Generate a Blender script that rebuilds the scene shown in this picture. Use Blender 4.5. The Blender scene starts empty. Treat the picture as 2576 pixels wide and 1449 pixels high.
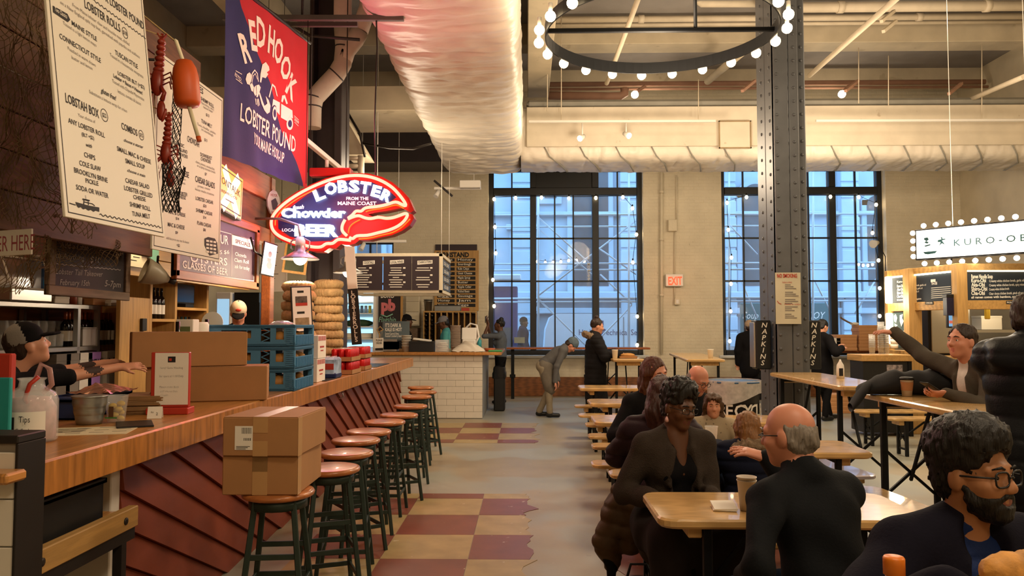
import bpy, math, random
import numpy as np
from mathutils import Vector as V, Matrix as M, noise as NZ
rnd = random.Random(11)
ORDS = ('first', 'second', 'third', 'fourth', 'fifth', 'sixth', 'seventh', 'eighth')
S = bpy.context.scene
C = S.collection
PI = math.pi

def hexc(h):
    r = [int(h[i:i + 2], 16) / 255 for i in (0, 2, 4)]
    return tuple(c / 12.92 if c <= .04045 else ((c + .055) / 1.055) ** 2.4 for c in r)

# ------------------------------------------------------------------ camera, sky, lamps, exposure
EYE = V((0, 0, 1.55))
FPX = 1935.0
YAW, PITCH = math.asin(37 / 1937.7), math.asin(95 / 1937.7)
cam = bpy.data.objects.new('camera', bpy.data.cameras.new('camera'))
C.objects.link(cam)
cam.data.sensor_width = 36
cam.data.lens = 36 * FPX / 2576
cam.data.clip_start = .05
cam.location = EYE
cam.rotation_euler = (PI / 2 + PITCH, 0, YAW)
S.camera = cam
cR = V((math.cos(YAW), math.sin(YAW), 0))
cF = V((-math.sin(YAW) * math.cos(PITCH), math.cos(YAW) * math.cos(PITCH), math.sin(PITCH)))
cU = cR.cross(cF)

def ray(px, py): return cR * (px - 1288) + cU * (724.5 - py) + cF * FPX
def W(px, py, y): d = ray(px, py); return EYE + d * (y / d.y)
def Wz(px, py, z): d = ray(px, py); return EYE + d * ((z - EYE.z) / d.z)
def Wx(px, py, x): d = ray(px, py); return EYE + d * (x / d.x)

world = bpy.data.worlds.new('dusk_sky')
S.world = world
world.use_nodes = True
world.node_tree.nodes['Background'].inputs[0].default_value = (.29, .57, .95, 1)
world.node_tree.nodes['Background'].inputs[1].default_value = 4.3
S.view_settings.view_transform = 'Standard'
S.view_settings.look = 'None'
S.view_settings.gamma = 1
S.view_settings.use_curve_mapping = False
S.view_settings.exposure = 0.15
S.cycles.max_bounces = 6
S.cycles.diffuse_bounces = 3
S.cycles.glossy_bounces = 3
S.cycles.transmission_bounces = 6
S.cycles.transparent_max_bounces = 12
S.cycles.caustics_reflective = False
S.cycles.caustics_refractive = False
S.cycles.sample_clamp_indirect = 4
S.cycles.use_denoising = True
WARM = (1, .79, .55)

def lamp(loc, watts, col=WARM, r=.12, kind='POINT', aim=None, spot=1.2, name='lamp_light'):
    d = bpy.data.lights.new(name, kind)
    d.energy = watts
    d.color = col
    d.shadow_soft_size = r
    if kind == 'SPOT':
        d.spot_size = spot
        d.spot_blend = .6
    o = bpy.data.objects.new(name, d)
    o.location = loc
    if aim is not None:
        o.rotation_euler = (V(aim) - V(loc)).to_track_quat('-Z', 'Y').to_euler()
    C.objects.link(o)
    return o

# light of the ring in view, plus unseen lamps added to fill the hall
RING = (1.16, 6.6, 4.12, 1.0)
for (x, y, z, w) in ((1.16, 6.6, 3.85, 125), (1.2, 1.6, 4.0, 170), (1.2, -2.6, 4.2, 120), (5.2, 8.0, 4.2, 200),
                     (5.4, 3.2, 4.2, 170), (5.2, 11.3, 3.8, 160), (1.6, 10.9, 3.8, 185), (-1.9, 11.2, 3.7, 60)):
    lamp((x, y, z), w, r=.35, name='ring_and_fill_light')
# lamps near the bare ceiling bulbs, and added lamps with no bulb
for (x, y) in ((2.3, 15.6), (6.2, 15.6), (2.6, 10.6), (6.0, 10.4)):
    lamp((x, y, 5.9), 22, r=.08, name='bulb_and_fill_light')

# ------------------------------------------------------------------ materials
MATS = {}
def mat(name, col, rough=.6, metal=0, var=.12, sc=6, bump=0, bs=40, emit=0, ecol=None, alpha=1, trans=0, ior=1.45,
        stretch=(1, 1, 1), spots=None, spec=None, coat=0, sheen=0, distort=0, wave=None):
    if name in MATS: return MATS[name]
    m = bpy.data.materials.new(name)
    MATS[name] = m
    m.use_nodes = True
    nt = m.node_tree
    b = nt.nodes['Principled BSDF']
    c = hexc(col) if isinstance(col, str) else col
    def inp(k, v):
        if k in b.inputs: b.inputs[k].default_value = v
    inp('Base Color', (*c, 1)); inp('Roughness', rough); inp('Metallic', metal); inp('IOR', ior)
    inp('Alpha', alpha); inp('Transmission Weight', trans); inp('Coat Weight', coat); inp('Sheen Weight', sheen)
    if spec is not None: inp('Specular IOR Level', spec)
    if emit:
        e = ecol or c
        e = hexc(e) if isinstance(e, str) else e
        inp('Emission Color', (*e, 1)); inp('Emission Strength', emit)
    if var or bump:
        tc = nt.nodes.new('ShaderNodeTexCoord')
        mp = nt.nodes.new('ShaderNodeMapping')
        mp.inputs['Scale'].default_value = stretch
        nt.links.new(tc.outputs['Object'], mp.inputs[0])
        if var:
            n = nt.nodes.new('ShaderNodeTexNoise')
            n.inputs['Scale'].default_value = sc
            n.inputs['Detail'].default_value = 5
            n.inputs['Distortion'].default_value = distort
            nt.links.new(mp.outputs[0], n.inputs['Vector'])
            fac = n.outputs[0]
            if wave:
                w = nt.nodes.new('ShaderNodeTexWave')
                w.inputs['Scale'].default_value = wave
                w.inputs['Distortion'].default_value = 5
                w.inputs['Detail'].default_value = 3
                nt.links.new(mp.outputs[0], w.inputs['Vector'])
                mx = nt.nodes.new('ShaderNodeMath'); mx.operation = 'ADD'
                ml = nt.nodes.new('ShaderNodeMath'); ml.operation = 'MULTIPLY_ADD'
                ml.inputs[1].default_value = .3; ml.inputs[2].default_value = -.15
                nt.links.new(w.outputs[0], ml.inputs[0])
                nt.links.new(ml.outputs[0], mx.inputs[0]); nt.links.new(fac, mx.inputs[1])
                fac = mx.outputs[0]
            r = nt.nodes.new('ShaderNodeValToRGB')
            r.color_ramp.elements[0].position = .3
            r.color_ramp.elements[1].position = .7
            r.color_ramp.elements[0].color = (*[x * (1 - var) for x in c], 1)
            r.color_ramp.elements[1].color = (*[min(1, x * (1 + var)) for x in c], 1)
            nt.links.new(fac, r.inputs[0])
            out = r.outputs[0]
            for (scol, ssc, thr, amt) in (spots or ()):
                n2 = nt.nodes.new('ShaderNodeTexNoise')
                n2.inputs['Scale'].default_value = ssc
                n2.inputs['Detail'].default_value = 3
                nt.links.new(tc.outputs['Object'], n2.inputs['Vector'])
                r2 = nt.nodes.new('ShaderNodeValToRGB')
                r2.color_ramp.elements[0].position = thr
                r2.color_ramp.elements[1].position = thr + .04
                r2.color_ramp.elements[0].color = (0, 0, 0, 1)
                r2.color_ramp.elements[1].color = (amt, amt, amt, 1)
                nt.links.new(n2.outputs[0], r2.inputs[0])
                mix = nt.nodes.new('ShaderNodeMix'); mix.data_type = 'RGBA'
                nt.links.new(r2.outputs[0], mix.inputs[0])
                nt.links.new(out, mix.inputs[6])
                mix.inputs[7].default_value = (*hexc(scol), 1)
                out = mix.outputs[2]
            nt.links.new(out, b.inputs['Base Color'])
        if bump:
            n3 = nt.nodes.new('ShaderNodeTexNoise')
            n3.inputs['Scale'].default_value = bs
            n3.inputs['Detail'].default_value = 4
            nt.links.new(mp.outputs[0], n3.inputs['Vector'])
            bp = nt.nodes.new('ShaderNodeBump')
            bp.inputs['Strength'].default_value = bump
            bp.inputs['Distance'].default_value = .02
            nt.links.new(n3.outputs[0], bp.inputs['Height'])
            nt.links.new(bp.outputs[0], b.inputs['Normal'])
    return m

def wood(name, col, axis=0, rough=.45, var=.28, coat=0, sc=3.0, spots=None, wave=2.2):
    st = [9, 9, 9]; st[axis] = .8
    return mat(name, col, rough=rough, var=var, sc=sc, stretch=st, bump=.06, bs=20, coat=coat, distort=.6, spots=spots, wave=wave)
def flat(name, col, rough=.7, **k): return mat(name, col, rough=rough, var=k.pop('var', 0), **k)
def glow(name, col, e): return mat(name, col, rough=.4, var=0, emit=e)

# ------------------------------------------------------------------ mesh builder
def _cham():
    vs, ix = [], {}
    for sx in (-1, 1):
        for sy in (-1, 1):
            for sz in (-1, 1):
                for a in range(3):
                    ix[(sx, sy, sz, a)] = len(vs); vs.append((sx, sy, sz, a))
    F = []
    for a in range(3):
        o = [k for k in range(3) if k != a]
        for s in (-1, 1):
            q = []
            for (p, r) in ((-1, -1), (1, -1), (1, 1), (-1, 1)):
                t = [0, 0, 0]; t[a] = s; t[o[0]] = p; t[o[1]] = r
                q.append(ix[(*t, a)])
            F.append(q)
    for a in range(3):
        o = [k for k in range(3) if k != a]
        for p in (-1, 1):
            for r in (-1, 1):
                t0 = [0, 0, 0]; t0[o[0]] = p; t0[o[1]] = r
                t1 = list(t0); t0[a] = -1; t1[a] = 1
                F.append([ix[(*t0, o[0])], ix[(*t1, o[0])], ix[(*t1, o[1])], ix[(*t0, o[1])]])
    for sx in (-1, 1):
        for sy in (-1, 1):
            for sz in (-1, 1):
                F.append([ix[(sx, sy, sz, a)] for a in range(3)])
    def pos(v, h, b): return V([v[i] * (h[i] - (0 if v[3] == i else b)) for i in range(3)])
    out = []
    for f in F:
        p = [pos(vs[i], (1, 1, 1), .2) for i in f]
        n = (p[1] - p[0]).cross(p[2] - p[0])
        cen = sum(p, V((0, 0, 0)))
        out.append(f if n.dot(cen) > 0 else f[::-1])
    return vs, out, pos
CH_V, CH_F, CH_P = _cham()
BOXF = [(0, 2, 3, 1), (4, 5, 7, 6), (0, 1, 5, 4), (2, 6, 7, 3), (0, 4, 6, 2), (1, 3, 7, 5)]

class MB:
    def __init__(s, m=None):
        s.v, s.f, s.mi, s.sm, s.m, s.k = [], [], [], [], m, 0
    def add(s, vs, fs, smooth=False):
        o = len(s.v)
        s.v += [tuple(s.m @ V(v)) for v in vs] if s.m is not None else [tuple(v) for v in vs]
        s.f += [tuple(i + o for i in f) for f in fs]
        s.mi += [s.k] * len(fs); s.sm += [smooth] * len(fs)
        return s
    def box(s, c, sz, b=0, rz=0, R=None):
        h = [x / 2 for x in sz]
        if b:
            b = min(b, min(h) * .8)
            vs = [CH_P(v, h, b) for v in CH_V]; fs = CH_F
        else:
            vs = [V((x * h[0], y * h[1], z * h[2])) for x in (-1, 1) for y in (-1, 1) for z in (-1, 1)]; fs = BOXF
        Rm = R if R is not None else (M.Rotation(rz, 3, 'Z') if rz else None)
        c = V(c)
        return s.add([(Rm @ v if Rm else v) + c for v in vs], fs)
    def bb(s, x0, x1, y0, y1, z0, z1, b=0):
        return s.box(((x0 + x1) / 2, (y0 + y1) / 2, (z0 + z1) / 2), (abs(x1 - x0), abs(y1 - y0), abs(z1 - z0)), b)
    def bar(s, p0, p1, w, t, b=0, up=(0, 0, 1)):
        p0, p1 = V(p0), V(p1); d = p1 - p0
        z = d.normalized(); u = V(up)
        if abs(z.dot(u)) > .97: u = V((0, 1, 0))
        x = u.cross(z).normalized(); y = z.cross(x)
        return s.box((p0 + p1) / 2, (w, t, d.length), b, R=M((x, y, z)).transposed())
    def ringed(s, rings, smooth=True, caps=True, closed=False):
        n = len(rings[0]); vs = [p for r in rings for p in r]; fs = []
        L = len(rings)
        for i in range(L if closed else L - 1):
            a, b = i * n, ((i + 1) % L) * n
            for j in range(n):
                k = (j + 1) % n
                fs.append((a + j, a + k, b + k, b + j))
        s.add(vs, fs, smooth)
        if caps and not closed:
            o = len(s.v) - len(vs)
            s.f += [tuple(o + j for j in reversed(range(n))), tuple(o + (L - 1) * n + j for j in range(n))]
            s.mi += [s.k] * 2; s.sm += [False] * 2
        return s
    def tube(s, pts, r, n=8, closed=False, caps=True, smooth=True):
        pts = [V(p) for p in pts]; L = len(pts); rings = []
        rr = r if hasattr(r, '__len__') else [r] * L
        u = None
        for i, p in enumerate(pts):
            if closed: d = pts[(i + 1) % L] - pts[i - 1]
            else: d = pts[min(i + 1, L - 1)] - pts[max(i - 1, 0)]
            d = d.normalized() if d.length > 1e-9 else V((0, 0, 1))
            if u is None:
                u = V((0, 0, 1)) if abs(d.z) < .9 else V((1, 0, 0))
            u = (u - d * u.dot(d)).normalized()
            w = d.cross(u)
            rings.append([p + (u * math.cos(2 * PI * j / n) + w * math.sin(2 * PI * j / n)) * rr[i] for j in range(n)])
        return s.ringed(rings, smooth, caps, closed)
    def cyl(s, p0, p1, r0, r1=None, n=12, caps=True, smooth=True):
        return s.tube([p0, p1], [r0, r0 if r1 is None else r1], n, caps=caps, smooth=smooth)
    def lathe(s, prof, c=(0, 0, 0), n=24, caps=True, R=None, smooth=True):
        c = V(c); rings = []
        for (r, z) in prof:
            rg = [V((r * math.cos(2 * PI * j / n), r * math.sin(2 * PI * j / n), z)) for j in range(n)]
            rings.append([(R @ p if R is not None else p) + c for p in rg])
        return s.ringed(rings, smooth, caps)
    def sph(s, c, r, n=12, R=None, rot=None):
        rr = r if hasattr(r, '__len__') else (r, r, r)
        c = V(c); m = n // 2 + 1; rings = []
        for i in range(m + 1):
            a = -PI / 2 + PI * (i + .02) / (m + .04)
            rg = [V((rr[0] * math.cos(a) * math.cos(2 * PI * j / n), rr[1] * math.cos(a) * math.sin(2 * PI * j / n), rr[2] * math.sin(a))) for j in range(n)]
            rings.append([(R @ p if R is not None else p) + c for p in rg])
        return s.ringed(rings)
    def prism(s, poly, z0, z1):
        a = sum(poly[i][0] * poly[(i + 1) % len(poly)][1] - poly[(i + 1) % len(poly)][0] * poly[i][1] for i in range(len(poly)))
        if a < 0: poly = poly[::-1]
        n = len(poly)
        vs = [(p[0], p[1], z0) for p in poly] + [(p[0], p[1], z1) for p in poly]
        fs = [tuple(reversed(range(n))), tuple(range(n, 2 * n))] + [(i, (i + 1) % n, n + (i + 1) % n, n + i) for i in range(n)]
        return s.add(vs, fs)
    def grid(s, fn, nu, nv, cu=False, cv=False, smooth=True):
        vs = [fn(i / (nu if cu else nu - 1), j / (nv if cv else nv - 1)) for i in range(nu) for j in range(nv)]
        fs = []
        for i in range(nu if cu else nu - 1):
            for j in range(nv if cv else nv - 1):
                i2, j2 = (i + 1) % nu, (j + 1) % nv
                fs.append((i * nv + j, i2 * nv + j, i2 * nv + j2, i * nv + j2))
        return s.add(vs, fs, smooth)
    def text(s, t, x, y, size, al='C', xs=1, bold=0, z=.001, rot=0, shear=0):
        vs, fs = text_geo(t, bold, shear)
        if not vs: return s
        xa = [v[0] for v in vs]
        off = {'C': -(min(xa) + max(xa)) / 2, 'L': -min(xa), 'R': -max(xa)}[al]
        c_, s_ = math.cos(rot), math.sin(rot)
        o = []
        for v in vs:
            px, py = (v[0] + off) * size * xs, v[1] * size
            o.append((x + px * c_ - py * s_, y + px * s_ + py * c_, z))
        return s.add(o, fs)
    def build(s, name, ms, parent=None, world=False, label=None, kind=None, loc=None, rz=0):
        me = bpy.data.meshes.new(name)
        me.from_pydata(s.v, [], s.f)
        for x in (ms if isinstance(ms, (list, tuple)) else [ms]): me.materials.append(x)
        me.polygons.foreach_set('material_index', s.mi)
        me.polygons.foreach_set('use_smooth', s.sm)
        me.update()
        o = bpy.data.objects.new(name, me)
        C.objects.link(o)
        if parent is not None:
            o.parent = parent
            if world:
                p, off = parent, V((0, 0, 0))
                while p is not None: off += V(p.location); p = p.parent
                o.location = -off
        if loc is not None: o.location = loc
        if rz: o.rotation_euler.z = rz
        if label: o['label'] = label
        if kind: o['kind'] = kind
        return o

TXT = {}
def text_geo(t, bold=0, shear=0):
    k = (t, bold, shear)
    if k not in TXT:
        cu = bpy.data.curves.new('t', 'FONT')
        cu.body = t; cu.size = 1; cu.resolution_u = 2; cu.offset = bold; cu.shear = shear
        ob = bpy.data.objects.new('t', cu)
        me = bpy.data.meshes.new_from_object(ob)
        TXT[k] = ([tuple(v.co) for v in me.vertices], [tuple(p.vertices) for p in me.polygons])
        bpy.data.objects.remove(ob); bpy.data.curves.remove(cu); bpy.data.meshes.remove(me)
    return TXT[k]

def thing(name, label, cat, loc=(0, 0, 0), rz=0, group=None):
    o = bpy.data.objects.new(name, None)
    o.empty_display_size = .1
    C.objects.link(o)
    o.location = loc; o.rotation_euler = (0, 0, rz)
    o['label'] = label; o['category'] = cat
    if group: o['group'] = group
    return o
def tag(o, label, cat, group=None, kind=None):
    o['label'] = label; o['category'] = cat
    if group: o['group'] = group
    if kind: o['kind'] = kind
    return o
def struct(o): o['kind'] = 'structure'; return o
KIDS = {}
def copy_tree(o, loc=None, rz=None, label=None, parent=None, group=None):
    c = o.copy()
    C.objects.link(c)
    if parent is not None: c.parent = parent
    for ch in o.children: copy_tree(ch, parent=c)
    if loc is not None: c.location = loc
    if rz is not None: c.rotation_euler = (0, 0, rz)
    if label: c['label'] = label
    if group: c['group'] = group
    return c
def plane(o, u, v=(0, 0, 1)):
    u = V(u).normalized(); v = V(v); v = (v - u * v.dot(u)).normalized(); n = u.cross(v)
    m = M((u, v, n)).transposed().to_4x4(); m.translation = V(o)
    return m
def lines(mb, rows, bold=.0, xs=.8):
    for (t, x, y, sz, *r) in rows:
        mb.text(t, x, y, sz, r[0] if r else 'C', r[1] if len(r) > 1 else xs, r[2] if len(r) > 2 else bold)
def wig(t, seed=0, f=1.0): return NZ.noise(V((t * f, seed * 7.31, seed * 1.7)))
# ------------------------------------------------------------------ palette
M_cream = mat('painted_brick_cream', 'd8cdb4', .7, var=.06, sc=3, bump=.25, bs=25, spots=(('8f7f66', 9, .72, .5),))
M_creamd = mat('painted_plaster_cream', 'cbbfa4', .8, var=.1, sc=2)
M_beam = mat('painted_beam', 'c2b59c', .75, var=.12, sc=2.5, spots=(('8d7c62', 3, .66, .35),))
M_slab = mat('ceiling_slab', '8f8a86', .9, var=.15, sc=1.5)
M_black = flat('black_metal', '101113', .5, spec=.25)
M_blackw = flat('window_black', '1b1c1e', .5)
M_glass = mat('window_glass', 'ffffff', .02, var=0, alpha=.08, ior=1.45)
M_white = flat('white_paint', 'e6e2da', .5)
M_pipe = mat('white_pipe', 'd6c9b2', .55, var=.08, sc=4)
M_pipep = mat('pink_pipe', 'a9816c', .6, var=.1, sc=4)
M_wrap = mat('duct_wrap', 'dcd3c4', .42, var=.05, sc=3, bump=.35, bs=7, stretch=(1, 2.5, 1))
M_ductc = mat('duct_canvas', 'd5cab6', .6, var=.07, sc=3, spots=(('9c8468', 5, .68, .5),), stretch=(1, 1, 1), bump=.08, bs=9)
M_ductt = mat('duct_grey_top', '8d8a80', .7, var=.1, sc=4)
M_steel = mat('column_steel', '5b5d60', .5, metal=.15, var=.12, sc=5, bump=.05, bs=30)
M_steelb = mat('rivet_steel', '505255', .5, metal=.15, var=0)
M_bulb = glow('bulb_glow', 'ffe2b0', 14)
M_bulbw = glow('bulb_glow_white', 'fff1d6', 14)
M_sill = flat('sill_white', 'dfe2e0', .5)
M_base = wood('baseboard_wood', '7a4a26', 0)
M_floor = mat('floor_concrete', '9a8d74', .42, var=.16, sc=1.3, bump=.04, bs=50,
              spots=(('c8bfa8', 14, .71, .6), ('4a4238', 6, .72, .55), ('9aa29c', .5, .5, .55)))
M_tred = mat('floor_tile_red', '7d4735', .4, var=.14, sc=5, spots=(('c9b79b', 11, .69, .7), ('3c1f1a', 8, .72, .6)))
M_tcrm = mat('floor_tile_cream', 'a58f62', .42, var=.14, sc=5, spots=(('d3c6a8', 12, .7, .7), ('4b3b26', 9, .71, .6)))

def cells_wall(xs, zs, holes, y0, y1, name, m, kind='structure'):
    xs = sorted(set(xs + [h[0] for h in holes] + [h[1] for h in holes]))
    zs = sorted(set(zs + [h[2] for h in holes] + [h[3] for h in holes]))
    ix, vs, fs = {}, [], []
    def vid(i, j, k):
        if (i, j, k) not in ix:
            ix[(i, j, k)] = len(vs); vs.append((xs[i], (y0, y1)[k], zs[j]))
        return ix[(i, j, k)]
    def solid(i, j):
        if not (0 <= i < len(xs) - 1 and 0 <= j < len(zs) - 1): return False
        cx, cz = (xs[i] + xs[i + 1]) / 2, (zs[j] + zs[j + 1]) / 2
        return not any(h[0] < cx < h[1] and h[2] < cz < h[3] for h in holes)
    for i in range(len(xs) - 1):
        for j in range(len(zs) - 1):
            if not solid(i, j): continue
            fs.append((vid(i, j, 0), vid(i + 1, j, 0), vid(i + 1, j + 1, 0), vid(i, j + 1, 0)))
            fs.append((vid(i, j, 1), vid(i, j + 1, 1), vid(i + 1, j + 1, 1), vid(i + 1, j, 1)))
            if not solid(i - 1, j): fs.append((vid(i, j, 0), vid(i, j + 1, 0), vid(i, j + 1, 1), vid(i, j, 1)))
            if not solid(i + 1, j): fs.append((vid(i + 1, j, 0), vid(i + 1, j, 1), vid(i + 1, j + 1, 1), vid(i + 1, j + 1, 0)))
            if not solid(i, j - 1): fs.append((vid(i, j, 0), vid(i, j, 1), vid(i + 1, j, 1), vid(i + 1, j, 0)))
            if not solid(i, j + 1): fs.append((vid(i, j + 1, 0), vid(i + 1, j + 1, 0), vid(i + 1, j + 1, 1), vid(i, j + 1, 1)))
    o = MB().add(vs, fs).build(name, m)
    o['kind'] = kind
    return o

# ------------------------------------------------------------------ room shell
YB, XL, XR, ZC = 17.1, -6.2, 9.6, 7.0
flo = struct(MB().bb(XL, XR, -4, YB + .5, -.2, 0).build('floor', M_floor))
cei = struct(MB().bb(XL, XR, -4, YB + .5, ZC, ZC + .3).build('ceiling', M_slab))
struct(MB().bb(XL - .3, XL, -4, YB + .5, 0, ZC).build('wall_left', M_creamd))
struct(MB().bb(XR, XR + .3, -4, YB + .5, 0, ZC).build('wall_right', M_creamd))
struct(MB().bb(XL, XR, -4.3, -4, 0, ZC).build('wall_front', M_creamd))
def hole(px0, px1, py0, py1):
    a, b = W(px0, py1, YB), W(px1, py0, YB)
    return [a.x, b.x, a.z, b.z]
hA = hole(1228, 1617, 430, 893); hB = hole(1820, 2226, 430, 893)
hA[3] = hB[3] = 5.15
hA[2] = hB[2] = .9
hC = hole(862, 990, 605, 800)
HOLES = [hA, hB, hC]
wb = cells_wall([XL, XR], [0, ZC], HOLES, YB, YB + .5, 'wall_back', M_cream)
bw = MB()
z = .02; row = 0
while z < ZC - .08:
    x = -3.6 - (row % 2) * .11
    while x < XR - .02:
        x1 = x + .212
        cx0, cx1 = x, x1
        zz = z + .03
        segs = [(cx0, cx1)]
        for h in HOLES:
            if h[2] - .02 < zz < h[3] + .02:
                ns = []
                for (a, b) in segs:
                    if b <= h[0] or a >= h[1]: ns.append((a, b)); continue
                    if a < h[0] - .02: ns.append((a, h[0]))
                    if b > h[1] + .02: ns.append((h[1], b))
                segs = ns
        for (a, b) in segs:
            d = .002 + rnd.random() * .003
            bw.add([(a, YB, z), (b, YB, z), (b, YB, z + .062), (a, YB, z + .062), (a + .004, YB - d, z + .004), (b - .004, YB - d, z + .004),
                    (b - .004, YB - d, z + .058), (a + .004, YB - d, z + .058)], [(4, 5, 6, 7), (0, 1, 5, 4), (1, 2, 6, 5), (2, 3, 7, 6), (3, 0, 4, 7)])
        x += .222
    z += .0735; row += 1
bw.build('brickwork', M_cream, wb, kind='stuff')
# baseboard in pieces
bz = .42
for i, (x0, x1) in enumerate(((-2.0, 9.5),)):
    o = struct(MB().bb(x0, x1, YB - .06, YB, 0, bz, .01).build('baseboard_back', M_base))
# beams and girders under the slab
def child_box(name, m, par, *a, b=.01, label=None):
    return MB().bb(*a, b).build(name, m, par, label=label)
for (y0, y1, z0) in ((13.65, 14.13, 6.62), (16.2, 16.6, 6.66), (11.0, 11.5, 6.62), (8.4, 8.9, 6.62)):
    child_box('beam', M_beam, cei, XL, XR, y0, y1, z0, ZC + .01)
child_box('girder', M_beam, cei, 0.02, .42, 4.0, 14.5, 5.9, ZC)
child_box('girder', M_beam, cei, -4.5, -4.1, 4.0, YB, 6.2, ZC)

# ------------------------------------------------------------------ windows
def window(n, h, full=True):
    w = struct(bpy.data.objects.new('window_%d' % n, None)); C.objects.link(w)
    y0, y1 = YB + .2, YB + .3
    x0, x1, z0, z1 = h
    W_ = x1 - x0
    fx = [0, .15, .37, .49, .62, .745, .88, 1]   # pane layout 2-3-2
    f = MB()
    t = .11 if full else .06
    def fbar(a, b, c, d, dy=0): f.bb(a, b, y0 - dy, y1 + dy, c, d, .008)
    fbar(x0, x0 + t, z0, z1, .03); fbar(x1 - t, x1, z0, z1, .03)
    fbar(x0 + t, x1 - t, z0, z0 + t, .02); fbar(x0 + t, x1 - t, z1 - t, z1, .02)
    f.build('frame', M_blackw, w)
    if not full:
        MB().bb(x0 + t, x1 - t, y0 + .04, y0 + .05, z0 + t, z1 - t).build('pane', M_glass, w)
        MB().bb((x0 + x1) / 2 - .02, (x0 + x1) / 2 + .02, y0, y1, z0 + t, z1 - t).build('muntin', M_blackw, w)
        MB().bb(x0 + t, x1 - t, y0, y1, z0 + .75, z0 + .8).build('muntin', M_blackw, w)
        return w
    zt = W(1400, 488, YB).z
    m1, m2 = x0 + .27 * W_ , x0 + .675 * W_
    m1b, m2b = m1 + .14, m2 + .15
    MB().bb(x0 + t, x1 - t, y0 - .05, y1 + .05, zt, zt + .17, .01).build('transom', M_blackw, w)
    for (a, b) in ((m1, m1b), (m2, m2b)):
        MB().bb(a, b, y0 - .04, y1 + .04, z0 + t, zt, .01).build('mullion', M_blackw, w)
        MB().bb(a, b, y0 - .04, y1 + .04, zt + .17, z1 - t, .01).build('mullion', M_blackw, w)
    if n == 1: MB().bb(m1b, m2, y0, y1, zt + .17, z1 - t).build('panel', M_blackw, w, label='black blank panel above the middle panes')
    zs = [z0 + t, W(1400, 706, YB).z, W(1400, 597, YB).z, zt]
    bays = [(x0 + t, m1, 2), (m1b, m2, 3), (m2b, x1 - t, 2)]
    for (a, b, k) in bays:
        for j in (1, 2): MB().bb(a, b, y0 + .02, y1 - .02, zs[j] - .018, zs[j] + .018).build('muntin', M_blackw, w)
        for i in range(k):
            xa, xb = a + (b - a) * i / k, a + (b - a) * (i + 1) / k
            if i: MB().bb(xa - .016, xa + .016, y0 + .02, y1 - .02, z0 + t, zt).build('muntin', M_blackw, w)
            for j in range(3):
                MB().bb(xa, xb, y0 + .045, y0 + .053, zs[j], zs[j + 1]).build('pane', M_glass, w)
            if not (n == 1 and k == 3):
                MB().bb(xa, xb, y0 + .045, y0 + .053, zt + .17, z1 - t).build('pane', M_glass, w)
                if i: MB().bb(xa - .016, xa + .016, y0 + .02, y1 - .02, zt + .17, z1 - t).build('muntin', M_blackw, w)
    MB().bb(x0 - .1, x1 + .1, YB - .1, YB + .19, z0 - .06, z0, .01).build('sill', M_sill, w)
    return w
window(1, hA); window(2, hB); window(3, hC, False)

# string of bulbs round the window reveals
def bulb_mesh(r=.035): return MB().sph((0, 0, 0), (r, r, r * 1.25), 10)
def string_lights(n, pts, label):
    t = thing('string_lights', label, 'lights', V(pts[0]))
    MB().tube([V(p) + V((0, .02, .04)) for p in pts], .006, 5).build('cord', M_black, t, world=True)
    first = None
    for p in pts:
        q = V(p) - V(pts[0])
        if first is None:
            first = bulb_mesh().build('bulb', M_bulb, t, loc=q)
        else:
            c = first.copy(); C.objects.link(c); c.parent = t; c.location = q
        MB().cyl((q.x, q.y, q.z + .04), (q.x, q.y, q.z + .085), .016, n=8).build('socket', M_black, t)
ya = YB + .1
string_lights(1, [W(*p, ya) for p in ((1243, 905), (1243, 770), (1240, 704), (1247, 637), (1245, 571), (1243, 501), (1297, 498), (1362, 497), (1431, 499),
    (1499, 498), (1567, 496), (1591, 524), (1601, 590), (1592, 660), (1603, 796), (1603, 868))], 'warm bulbs strung round the reveal of the window behind the counter rail')
string_lights(2, [W(*p, ya) for p in ((1836, 858), (1838, 783), (1839, 714), (1840, 648), (1832, 578), (1829, 510), (1878, 496), (1940, 494), (2010, 494), (2089, 495), (2160, 496),
    (2204, 515), (2195, 586), (2210, 655), (2213, 725), (2213, 795))], 'warm bulbs strung round the reveal of the window behind the column')

# ------------------------------------------------------------------ floor tiles
TX, TY, TW, TH = -.39, 5.18, .585, .597
def ragged(x0, x1, y0, y1, right, seed):
    p = [(x0, y0)]
    if right is None: p += [(x1, y0), (x1, y1)]
    else:
        for k in range(9):
            yy = y0 + (y1 - y0) * k / 8
            p.append((min(x1, right + .14 * wig(yy, seed, 5) + .05 * wig(yy, seed + 3, 19)), yy))
    p.append((x0, y1))
    return p
for j in list(range(-5, 4)) + list(range(8, 12)):
    for i in range(-2, 1):
        x0, y0 = TX + i * TW, TY + j * TH
        red = (i + j) % 2 == 0 if True else False
        x1, y1 = x0 + TW - .004, y0 + TH - .004
        if j == 3: y1 = y0 + .2
        if j == 8: y0 += .3
        r = None
        if i == 0: r = x0 + (.42 if j < 8 else .5)
        MB().prism(ragged(x0, x1, y0, y1, r, i + j), -.01, .003 + .001 * rnd.random()).build('tile', M_tred if red else M_tcrm, flo)
for j in range(-4, 2):
    y0 = TY - .3 + j * TH
    p = [(2.2, y0), (2.2, y0 + TH - .004)] + [(.62 + .22 * wig(y0 + (TH) * (8 - k) / 8, 5, 3), y0 + (TH - .004) * (8 - k) / 8) for k in range(9)]
    MB().prism(p, -.01, .003).build('tile', M_tred, flo)

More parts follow.
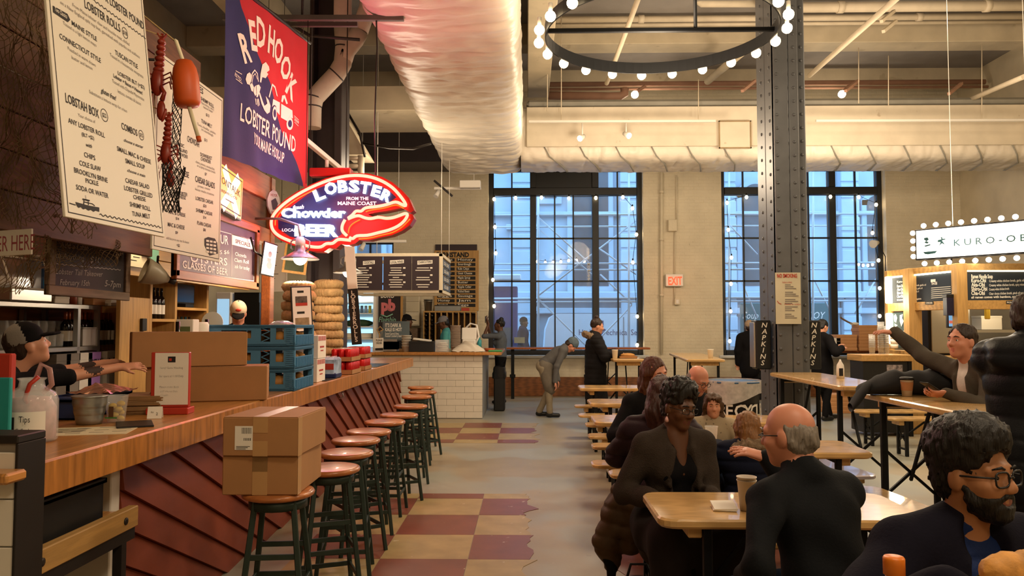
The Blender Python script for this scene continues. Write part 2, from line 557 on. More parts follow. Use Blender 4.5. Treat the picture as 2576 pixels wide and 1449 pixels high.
# ------------------------------------------------------------------ steel column with rivets
colm = thing('column', 'riveted grey steel column rising through the hall behind the high tables', 'column', (2.61, 8.08, 0))
colm['kind'] = 'structure'
MB().bb(.02, .3, .06, .5, 0, ZC).build('web', M_steel, colm)
for y in (.0, .3): MB().bb(0, .02, y, y + .285, 0, ZC, .006).build('side_plate', M_steel, colm)
MB().bb(0, .155, -.012, .06, 0, ZC, .008).build('flange', M_steel, colm); MB().bb(.16, .262, -.006, .06, 0, ZC, .008).build('flange', M_steel, colm)
MB().bb(.268, .355, .05, .56, 0, ZC, .012).build('channel', M_steel, colm)
rv = MB()
for k in range(48):
    z = .12 + k * .145
    for (x, y, dz) in ((0, .13, 0), (0, .42, .07), (.03, -.012, .03), (.21, -.006, .03), (.31, .05, .05)): rv.sph((x, y, z + dz), (.013, .019, .019) if x == 0 else (.018, .014, .018), 7)
rv.build('rivet', M_steelb, colm, kind='stuff')

# ------------------------------------------------------------------ ducts
def duct(name, label, path, half_w, half_h, nrm, seg, wr, m, seed):
    """rounded box section swept along a straight run, wrapped in puckered foil"""
    a, b = V(path[0]), V(path[1])
    d = (b - a).normalized(); side = V(nrm); up = V((0, 0, 1))
    N = 84
    def sec(t):
        ang = 2 * PI * t
        c, s_ = math.cos(ang), math.sin(ang)
        k = (abs(c) ** 6 + abs(s_) ** 6) ** (-1 / 6)
        return c * k, s_ * k
    L = (b - a).length
    def fn(u, t):
        x, z = sec(t)
        l = u * L
        p = a + d * l + side * (x * half_w) + up * (z * half_h)
        out = (side * x + up * z).normalized()
        q = (l / seg) % 1
        amp = wr
        sag = -.5 * amp * (1 - math.sin(PI * q) ** .5)
        cr = amp * .7 * NZ.noise(V((l * 9, t * 26, seed))) * (.4 + .6 * abs(math.sin(PI * q * 2)))
        cr += amp * .5 * NZ.noise(V((l * 3, t * 9, seed + 5)))
        k_ = round(l / .23); dd = abs(l - k_ * .23 - .02 * NZ.noise(V((t * 14, k_, seed))))
        cr -= amp * 1.1 * math.exp(-(dd / .022) ** 2) * max(0, NZ.noise(V((t * 15, k_ * 3.3, seed))) * 1.6)
        if abs(l - L) < 1.9 and nrm[0]: cr += .03 * NZ.noise(V((l * 6, t * 11, 3))) + .02 * NZ.noise(V((l * 15, t * 30, 8)))
        return p + out * (sag + cr)
    t = thing(name, label, 'duct', a)
    MB().grid(fn, int(L / .028), N, cv=True).build('wrapping', m, t, world=True)
    return t
d1 = duct('duct', 'wide duct wrapped in puckered white foil running down the hall over the bar', ((-.82, .5, 4.93), (-.82, 14.58, 4.93)), .75, .48, (1, 0, 0), .36, .04, M_wrap, 1)
d2 = duct('duct', 'white wrapped duct crossing the hall in front of the tall windows', ((-.1, 13.95, 4.93), (9.5, 13.95, 4.93)), .66, .5, (0, 1, 0), .62, .03, M_wrap, 9)
# canvas front, grey top shoulder, straps and access hatch on the crossing duct
MB().bb(-.0, 9.5, 13.24, 13.3, 4.66, 5.36, .01).build('canvas_face', M_ductc, d2, world=True)
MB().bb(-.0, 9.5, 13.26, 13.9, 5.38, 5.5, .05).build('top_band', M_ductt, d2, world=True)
hx0, hx1 = W(1808, 300, 13.2).x, W(1890, 300, 13.2).x
hz0, hz1 = W(1850, 373, 13.2).z, W(1850, 303, 13.2).z
MB().bb(hx0, hx1, 13.215, 13.245, hz0, hz1, .006).build('access_hatch', M_ductc, d2, world=True)
hb = MB()
for (a, b, c, d_) in ((hx0, hx1, hz0, hz0 + .02), (hx0, hx1, hz1 - .02, hz1), (hx0, hx0 + .02, hz0, hz1), (hx1 - .02, hx1, hz0, hz1)):
    hb.bb(a, b, 13.205, 13.216, c, d_)
hb.build('hatch_rim', mat('hatch_tape', '96805f', .7), d2, world=True)
for k in range(15):
    x = .3 + k * .62
    MB().tube([(x, 13.27, 4.68), (x + .1, 13.3, 4.5), (x + .3, 13.6, 4.415), (x + .45, 14.2, 4.41), (x + .5, 14.58, 4.5)], .012, 5).build('strap', M_ductt, d2, world=True)

# ------------------------------------------------------------------ pipes under the ceiling
def pipe(name, label, pts, r, m, cat='pipe', n=10, group=None):
    t = thing(name, label, cat, pts[0], group=group)
    MB().tube(pts, r, n).build('run', m, t, world=True)
    return t
def coll(t, pts, r, m):
    for p in pts: MB().cyl(V(p) - V((.05, 0, 0)), V(p) + V((.05, 0, 0)), r, n=12).build('collar', m, t, world=True)
y = 13.2
p_ = pipe('pipe', 'fat white ceiling pipe nearest the top edge right of the column', [(W(1915, 20, 12.6).x, 12.6, W(2000, 19, 12.6).z), (9.5, 12.6, W(2000, 19, 12.6).z)], .085, M_pipe)
coll(p_, [(5.2, 12.6, W(2000, 19, 12.6).z), (7.6, 12.6, W(2000, 19, 12.6).z)], .1, M_pipe)
p_ = pipe('pipe', 'white ceiling pipe with an elbow above the ring lamp bar', [(W(1740, -60, 12.8).x, 12.8, W(1740, -60, 12.8).z), (W(1742, 0, 12.8).x, 12.8, W(1742, -8, 12.8).z), (W(1765, 6, 12.8).x, 12.8, W(1765, 8, 12.8).z), (W(1905, 8, 12.8).x, 12.8, W(1905, 8, 12.8).z)], .07, M_pipe)
p_ = pipe('pipe', 'long white ceiling pipe behind the ring lamp crossing the hall', [(.45, 13.2, W(1500, 49, 13.2).z), (9.5, 13.2, W(1500, 49, 13.2).z)], .055, M_pipe)
coll(p_, [(2.0, 13.2, W(1500, 49, 13.2).z), (4.4, 13.2, W(1500, 49, 13.2).z), (6.8, 13.2, W(1500, 49, 13.2).z)], .07, M_pipe)
pipe('pipe', 'slimmer white ceiling pipe just below the long one behind the ring lamp', [(.45, 13.35, W(1500, 60, 13.3).z), (9.5, 13.35, W(1500, 60, 13.3).z)], .035, M_pipe)
pipe('pipe', 'dusty pink pipe crossing the hall just above the wrapped cross duct', [(.42, 15.9, W(1500, 212, 15.9).z), (9.5, 15.9, W(1500, 212, 15.9).z)], .055, M_pipep)
pipe('pipe', 'thin pink conduit under the dusty pink pipe above the cross duct', [(.42, 15.8, W(1500, 224, 15.8).z), (9.5, 15.8, W(1500, 224, 15.8).z)], .03, M_pipep)
pipe('pipe', 'short pink pipe with a bend above the cross duct left of the spotlights', [W(1380, 240, 15), W(1530, 243, 15), W(1560, 242, 15), W(1571, 236, 15), W(1571, 222, 15)], .085, M_pipep)
# sloping sprinkler lines and rods
pipe('sprinkler_pipe', 'slanting white sprinkler pipe above the ring lamp', [W(1608, -10, 9.5), W(1526, 210, 12.6)], .035, M_pipe)
pipe('sprinkler_pipe', 'slanting white sprinkler pipe right of the riveted column', [W(2260, -8, 9.5), W(2036, 190, 12.6)], .04, M_pipe)
pipe('sprinkler_pipe', 'slanting sprinkler pipe over the far right end of the cross duct', [W(2576, 193, 11.5), W(2530, 212, 12.2), W(2400, 268, 14)], .04, M_pipe)
pipe('sprinkler_pipe', 'broad slanting brace pipe behind the middle of the ring lamp', [W(1880, 120, 12.5), W(1780, 205, 15.2)], .07, M_beam)
for i, (px, y0, y1, w_) in enumerate(((1377, 20, 280, 'left end of'), (1412, 30, 302, 'left side of the track on'), (2470, 112, 300, 'right part of'), (1757, 200, 300, 'middle of'), (2235, 140, 265, 'right of the column on'), (2160, 120, 260, 'close right of the column on'))):
    pipe('hanger_rod', 'thin threaded rod hanging down to the %s the cross duct' % w_, [W(px, y0, 13.15), W(px, y1, 13.15)], .008, M_pipe, 'rod', 6)
for i, (px, py) in enumerate(((1885, 215), (2145, 215), (2405, 222), (2240, 65), (2235, 40))):
    t = thing('strut', 'slotted steel strut under the ceiling, ' + ('left of the column', 'just right of the column', 'over the right end of the cross duct', 'lower of two by the slanting pipe', 'upper of two by the slanting pipe')[i], 'bracket', W(px, py, 13.0 if i < 3 else 11.7))
    MB().bar(W(px - 18, py + 14, 12.9 if i < 3 else 11.6), W(px + 14, py - 12, 13.4 if i < 3 else 12.0), .05, .05, .004).build('channel', M_pipep if i < 3 else M_pipe, t, world=True)

# ------------------------------------------------------------------ track lights on the cross duct
def track(label, px0, px1, py, heads):
    t = thing('track_light', label, 'light', W(px0, py, 12.9))
    MB().bar(W(px0, py, 12.9), W(px1, py - (px1 - px0) * .003, 12.9), .05, .04, .004).build('rail', M_white, t, world=True)
    for (px, hy, a) in heads:
        p = W(px, hy, 12.9); q = W(px, py + 4, 12.9)
        MB().cyl(q, p, .012, n=6).build('stem', M_white, t, world=True)
        d = V((a, -.8, -.5)).normalized()
        h = MB(); h.cyl(p - d * .06, p + d * .09, .035, .055, 14)
        hd = h.build('lamp_head', M_white, t, world=True)
        MB().cyl(p + d * .091, p + d * .094, .045, n=14).build('lens', M_bulbw, hd, world=True)
        lamp(p + d * .16, 35, r=.05, kind='SPOT', aim=p + d * 3, spot=1.4, name='track_head_light')
track('white track rail with two spotlight heads on the cross duct above the window', 1330, 1800, 306, ((1465, 345, -.6), (1575, 338, .5)))
track('white track rail on the cross duct right of the column', 2052, 2576, 304, ())
for (px, py, lb) in ((1597, 238, 'bare lit bulb under the pipes left of the column'), (2118, 237, 'bare lit bulb under the pipes right of the column')):
    t = thing('ceiling_bulb', lb, 'bulb', W(px, py, 14))
    MB().sph((0, 0, 0), (.07, .07, .07), 12).build('bulb', M_bulbw, t)
    MB().bar((0.03, 0, .05), (.22, .2, .22), .05, .05, .004).build('arm', M_pipep, t)

# ------------------------------------------------------------------ ring lamp
rx, ry, rz_, rr = RING
rg = thing('ring_lamp', 'black steel ring chandelier with globe bulbs hanging left of the column', 'chandelier', (rx, ry, rz_))
NR = 72
def ringfn(r0, r1, z0, z1):
    mb = MB(); rings = []
    for k in range(NR):
        a = 2 * PI * k / NR; c, s_ = math.cos(a), math.sin(a)
        rings.append([V((r0 * c, r0 * s_, z0)), V((r1 * c, r1 * s_, z0)), V((r1 * c, r1 * s_, z1)), V((r0 * c, r0 * s_, z1))])
    return mb.ringed(rings, smooth=False, closed=True)
ringfn(rr - .012, rr, -.055, .055).build('hoop', M_black, rg)
MB().bar((-rr, 0, 0), (rr, 0, 0), .035, .035, .003).build('crossbar', M_black, rg)
MB().cyl((.31, 0, 0), (.31, 0, 2.6), .016, n=8).build('stem', M_black, rg)
fb = None
for k in range(22):
    a = 2 * PI * (k + .5) / 22
    p = V(((rr + .06) * math.cos(a), (rr + .06) * math.sin(a), -.03))
    MB().cyl(p + V((0, 0, .03)), p + V((0, 0, .09)), .018, n=8).build('socket', M_white, rg)
    if fb is None: fb = MB().sph((0, 0, -.02), .045, 12).build('bulb', M_bulb, rg, loc=p)
    else:
        c = fb.copy(); C.objects.link(c); c.parent = rg; c.location = p
# ================================================================== the bar on the left
M_block = wood('butcher_block', 'b47c40', 1, .32, .25, coat=.3)
M_blocke = mat('butcher_block_edge', 'ac7034', .35, var=.35, sc=14, stretch=(1, 2.2, .25), coat=.2)
M_redp = mat('red_brown_paint', '7c3519', .5, var=.18, sc=4, bump=.1, bs=18, stretch=(1, .4, 1))
M_tilew = mat('white_tile', 'ddd6c8', .22, var=.03, sc=9)
M_grout = flat('grout', '8d8578', .9)
M_dark = flat('dark_metal', '2b2623', .45, metal=.4)
M_green = mat('green_steel', '2c3a33', .45, metal=.3, var=.15, sc=12)
M_seat = wood('stool_seat_wood', 'b06c3a', 0, .28, .22, coat=.35)
M_card = mat('cardboard', 'a87a4e', .8, var=.07, sc=5)
M_carde = mat('cardboard_tape', 'b98f5e', .4, var=.04, sc=5)
M_paper = flat('paper_white', 'e9e4d8', .8)
M_paperb = mat('paper_brown', '8b6a45', .8, var=.15, sc=8)
M_ink = flat('black_print', '1c1a1a', .7)
M_inkg = flat('grey_print', '77706a', .7)
M_plblk = flat('black_plastic', '141414', .45)
M_pine = wood('pine_board', 'b58c50', 1, .5, .2)
M_pinez = wood('pine_post', 'b58c50', 2, .5, .2)
M_barn = wood('old_barn_wood', '6b5644', 1, .75, .3)
M_darkw = wood('dark_header_wood', '5c3c1e', 1, .7, .3)
M_orw = wood('orange_beam_wood', '9a5526', 1, .55, .25)
M_stain = flat('stainless', 'b9b6ae', .28, metal=.9)
M_galv = mat('galvanised', '9a9d99', .35, metal=.8, var=.15, sc=14)
M_blue = mat('blue_crate_plastic', '4b84ab', .4, var=.06, sc=6)
M_red = flat('red_paint', 'b23322', .4)
M_clear = mat('clear_plastic', 'f2f2f0', .08, var=0, alpha=.22)
M_glassw = mat('clear_glass', 'f4f6f4', .03, var=0, alpha=.25)
M_rope = mat('manila_rope', 'b59766', .85, var=.2, sc=25, bump=.3, bs=60)
M_bread = mat('bread_bun', 'b5803f', .6, var=.2, sc=7)

bar = thing('bar_counter', 'long butcher-block bar with red-brown diagonal boarding along the left side', 'bar', (-1.71, 3.0, 0))
BT = 1.07
MB().bb(-2.5, -1.71, 2.68, 11.6, .94, BT, .012).build('countertop', M_block, bar, world=True)
fe = MB()
yy = 2.685
while yy < 11.55:
    w_ = .16 + rnd.random() * .22
    fe.bb(-1.712, -1.706, yy, min(yy + w_, 11.6), .944, BT - .004, .002); yy += w_ + .001
fe.build('edge_staves', M_blocke, bar, world=True, kind='stuff')
MB().bb(-2.3, -1.93, 3.6, 11.55, 0, .94).build('base', M_redp, bar, world=True)
sl = math.tan(math.radians(25.6))
def clip(poly, f):
    out = []
    for i in range(len(poly)):
        a, b = poly[i], poly[(i + 1) % len(poly)]
        fa, fb_ = f(a), f(b)
        if fa >= 0: out.append(a)
        if (fa >= 0) != (fb_ >= 0):
            t = fa / (fa - fb_); out.append((a[0] + (b[0] - a[0]) * t, a[1] + (b[1] - a[1]) * t))
    return out
for k in range(-5, 32):
    z0 = -.5 + k * .17
    def ln(y): return z0 + .94 - (y - 3.6) * sl
    y0, y1 = 3.6, 11.56
    n = 14
    lo = [(y0 + (y1 - y0) * i / n, ln(y0 + (y1 - y0) * i / n) - .17 + .004) for i in range(n + 1)]
    hi = [(y, z + .166) for (y, z) in lo]
    poly = lo + hi[::-1]
    for f in (lambda p: p[1] - .0, lambda p: .938 - p[1]): poly = clip(poly, f) if len(poly) > 2 else []
    if len(poly) < 3: continue
    mb = MB(M(((0, 0, 1, -1.93), (1, 0, 0, 0), (0, 1, 0, 0), (0, 0, 0, 1))))
    n = len(poly)
    zc = [ln(p[0]) for p in poly]
    dx = [.03 + .022 * (ln(p[0]) - p[1]) / .17 for p in poly]    # lower lip stands proud of the board below
    vs = [(p[0], p[1], 0) for p in poly] + [(poly[i][0], poly[i][1], dx[i]) for i in range(n)]
    fs = [tuple(reversed(range(n))), tuple(range(n, 2 * n))] + [(i, (i + 1) % n, n + (i + 1) % n, n + i) for i in range(n)]
    mb.add(vs, fs).build('board', M_redp, bar, world=True)
MB().bb(-2.3, -1.9, 3.52, 3.6, 0, .94, .005).build('end_panel', M_tilew, bar, world=True, label='white painted end of the bar base')
for (y) in (5.1, 7.4, 9.4):
    MB().tube([(-1.78, y, .93), (-1.76, y, .87), (-1.80, y, .85), (-1.82, y, .88)], .006, 6).build('hook', M_stain, bar, world=True)

# tiled end wall with a dark cap, and the little shelf behind it
ew = thing('end_wall', 'low cream tiled end wall with dark steel cap and corner at bottom left', 'partition', (-2.3, 2.6, 0))
MB().bb(-3.2, -1.69, 2.546, 2.66, 0, 1.16).build('core', M_grout, ew, world=True)
MB().bb(-3.2, -1.68, 2.53, 2.68, 1.16, 1.187, .004).build('cap', M_dark, ew, world=True)
MB().bb(-1.69, -1.68, 2.532, 2.68, 0, 1.16, .002).build('corner_plate', M_dark, ew, world=True)
for j in range(7):
    for i in range(5):
        x1 = -1.692 - i * .3 - (j % 2) * .15
        x0 = x1 - .296
        if j % 2 and i == 0: MB().bb(-1.838, -1.692, 2.534, 2.546, .05 + j * .155, .05 + j * .155 + .151, .003).build('tile', M_tilew, ew, world=True)
        MB().bb(x0, x1, 2.534, 2.546, .05 + j * .155, .05 + j * .155 + .151, .003).build('tile', M_tilew, ew, world=True)
MB().bb(-2.1, -1.645, 2.43, 2.532, 1.045, 1.08, .008).build('ledge', M_block, ew, world=True)
MB().tube([(-1.675, 2.56, .55), (-1.65, 2.56, .56), (-1.65, 2.56, .42), (-1.675, 2.56, .41)], .008, 6).build('handle', M_dark, ew, world=True)
sh = thing('low_shelf', 'wooden low shelf with bolted front rail and grey steel leg under the bar end', 'shelf', (-2, 3.05, 0))
MB().bb(-2.3, -1.78, 2.7, 3.46, .69, .72, .004).build('shelf_board', M_block, sh, world=True)
MB().bb(-1.79, -1.745, 2.7, 3.47, .655, .745, .004).build('rail', M_pine, sh, world=True)
MB().bb(-1.8, -1.76, 2.7, 3.47, .60, .655).build('steel_bearer', M_dark, sh, world=True)
for y in (2.73, 3.36):
    MB().bb(-1.8, -1.76, y, y + .04, 0, .6).build('leg', M_dark, sh, world=True)
    MB().bb(-2.28, -2.24, y, y + .04, 0, .69).build('leg', M_dark, sh, world=True)
for y in (2.78, 3.36): MB().lathe([(.016, 0), (.016, .004), (.006, .006)], (0, 0, 0), 10, R=M.Rotation(PI / 2, 3, 'Y')).build('bolt', M_dark, sh, loc=V((-1.745, y, .7)) - sh.location)
t = thing('storage_tray', 'deep black plastic tray on the low shelf under the bar', 'tray', (-2.0, 3.05, .72))
def open_box(mb, w, d, h, t_=.008, flare=0, b=0):
    mb.bb(-w / 2, w / 2, -d / 2, d / 2, 0, t_)
    for (a, b_, c, e) in ((-w / 2, w / 2, -d / 2, -d / 2 + t_), (-w / 2, w / 2, d / 2 - t_, d / 2), (-w / 2, -w / 2 + t_, -d / 2, d / 2), (w / 2 - t_, w / 2, -d / 2, d / 2)):
        mb.bb(a, b_, c, e, 0, h)
    return mb
open_box(MB(), .36, .52, .17).build('body', M_plblk, t)
rm = MB(); open_box(rm, .38, .54, .02, .012); rm.build('rim', M_plblk, t, loc=(0, 0, .155))
t = thing('paper_box', 'white paper box tucked behind the black tray under the bar', 'box', (-2.12, 2.86, .875))
MB().bb(-.1, .1, -.13, .13, 0, .05, .003).build('body', M_paper, t); MB().bb(-.102, .102, -.132, .132, .03, .052, .003).build('lid', M_paper, t)

# ---- stools
STOOLS = [(-1.2, 3.74, .1), (-1.11, 4.35, .4), (-1.14, 4.88, .15), (-1.2, 5.42, .6), (-1.2, 5.86, .3), (-1.185, 6.45, .0), (-1.15, 6.95, .5), (-1.165, 7.72, .25), (-1.25, 8.75, .1), (-1.26, 9.35, .7), (-1.38, 10.05, .35)]
ORD = ['nearest bar stool, bearing two cartons, in the row along the bar', 'second bar stool of the row along the bar, just behind the stool with cartons', 'third bar stool of the row counted from the cartons',
       'fourth bar stool of the row counted from the cartons', 'fifth bar stool of the row counted from the cartons', 'sixth bar stool, middle of the row along the bar', 'seventh bar stool of the row counted from the cartons',
       'eighth bar stool of the row counted from the cartons', 'third bar stool from the white tiled island', 'second bar stool from the white tiled island', 'farthest bar stool, closest to the white tiled island']
SH = .76
st0 = thing('bar_stool', ORD[0], 'stool', (0, 0, 0), group='bar stools along the bar')
MB().lathe([(.0, SH - .034), (.15, SH - .034), (.168, SH - .026), (.172, SH - .014), (.166, SH - .004), (.15, SH), (0, SH)], n=32).build('seat', M_seat, st0)
def legp(a, z): r = .125 + (SH - .04 - z) * .145; return V((r * math.cos(a), r * math.sin(a), z))
for k in range(4):
    a = PI / 4 + k * PI / 2
    MB().bar(legp(a, 0), legp(a, SH - .036), .026, .022, .004).build('leg', M_green, st0)
MB().lathe([(.13, SH - .08), (.138, SH - .08), (.138, SH - .035), (.13, SH - .035)], n=20).build('collar', M_green, st0)
for z in (.17, .32, .47):
    for k in range(4):
        if z == .47 and k % 2: continue
        MB().bar(legp(PI / 4 + k * PI / 2, z), legp(PI / 4 + (k + 1) * PI / 2, z), .012, .026, .002).build('rung', M_green, st0)
for i, (x, y, a) in enumerate(STOOLS):
    if i == 0: st0.location = (x, y, 0); st0.rotation_euler.z = a
    else: copy_tree(st0, (x, y, 0), a, ORD[i])

# ---- cartons
def carton(label, loc, rz, w, d, h, tape=True, lab=False, m=M_card, name='carton'):
    t = thing(name, label, 'box', loc, rz)
    mb = MB()
    mb.bb(-w / 2, w / 2, -d / 2, d / 2, 0, h, .004)
    mb.build('body', m, t)
    f = MB()
    f.bb(-w / 2 + .002, -.0015, -d / 2 + .002, d / 2 - .002, h, h + .003, .001); f.bb(.0015, w / 2 - .002, -d / 2 + .002, d / 2 - .002, h, h + .003, .001)
    f.build('flaps', m, t)
    if tape:
        tp = MB()
        tp.bb(-.035, .035, -d / 2 - .001, d / 2 + .001, h + .003, h + .0045)
        tp.bb(-.035, .035, -d / 2 - .0015, -d / 2, h - .07, h + .0045)
        tp.bb(-.035, .035, -d / 2 - .0015, -d / 2, 0, .07 if lab else h)
        tp.bb(-.035, .035, d / 2, d / 2 + .0015, 0, h)
        tp.bb(w / 2, w / 2 + .0012, -d / 2, -d / 2 + .06, 0, h)
        tp.build('tape', M_carde, t)
    if lab:
        mb = MB(M.Translation((-w / 2 + .1, -d / 2 - .001, h * .47)) @ M.Rotation(PI / 2, 4, 'X'))
        mb.bb(-.042, .042, -.055, .055, 0, .001); mb.k = 1
        for r in range(18):
            if r % 3 != 1: mb.bb(-.01 + r * .0026, -.0085 + r * .0026, .02, .048, .001, .0014)
        for r in range(14):
            if r % 4 != 2: mb.bb(.0 + r * .0025, .0014 + r * .0025, -.012, .0, .001, .0014)
        for r in range(3): mb.bb(-.035, .03 - r * .01, -.04 - r * .006, -.0375 - r * .006, .001, .0014)
        mb.build('shipping_label', [M_paper, M_ink], t)
    return t
carton('lower brown carton on the nearest bar stool', (-1.25, 3.83, SH), .02, .352, .45, .178)
carton('upper brown carton with white shipping label on the nearest bar stool', (-1.235, 3.815, SH + .183), -.02, .355, .46, .178, lab=True)
a_ = math.atan2(.23, .67)
carton('lower long brown carton lying on the bar beside the red sign', (-2.07, 5.02, BT), -a_ + .62, .72, .33, .215, tape=False)
carton('upper long brown carton that the cap-wearing server reaches for', (-2.2, 4.98, BT + .221), .52, .68, .3, .215, tape=False)

# ---- bread crates: ribbed blue plastic, three high
def crate(z, label, buns):
    t = thing('bread_crate', label, 'crate', (-2.06, 5.93, z), .04, group='blue bread crates')
    w, d, h = .68, .6, .163
    MB().bb(-w / 2 + .01, w / 2 - .01, -d / 2 + .01, d / 2 - .01, 0, .012).build('floor_panel', M_blue, t)
    fr = MB()   # rims, corner posts and webs round the grips
    for zz, hh in ((.0, .03), (h - .028, .024)):
        o = MB(); open_box(o, w, d, hh, .018); fr.add([(v[0], v[1], v[2] + zz) for v in o.v], o.f)
    for sx in (-1, 1):
        for sy in (-1, 1): fr.box((sx * (w / 2 - .02), sy * (d / 2 - .02), h / 2), (.04, .04, h - .004), .004)
    fr.build('frame', M_blue, t)
    for sy in (-1, 1):
        sd = MB(); y = sy * (d / 2 - .008)
        for (a, b, c, e) in ((-.34, -.2, 0, h - .02), (-.2, .02, 0, .06), (-.2, .02, h - .045, h - .02), (.02, .09, 0, h - .02), (.16, .2, 0, h - .02), (.09, .16, 0, .035), (.26, .34, 0, h - .02), (.2, .26, 0, .05)):
            sd.bb(a, b, y - .006, y + .006, c, e)
        for k in range(4): sd.bar((.095 + k % 2 * .06, y, .035 + k * .025), (.155 - k % 2 * .06, y, .06 + k * .025), .006, .006)
        for k in range(9): sd.bb(.28, .33, y + sy * .004, y + sy * .014, .012 + k * .0145, .018 + k * .0145)
        sd.build('side_panel', M_blue, t)
    for sx in (-1, 1):
        en = MB(); x = sx * (w / 2 - .008)
        en.bb(x - .006, x + .006, -d / 2, d / 2, 0, .085)
        for k in range(15): en.bb(x + sx * .004, x + sx * .016, -d / 2 + .05 + k * .035, -d / 2 + .062 + k * .035, .01, .08)
        en.build('end_panel', M_blue, t)
    return t
LB = ['bottom blue bread crate of the three on the bar', 'middle blue bread crate of the three on the bar', 'top blue bread crate of the three on the bar, full of bagged buns']
for i in range(3):
    crate(BT + i * .164, LB[i], 4)
M_bag = mat('clear_bag', 'efe6da', .12, var=0, alpha=.3)
bn0 = None
for i in range(3):
    for r in range(3):
        for q in range(4 if i else 4):
            o = MB()
            o.sph((0, 0, .05), (.07, .055, .05), 10)
            lb = '%s bread bun in the %s blue crate, %s' % (('nearest', 'second', 'third', 'farthest')[q], ('bottom', 'middle', 'top')[i], ('away from the aisle', 'in its middle row', 'beside the aisle')[r])
            p = (-2.28 + r * .21 + .03 * rnd.random(), 5.71 + q * .14, BT + i * .164 + .013)
            if bn0 is None:
                bn0 = tag(o.build('bread_bun', M_bread, loc=p), lb, 'bread', 'buns in the blue crates')
            else:
                c = bn0.copy(); C.objects.link(c); c.location = p; c['label'] = lb; c.rotation_euler.z = rnd.random() * 3
for k, (y, z, s_) in enumerate(((5.8, 2, .1), (6.02, 1, .09))):
    mb = MB()
    mb.grid(lambda u, v: V((.11 * math.sin(PI * u) * math.cos(2 * PI * v) * (1 + .2 * wig(v * 6, k, 3)), .13 * math.sin(PI * u) * math.sin(2 * PI * v), .05 - .05 * math.cos(PI * u) + .012 * wig(u * 5 + v * 7, k, 2))), 9, 16, cv=True)
    o = mb.build('bread_bag', M_bag, loc=(-1.85, y, BT + z * .164 + .09))
    tag(o, 'clear plastic bag of buns in the %s blue crate' % ('middle', 'top')[k == 0], 'bag')

# white cartons beyond the crates, water pack, soda trays
for i, (dz, w_) in enumerate(((0, .2), (.2, .2))):
    t = thing('white_carton', '%s white carton with red print beside the blue crates' % ('lower', 'upper')[i], 'box', (-1.93, 6.62 + i * .02, BT + dz))
    MB().bb(-.16, .16, -.13, .13, 0, .197, .003).build('body', M_paper, t)
    mb = MB(M.Translation((.1605, 0, .1)) @ M(((0, 0, 1, 0), (1, 0, 0, 0), (0, 1, 0, 0), (0, 0, 0, 1))))
    for k in range(7): mb.bb(-.12 + k * .035, -.1 + k * .035, .05, .09, 0, .001)
    mb.bb(-.07, .06, -.01, .005, 0, .001); mb.bb(-.05, .04, -.04, -.03, 0, .001)
    mb.build('print', M_red, t)
M_wat = mat('water_wrap', '9fb6d4', .12, var=.5, sc=9)
t = thing('water_pack', 'shrink-wrapped pack of water bottles with blue and red print on the bar', 'bottles', (-1.84, 7.08, BT))
for i in range(3):
    for j in range(3):
        MB().lathe([(0, 0), (.03, 0), (.032, .1), (.03, .15), (.014, .185), (.014, .2), (0, .2)], (-.07 + i * .066, -.07 + j * .066, 0), 12).build('bottle', M_glassw, t)
mb = MB()
mb.bb(-.11, .11, -.11, .11, 0, .19, .02); mb.build('wrap', M_wat, t)
mb = MB(); mb.bb(-.112, .112, -.112, .112, 0, .05, .01); mb.build('wrap_base', flat('navy_print', '1b2a5c', .3), t)
mb = MB(M.Translation((0, -.1115, .1)) @ M.Rotation(PI / 2, 4, 'X')); mb.bb(-.09, .09, -.02, .035, 0, .001); mb.text('water', 0, -.005, .05, xs=.9, z=.002); mb.build('print', [M_red], t)
M_can = flat('soda_red', 'c41f22', .25, metal=.3)
can_mb = MB().lathe([(0, 0), (.026, 0), (.033, .008), (.033, .108), (.027, .12), (.024, .12), (0, .117)], n=14)
CAN0 = can_mb.build('can', M_can)
CAN0.data.name = 'can'
top0 = MB().lathe([(.0, .1175), (.026, .1215), (.0265, .119)], n=14).build('can_lid', M_stain); lidmesh = top0.data
bandmesh = None
def soda_tray(label, loc, nx=4, ny=6):
    t = thing('soda_tray', label, 'tray', loc)
    o = MB(); open_box(o, nx * .067 + .012, ny * .067 + .012, .045, .003); o.build('tray', M_card, t)
    for i in range(nx):
        for j in range(ny):
            p = (-(nx - 1) * .0335 + i * .067, -(ny - 1) * .0335 + j * .067, .004)
            c = CAN0.copy(); C.objects.link(c); c.parent = t; c.location = p
            c.rotation_euler.z = rnd.random() * 6
            l_ = top0.copy(); C.objects.link(l_); l_.parent = c; l_.location = (0, 0, 0)
    return t
soda_tray('bottom cardboard tray of red soda cans on the bar', (-1.82, 7.75, BT), 3)
soda_tray('top cardboard tray of red soda cans on the bar', (-1.82, 7.72, BT + .128), 3)
soda_tray('farther bottom tray of red soda cans on the bar', (-1.84, 8.42, BT), 3, 5)
soda_tray('farther top tray of red soda cans on the bar', (-1.84, 8.42, BT + .128), 3, 5)
bpy.data.objects.remove(CAN0); bpy.data.objects.remove(top0)
for i, (y, d_) in enumerate(((6.9, .5), (9.3, .8))):
    tag(MB().bb(-.13, .13, -d_ / 2, d_ / 2, 0, .006, .002).build('bar_mat', M_plblk, loc=(-1.86, y, BT)), ('dark rubber mat on the bar under the water pack', 'dark rubber mat near the far end of the bar')[i], 'mat')

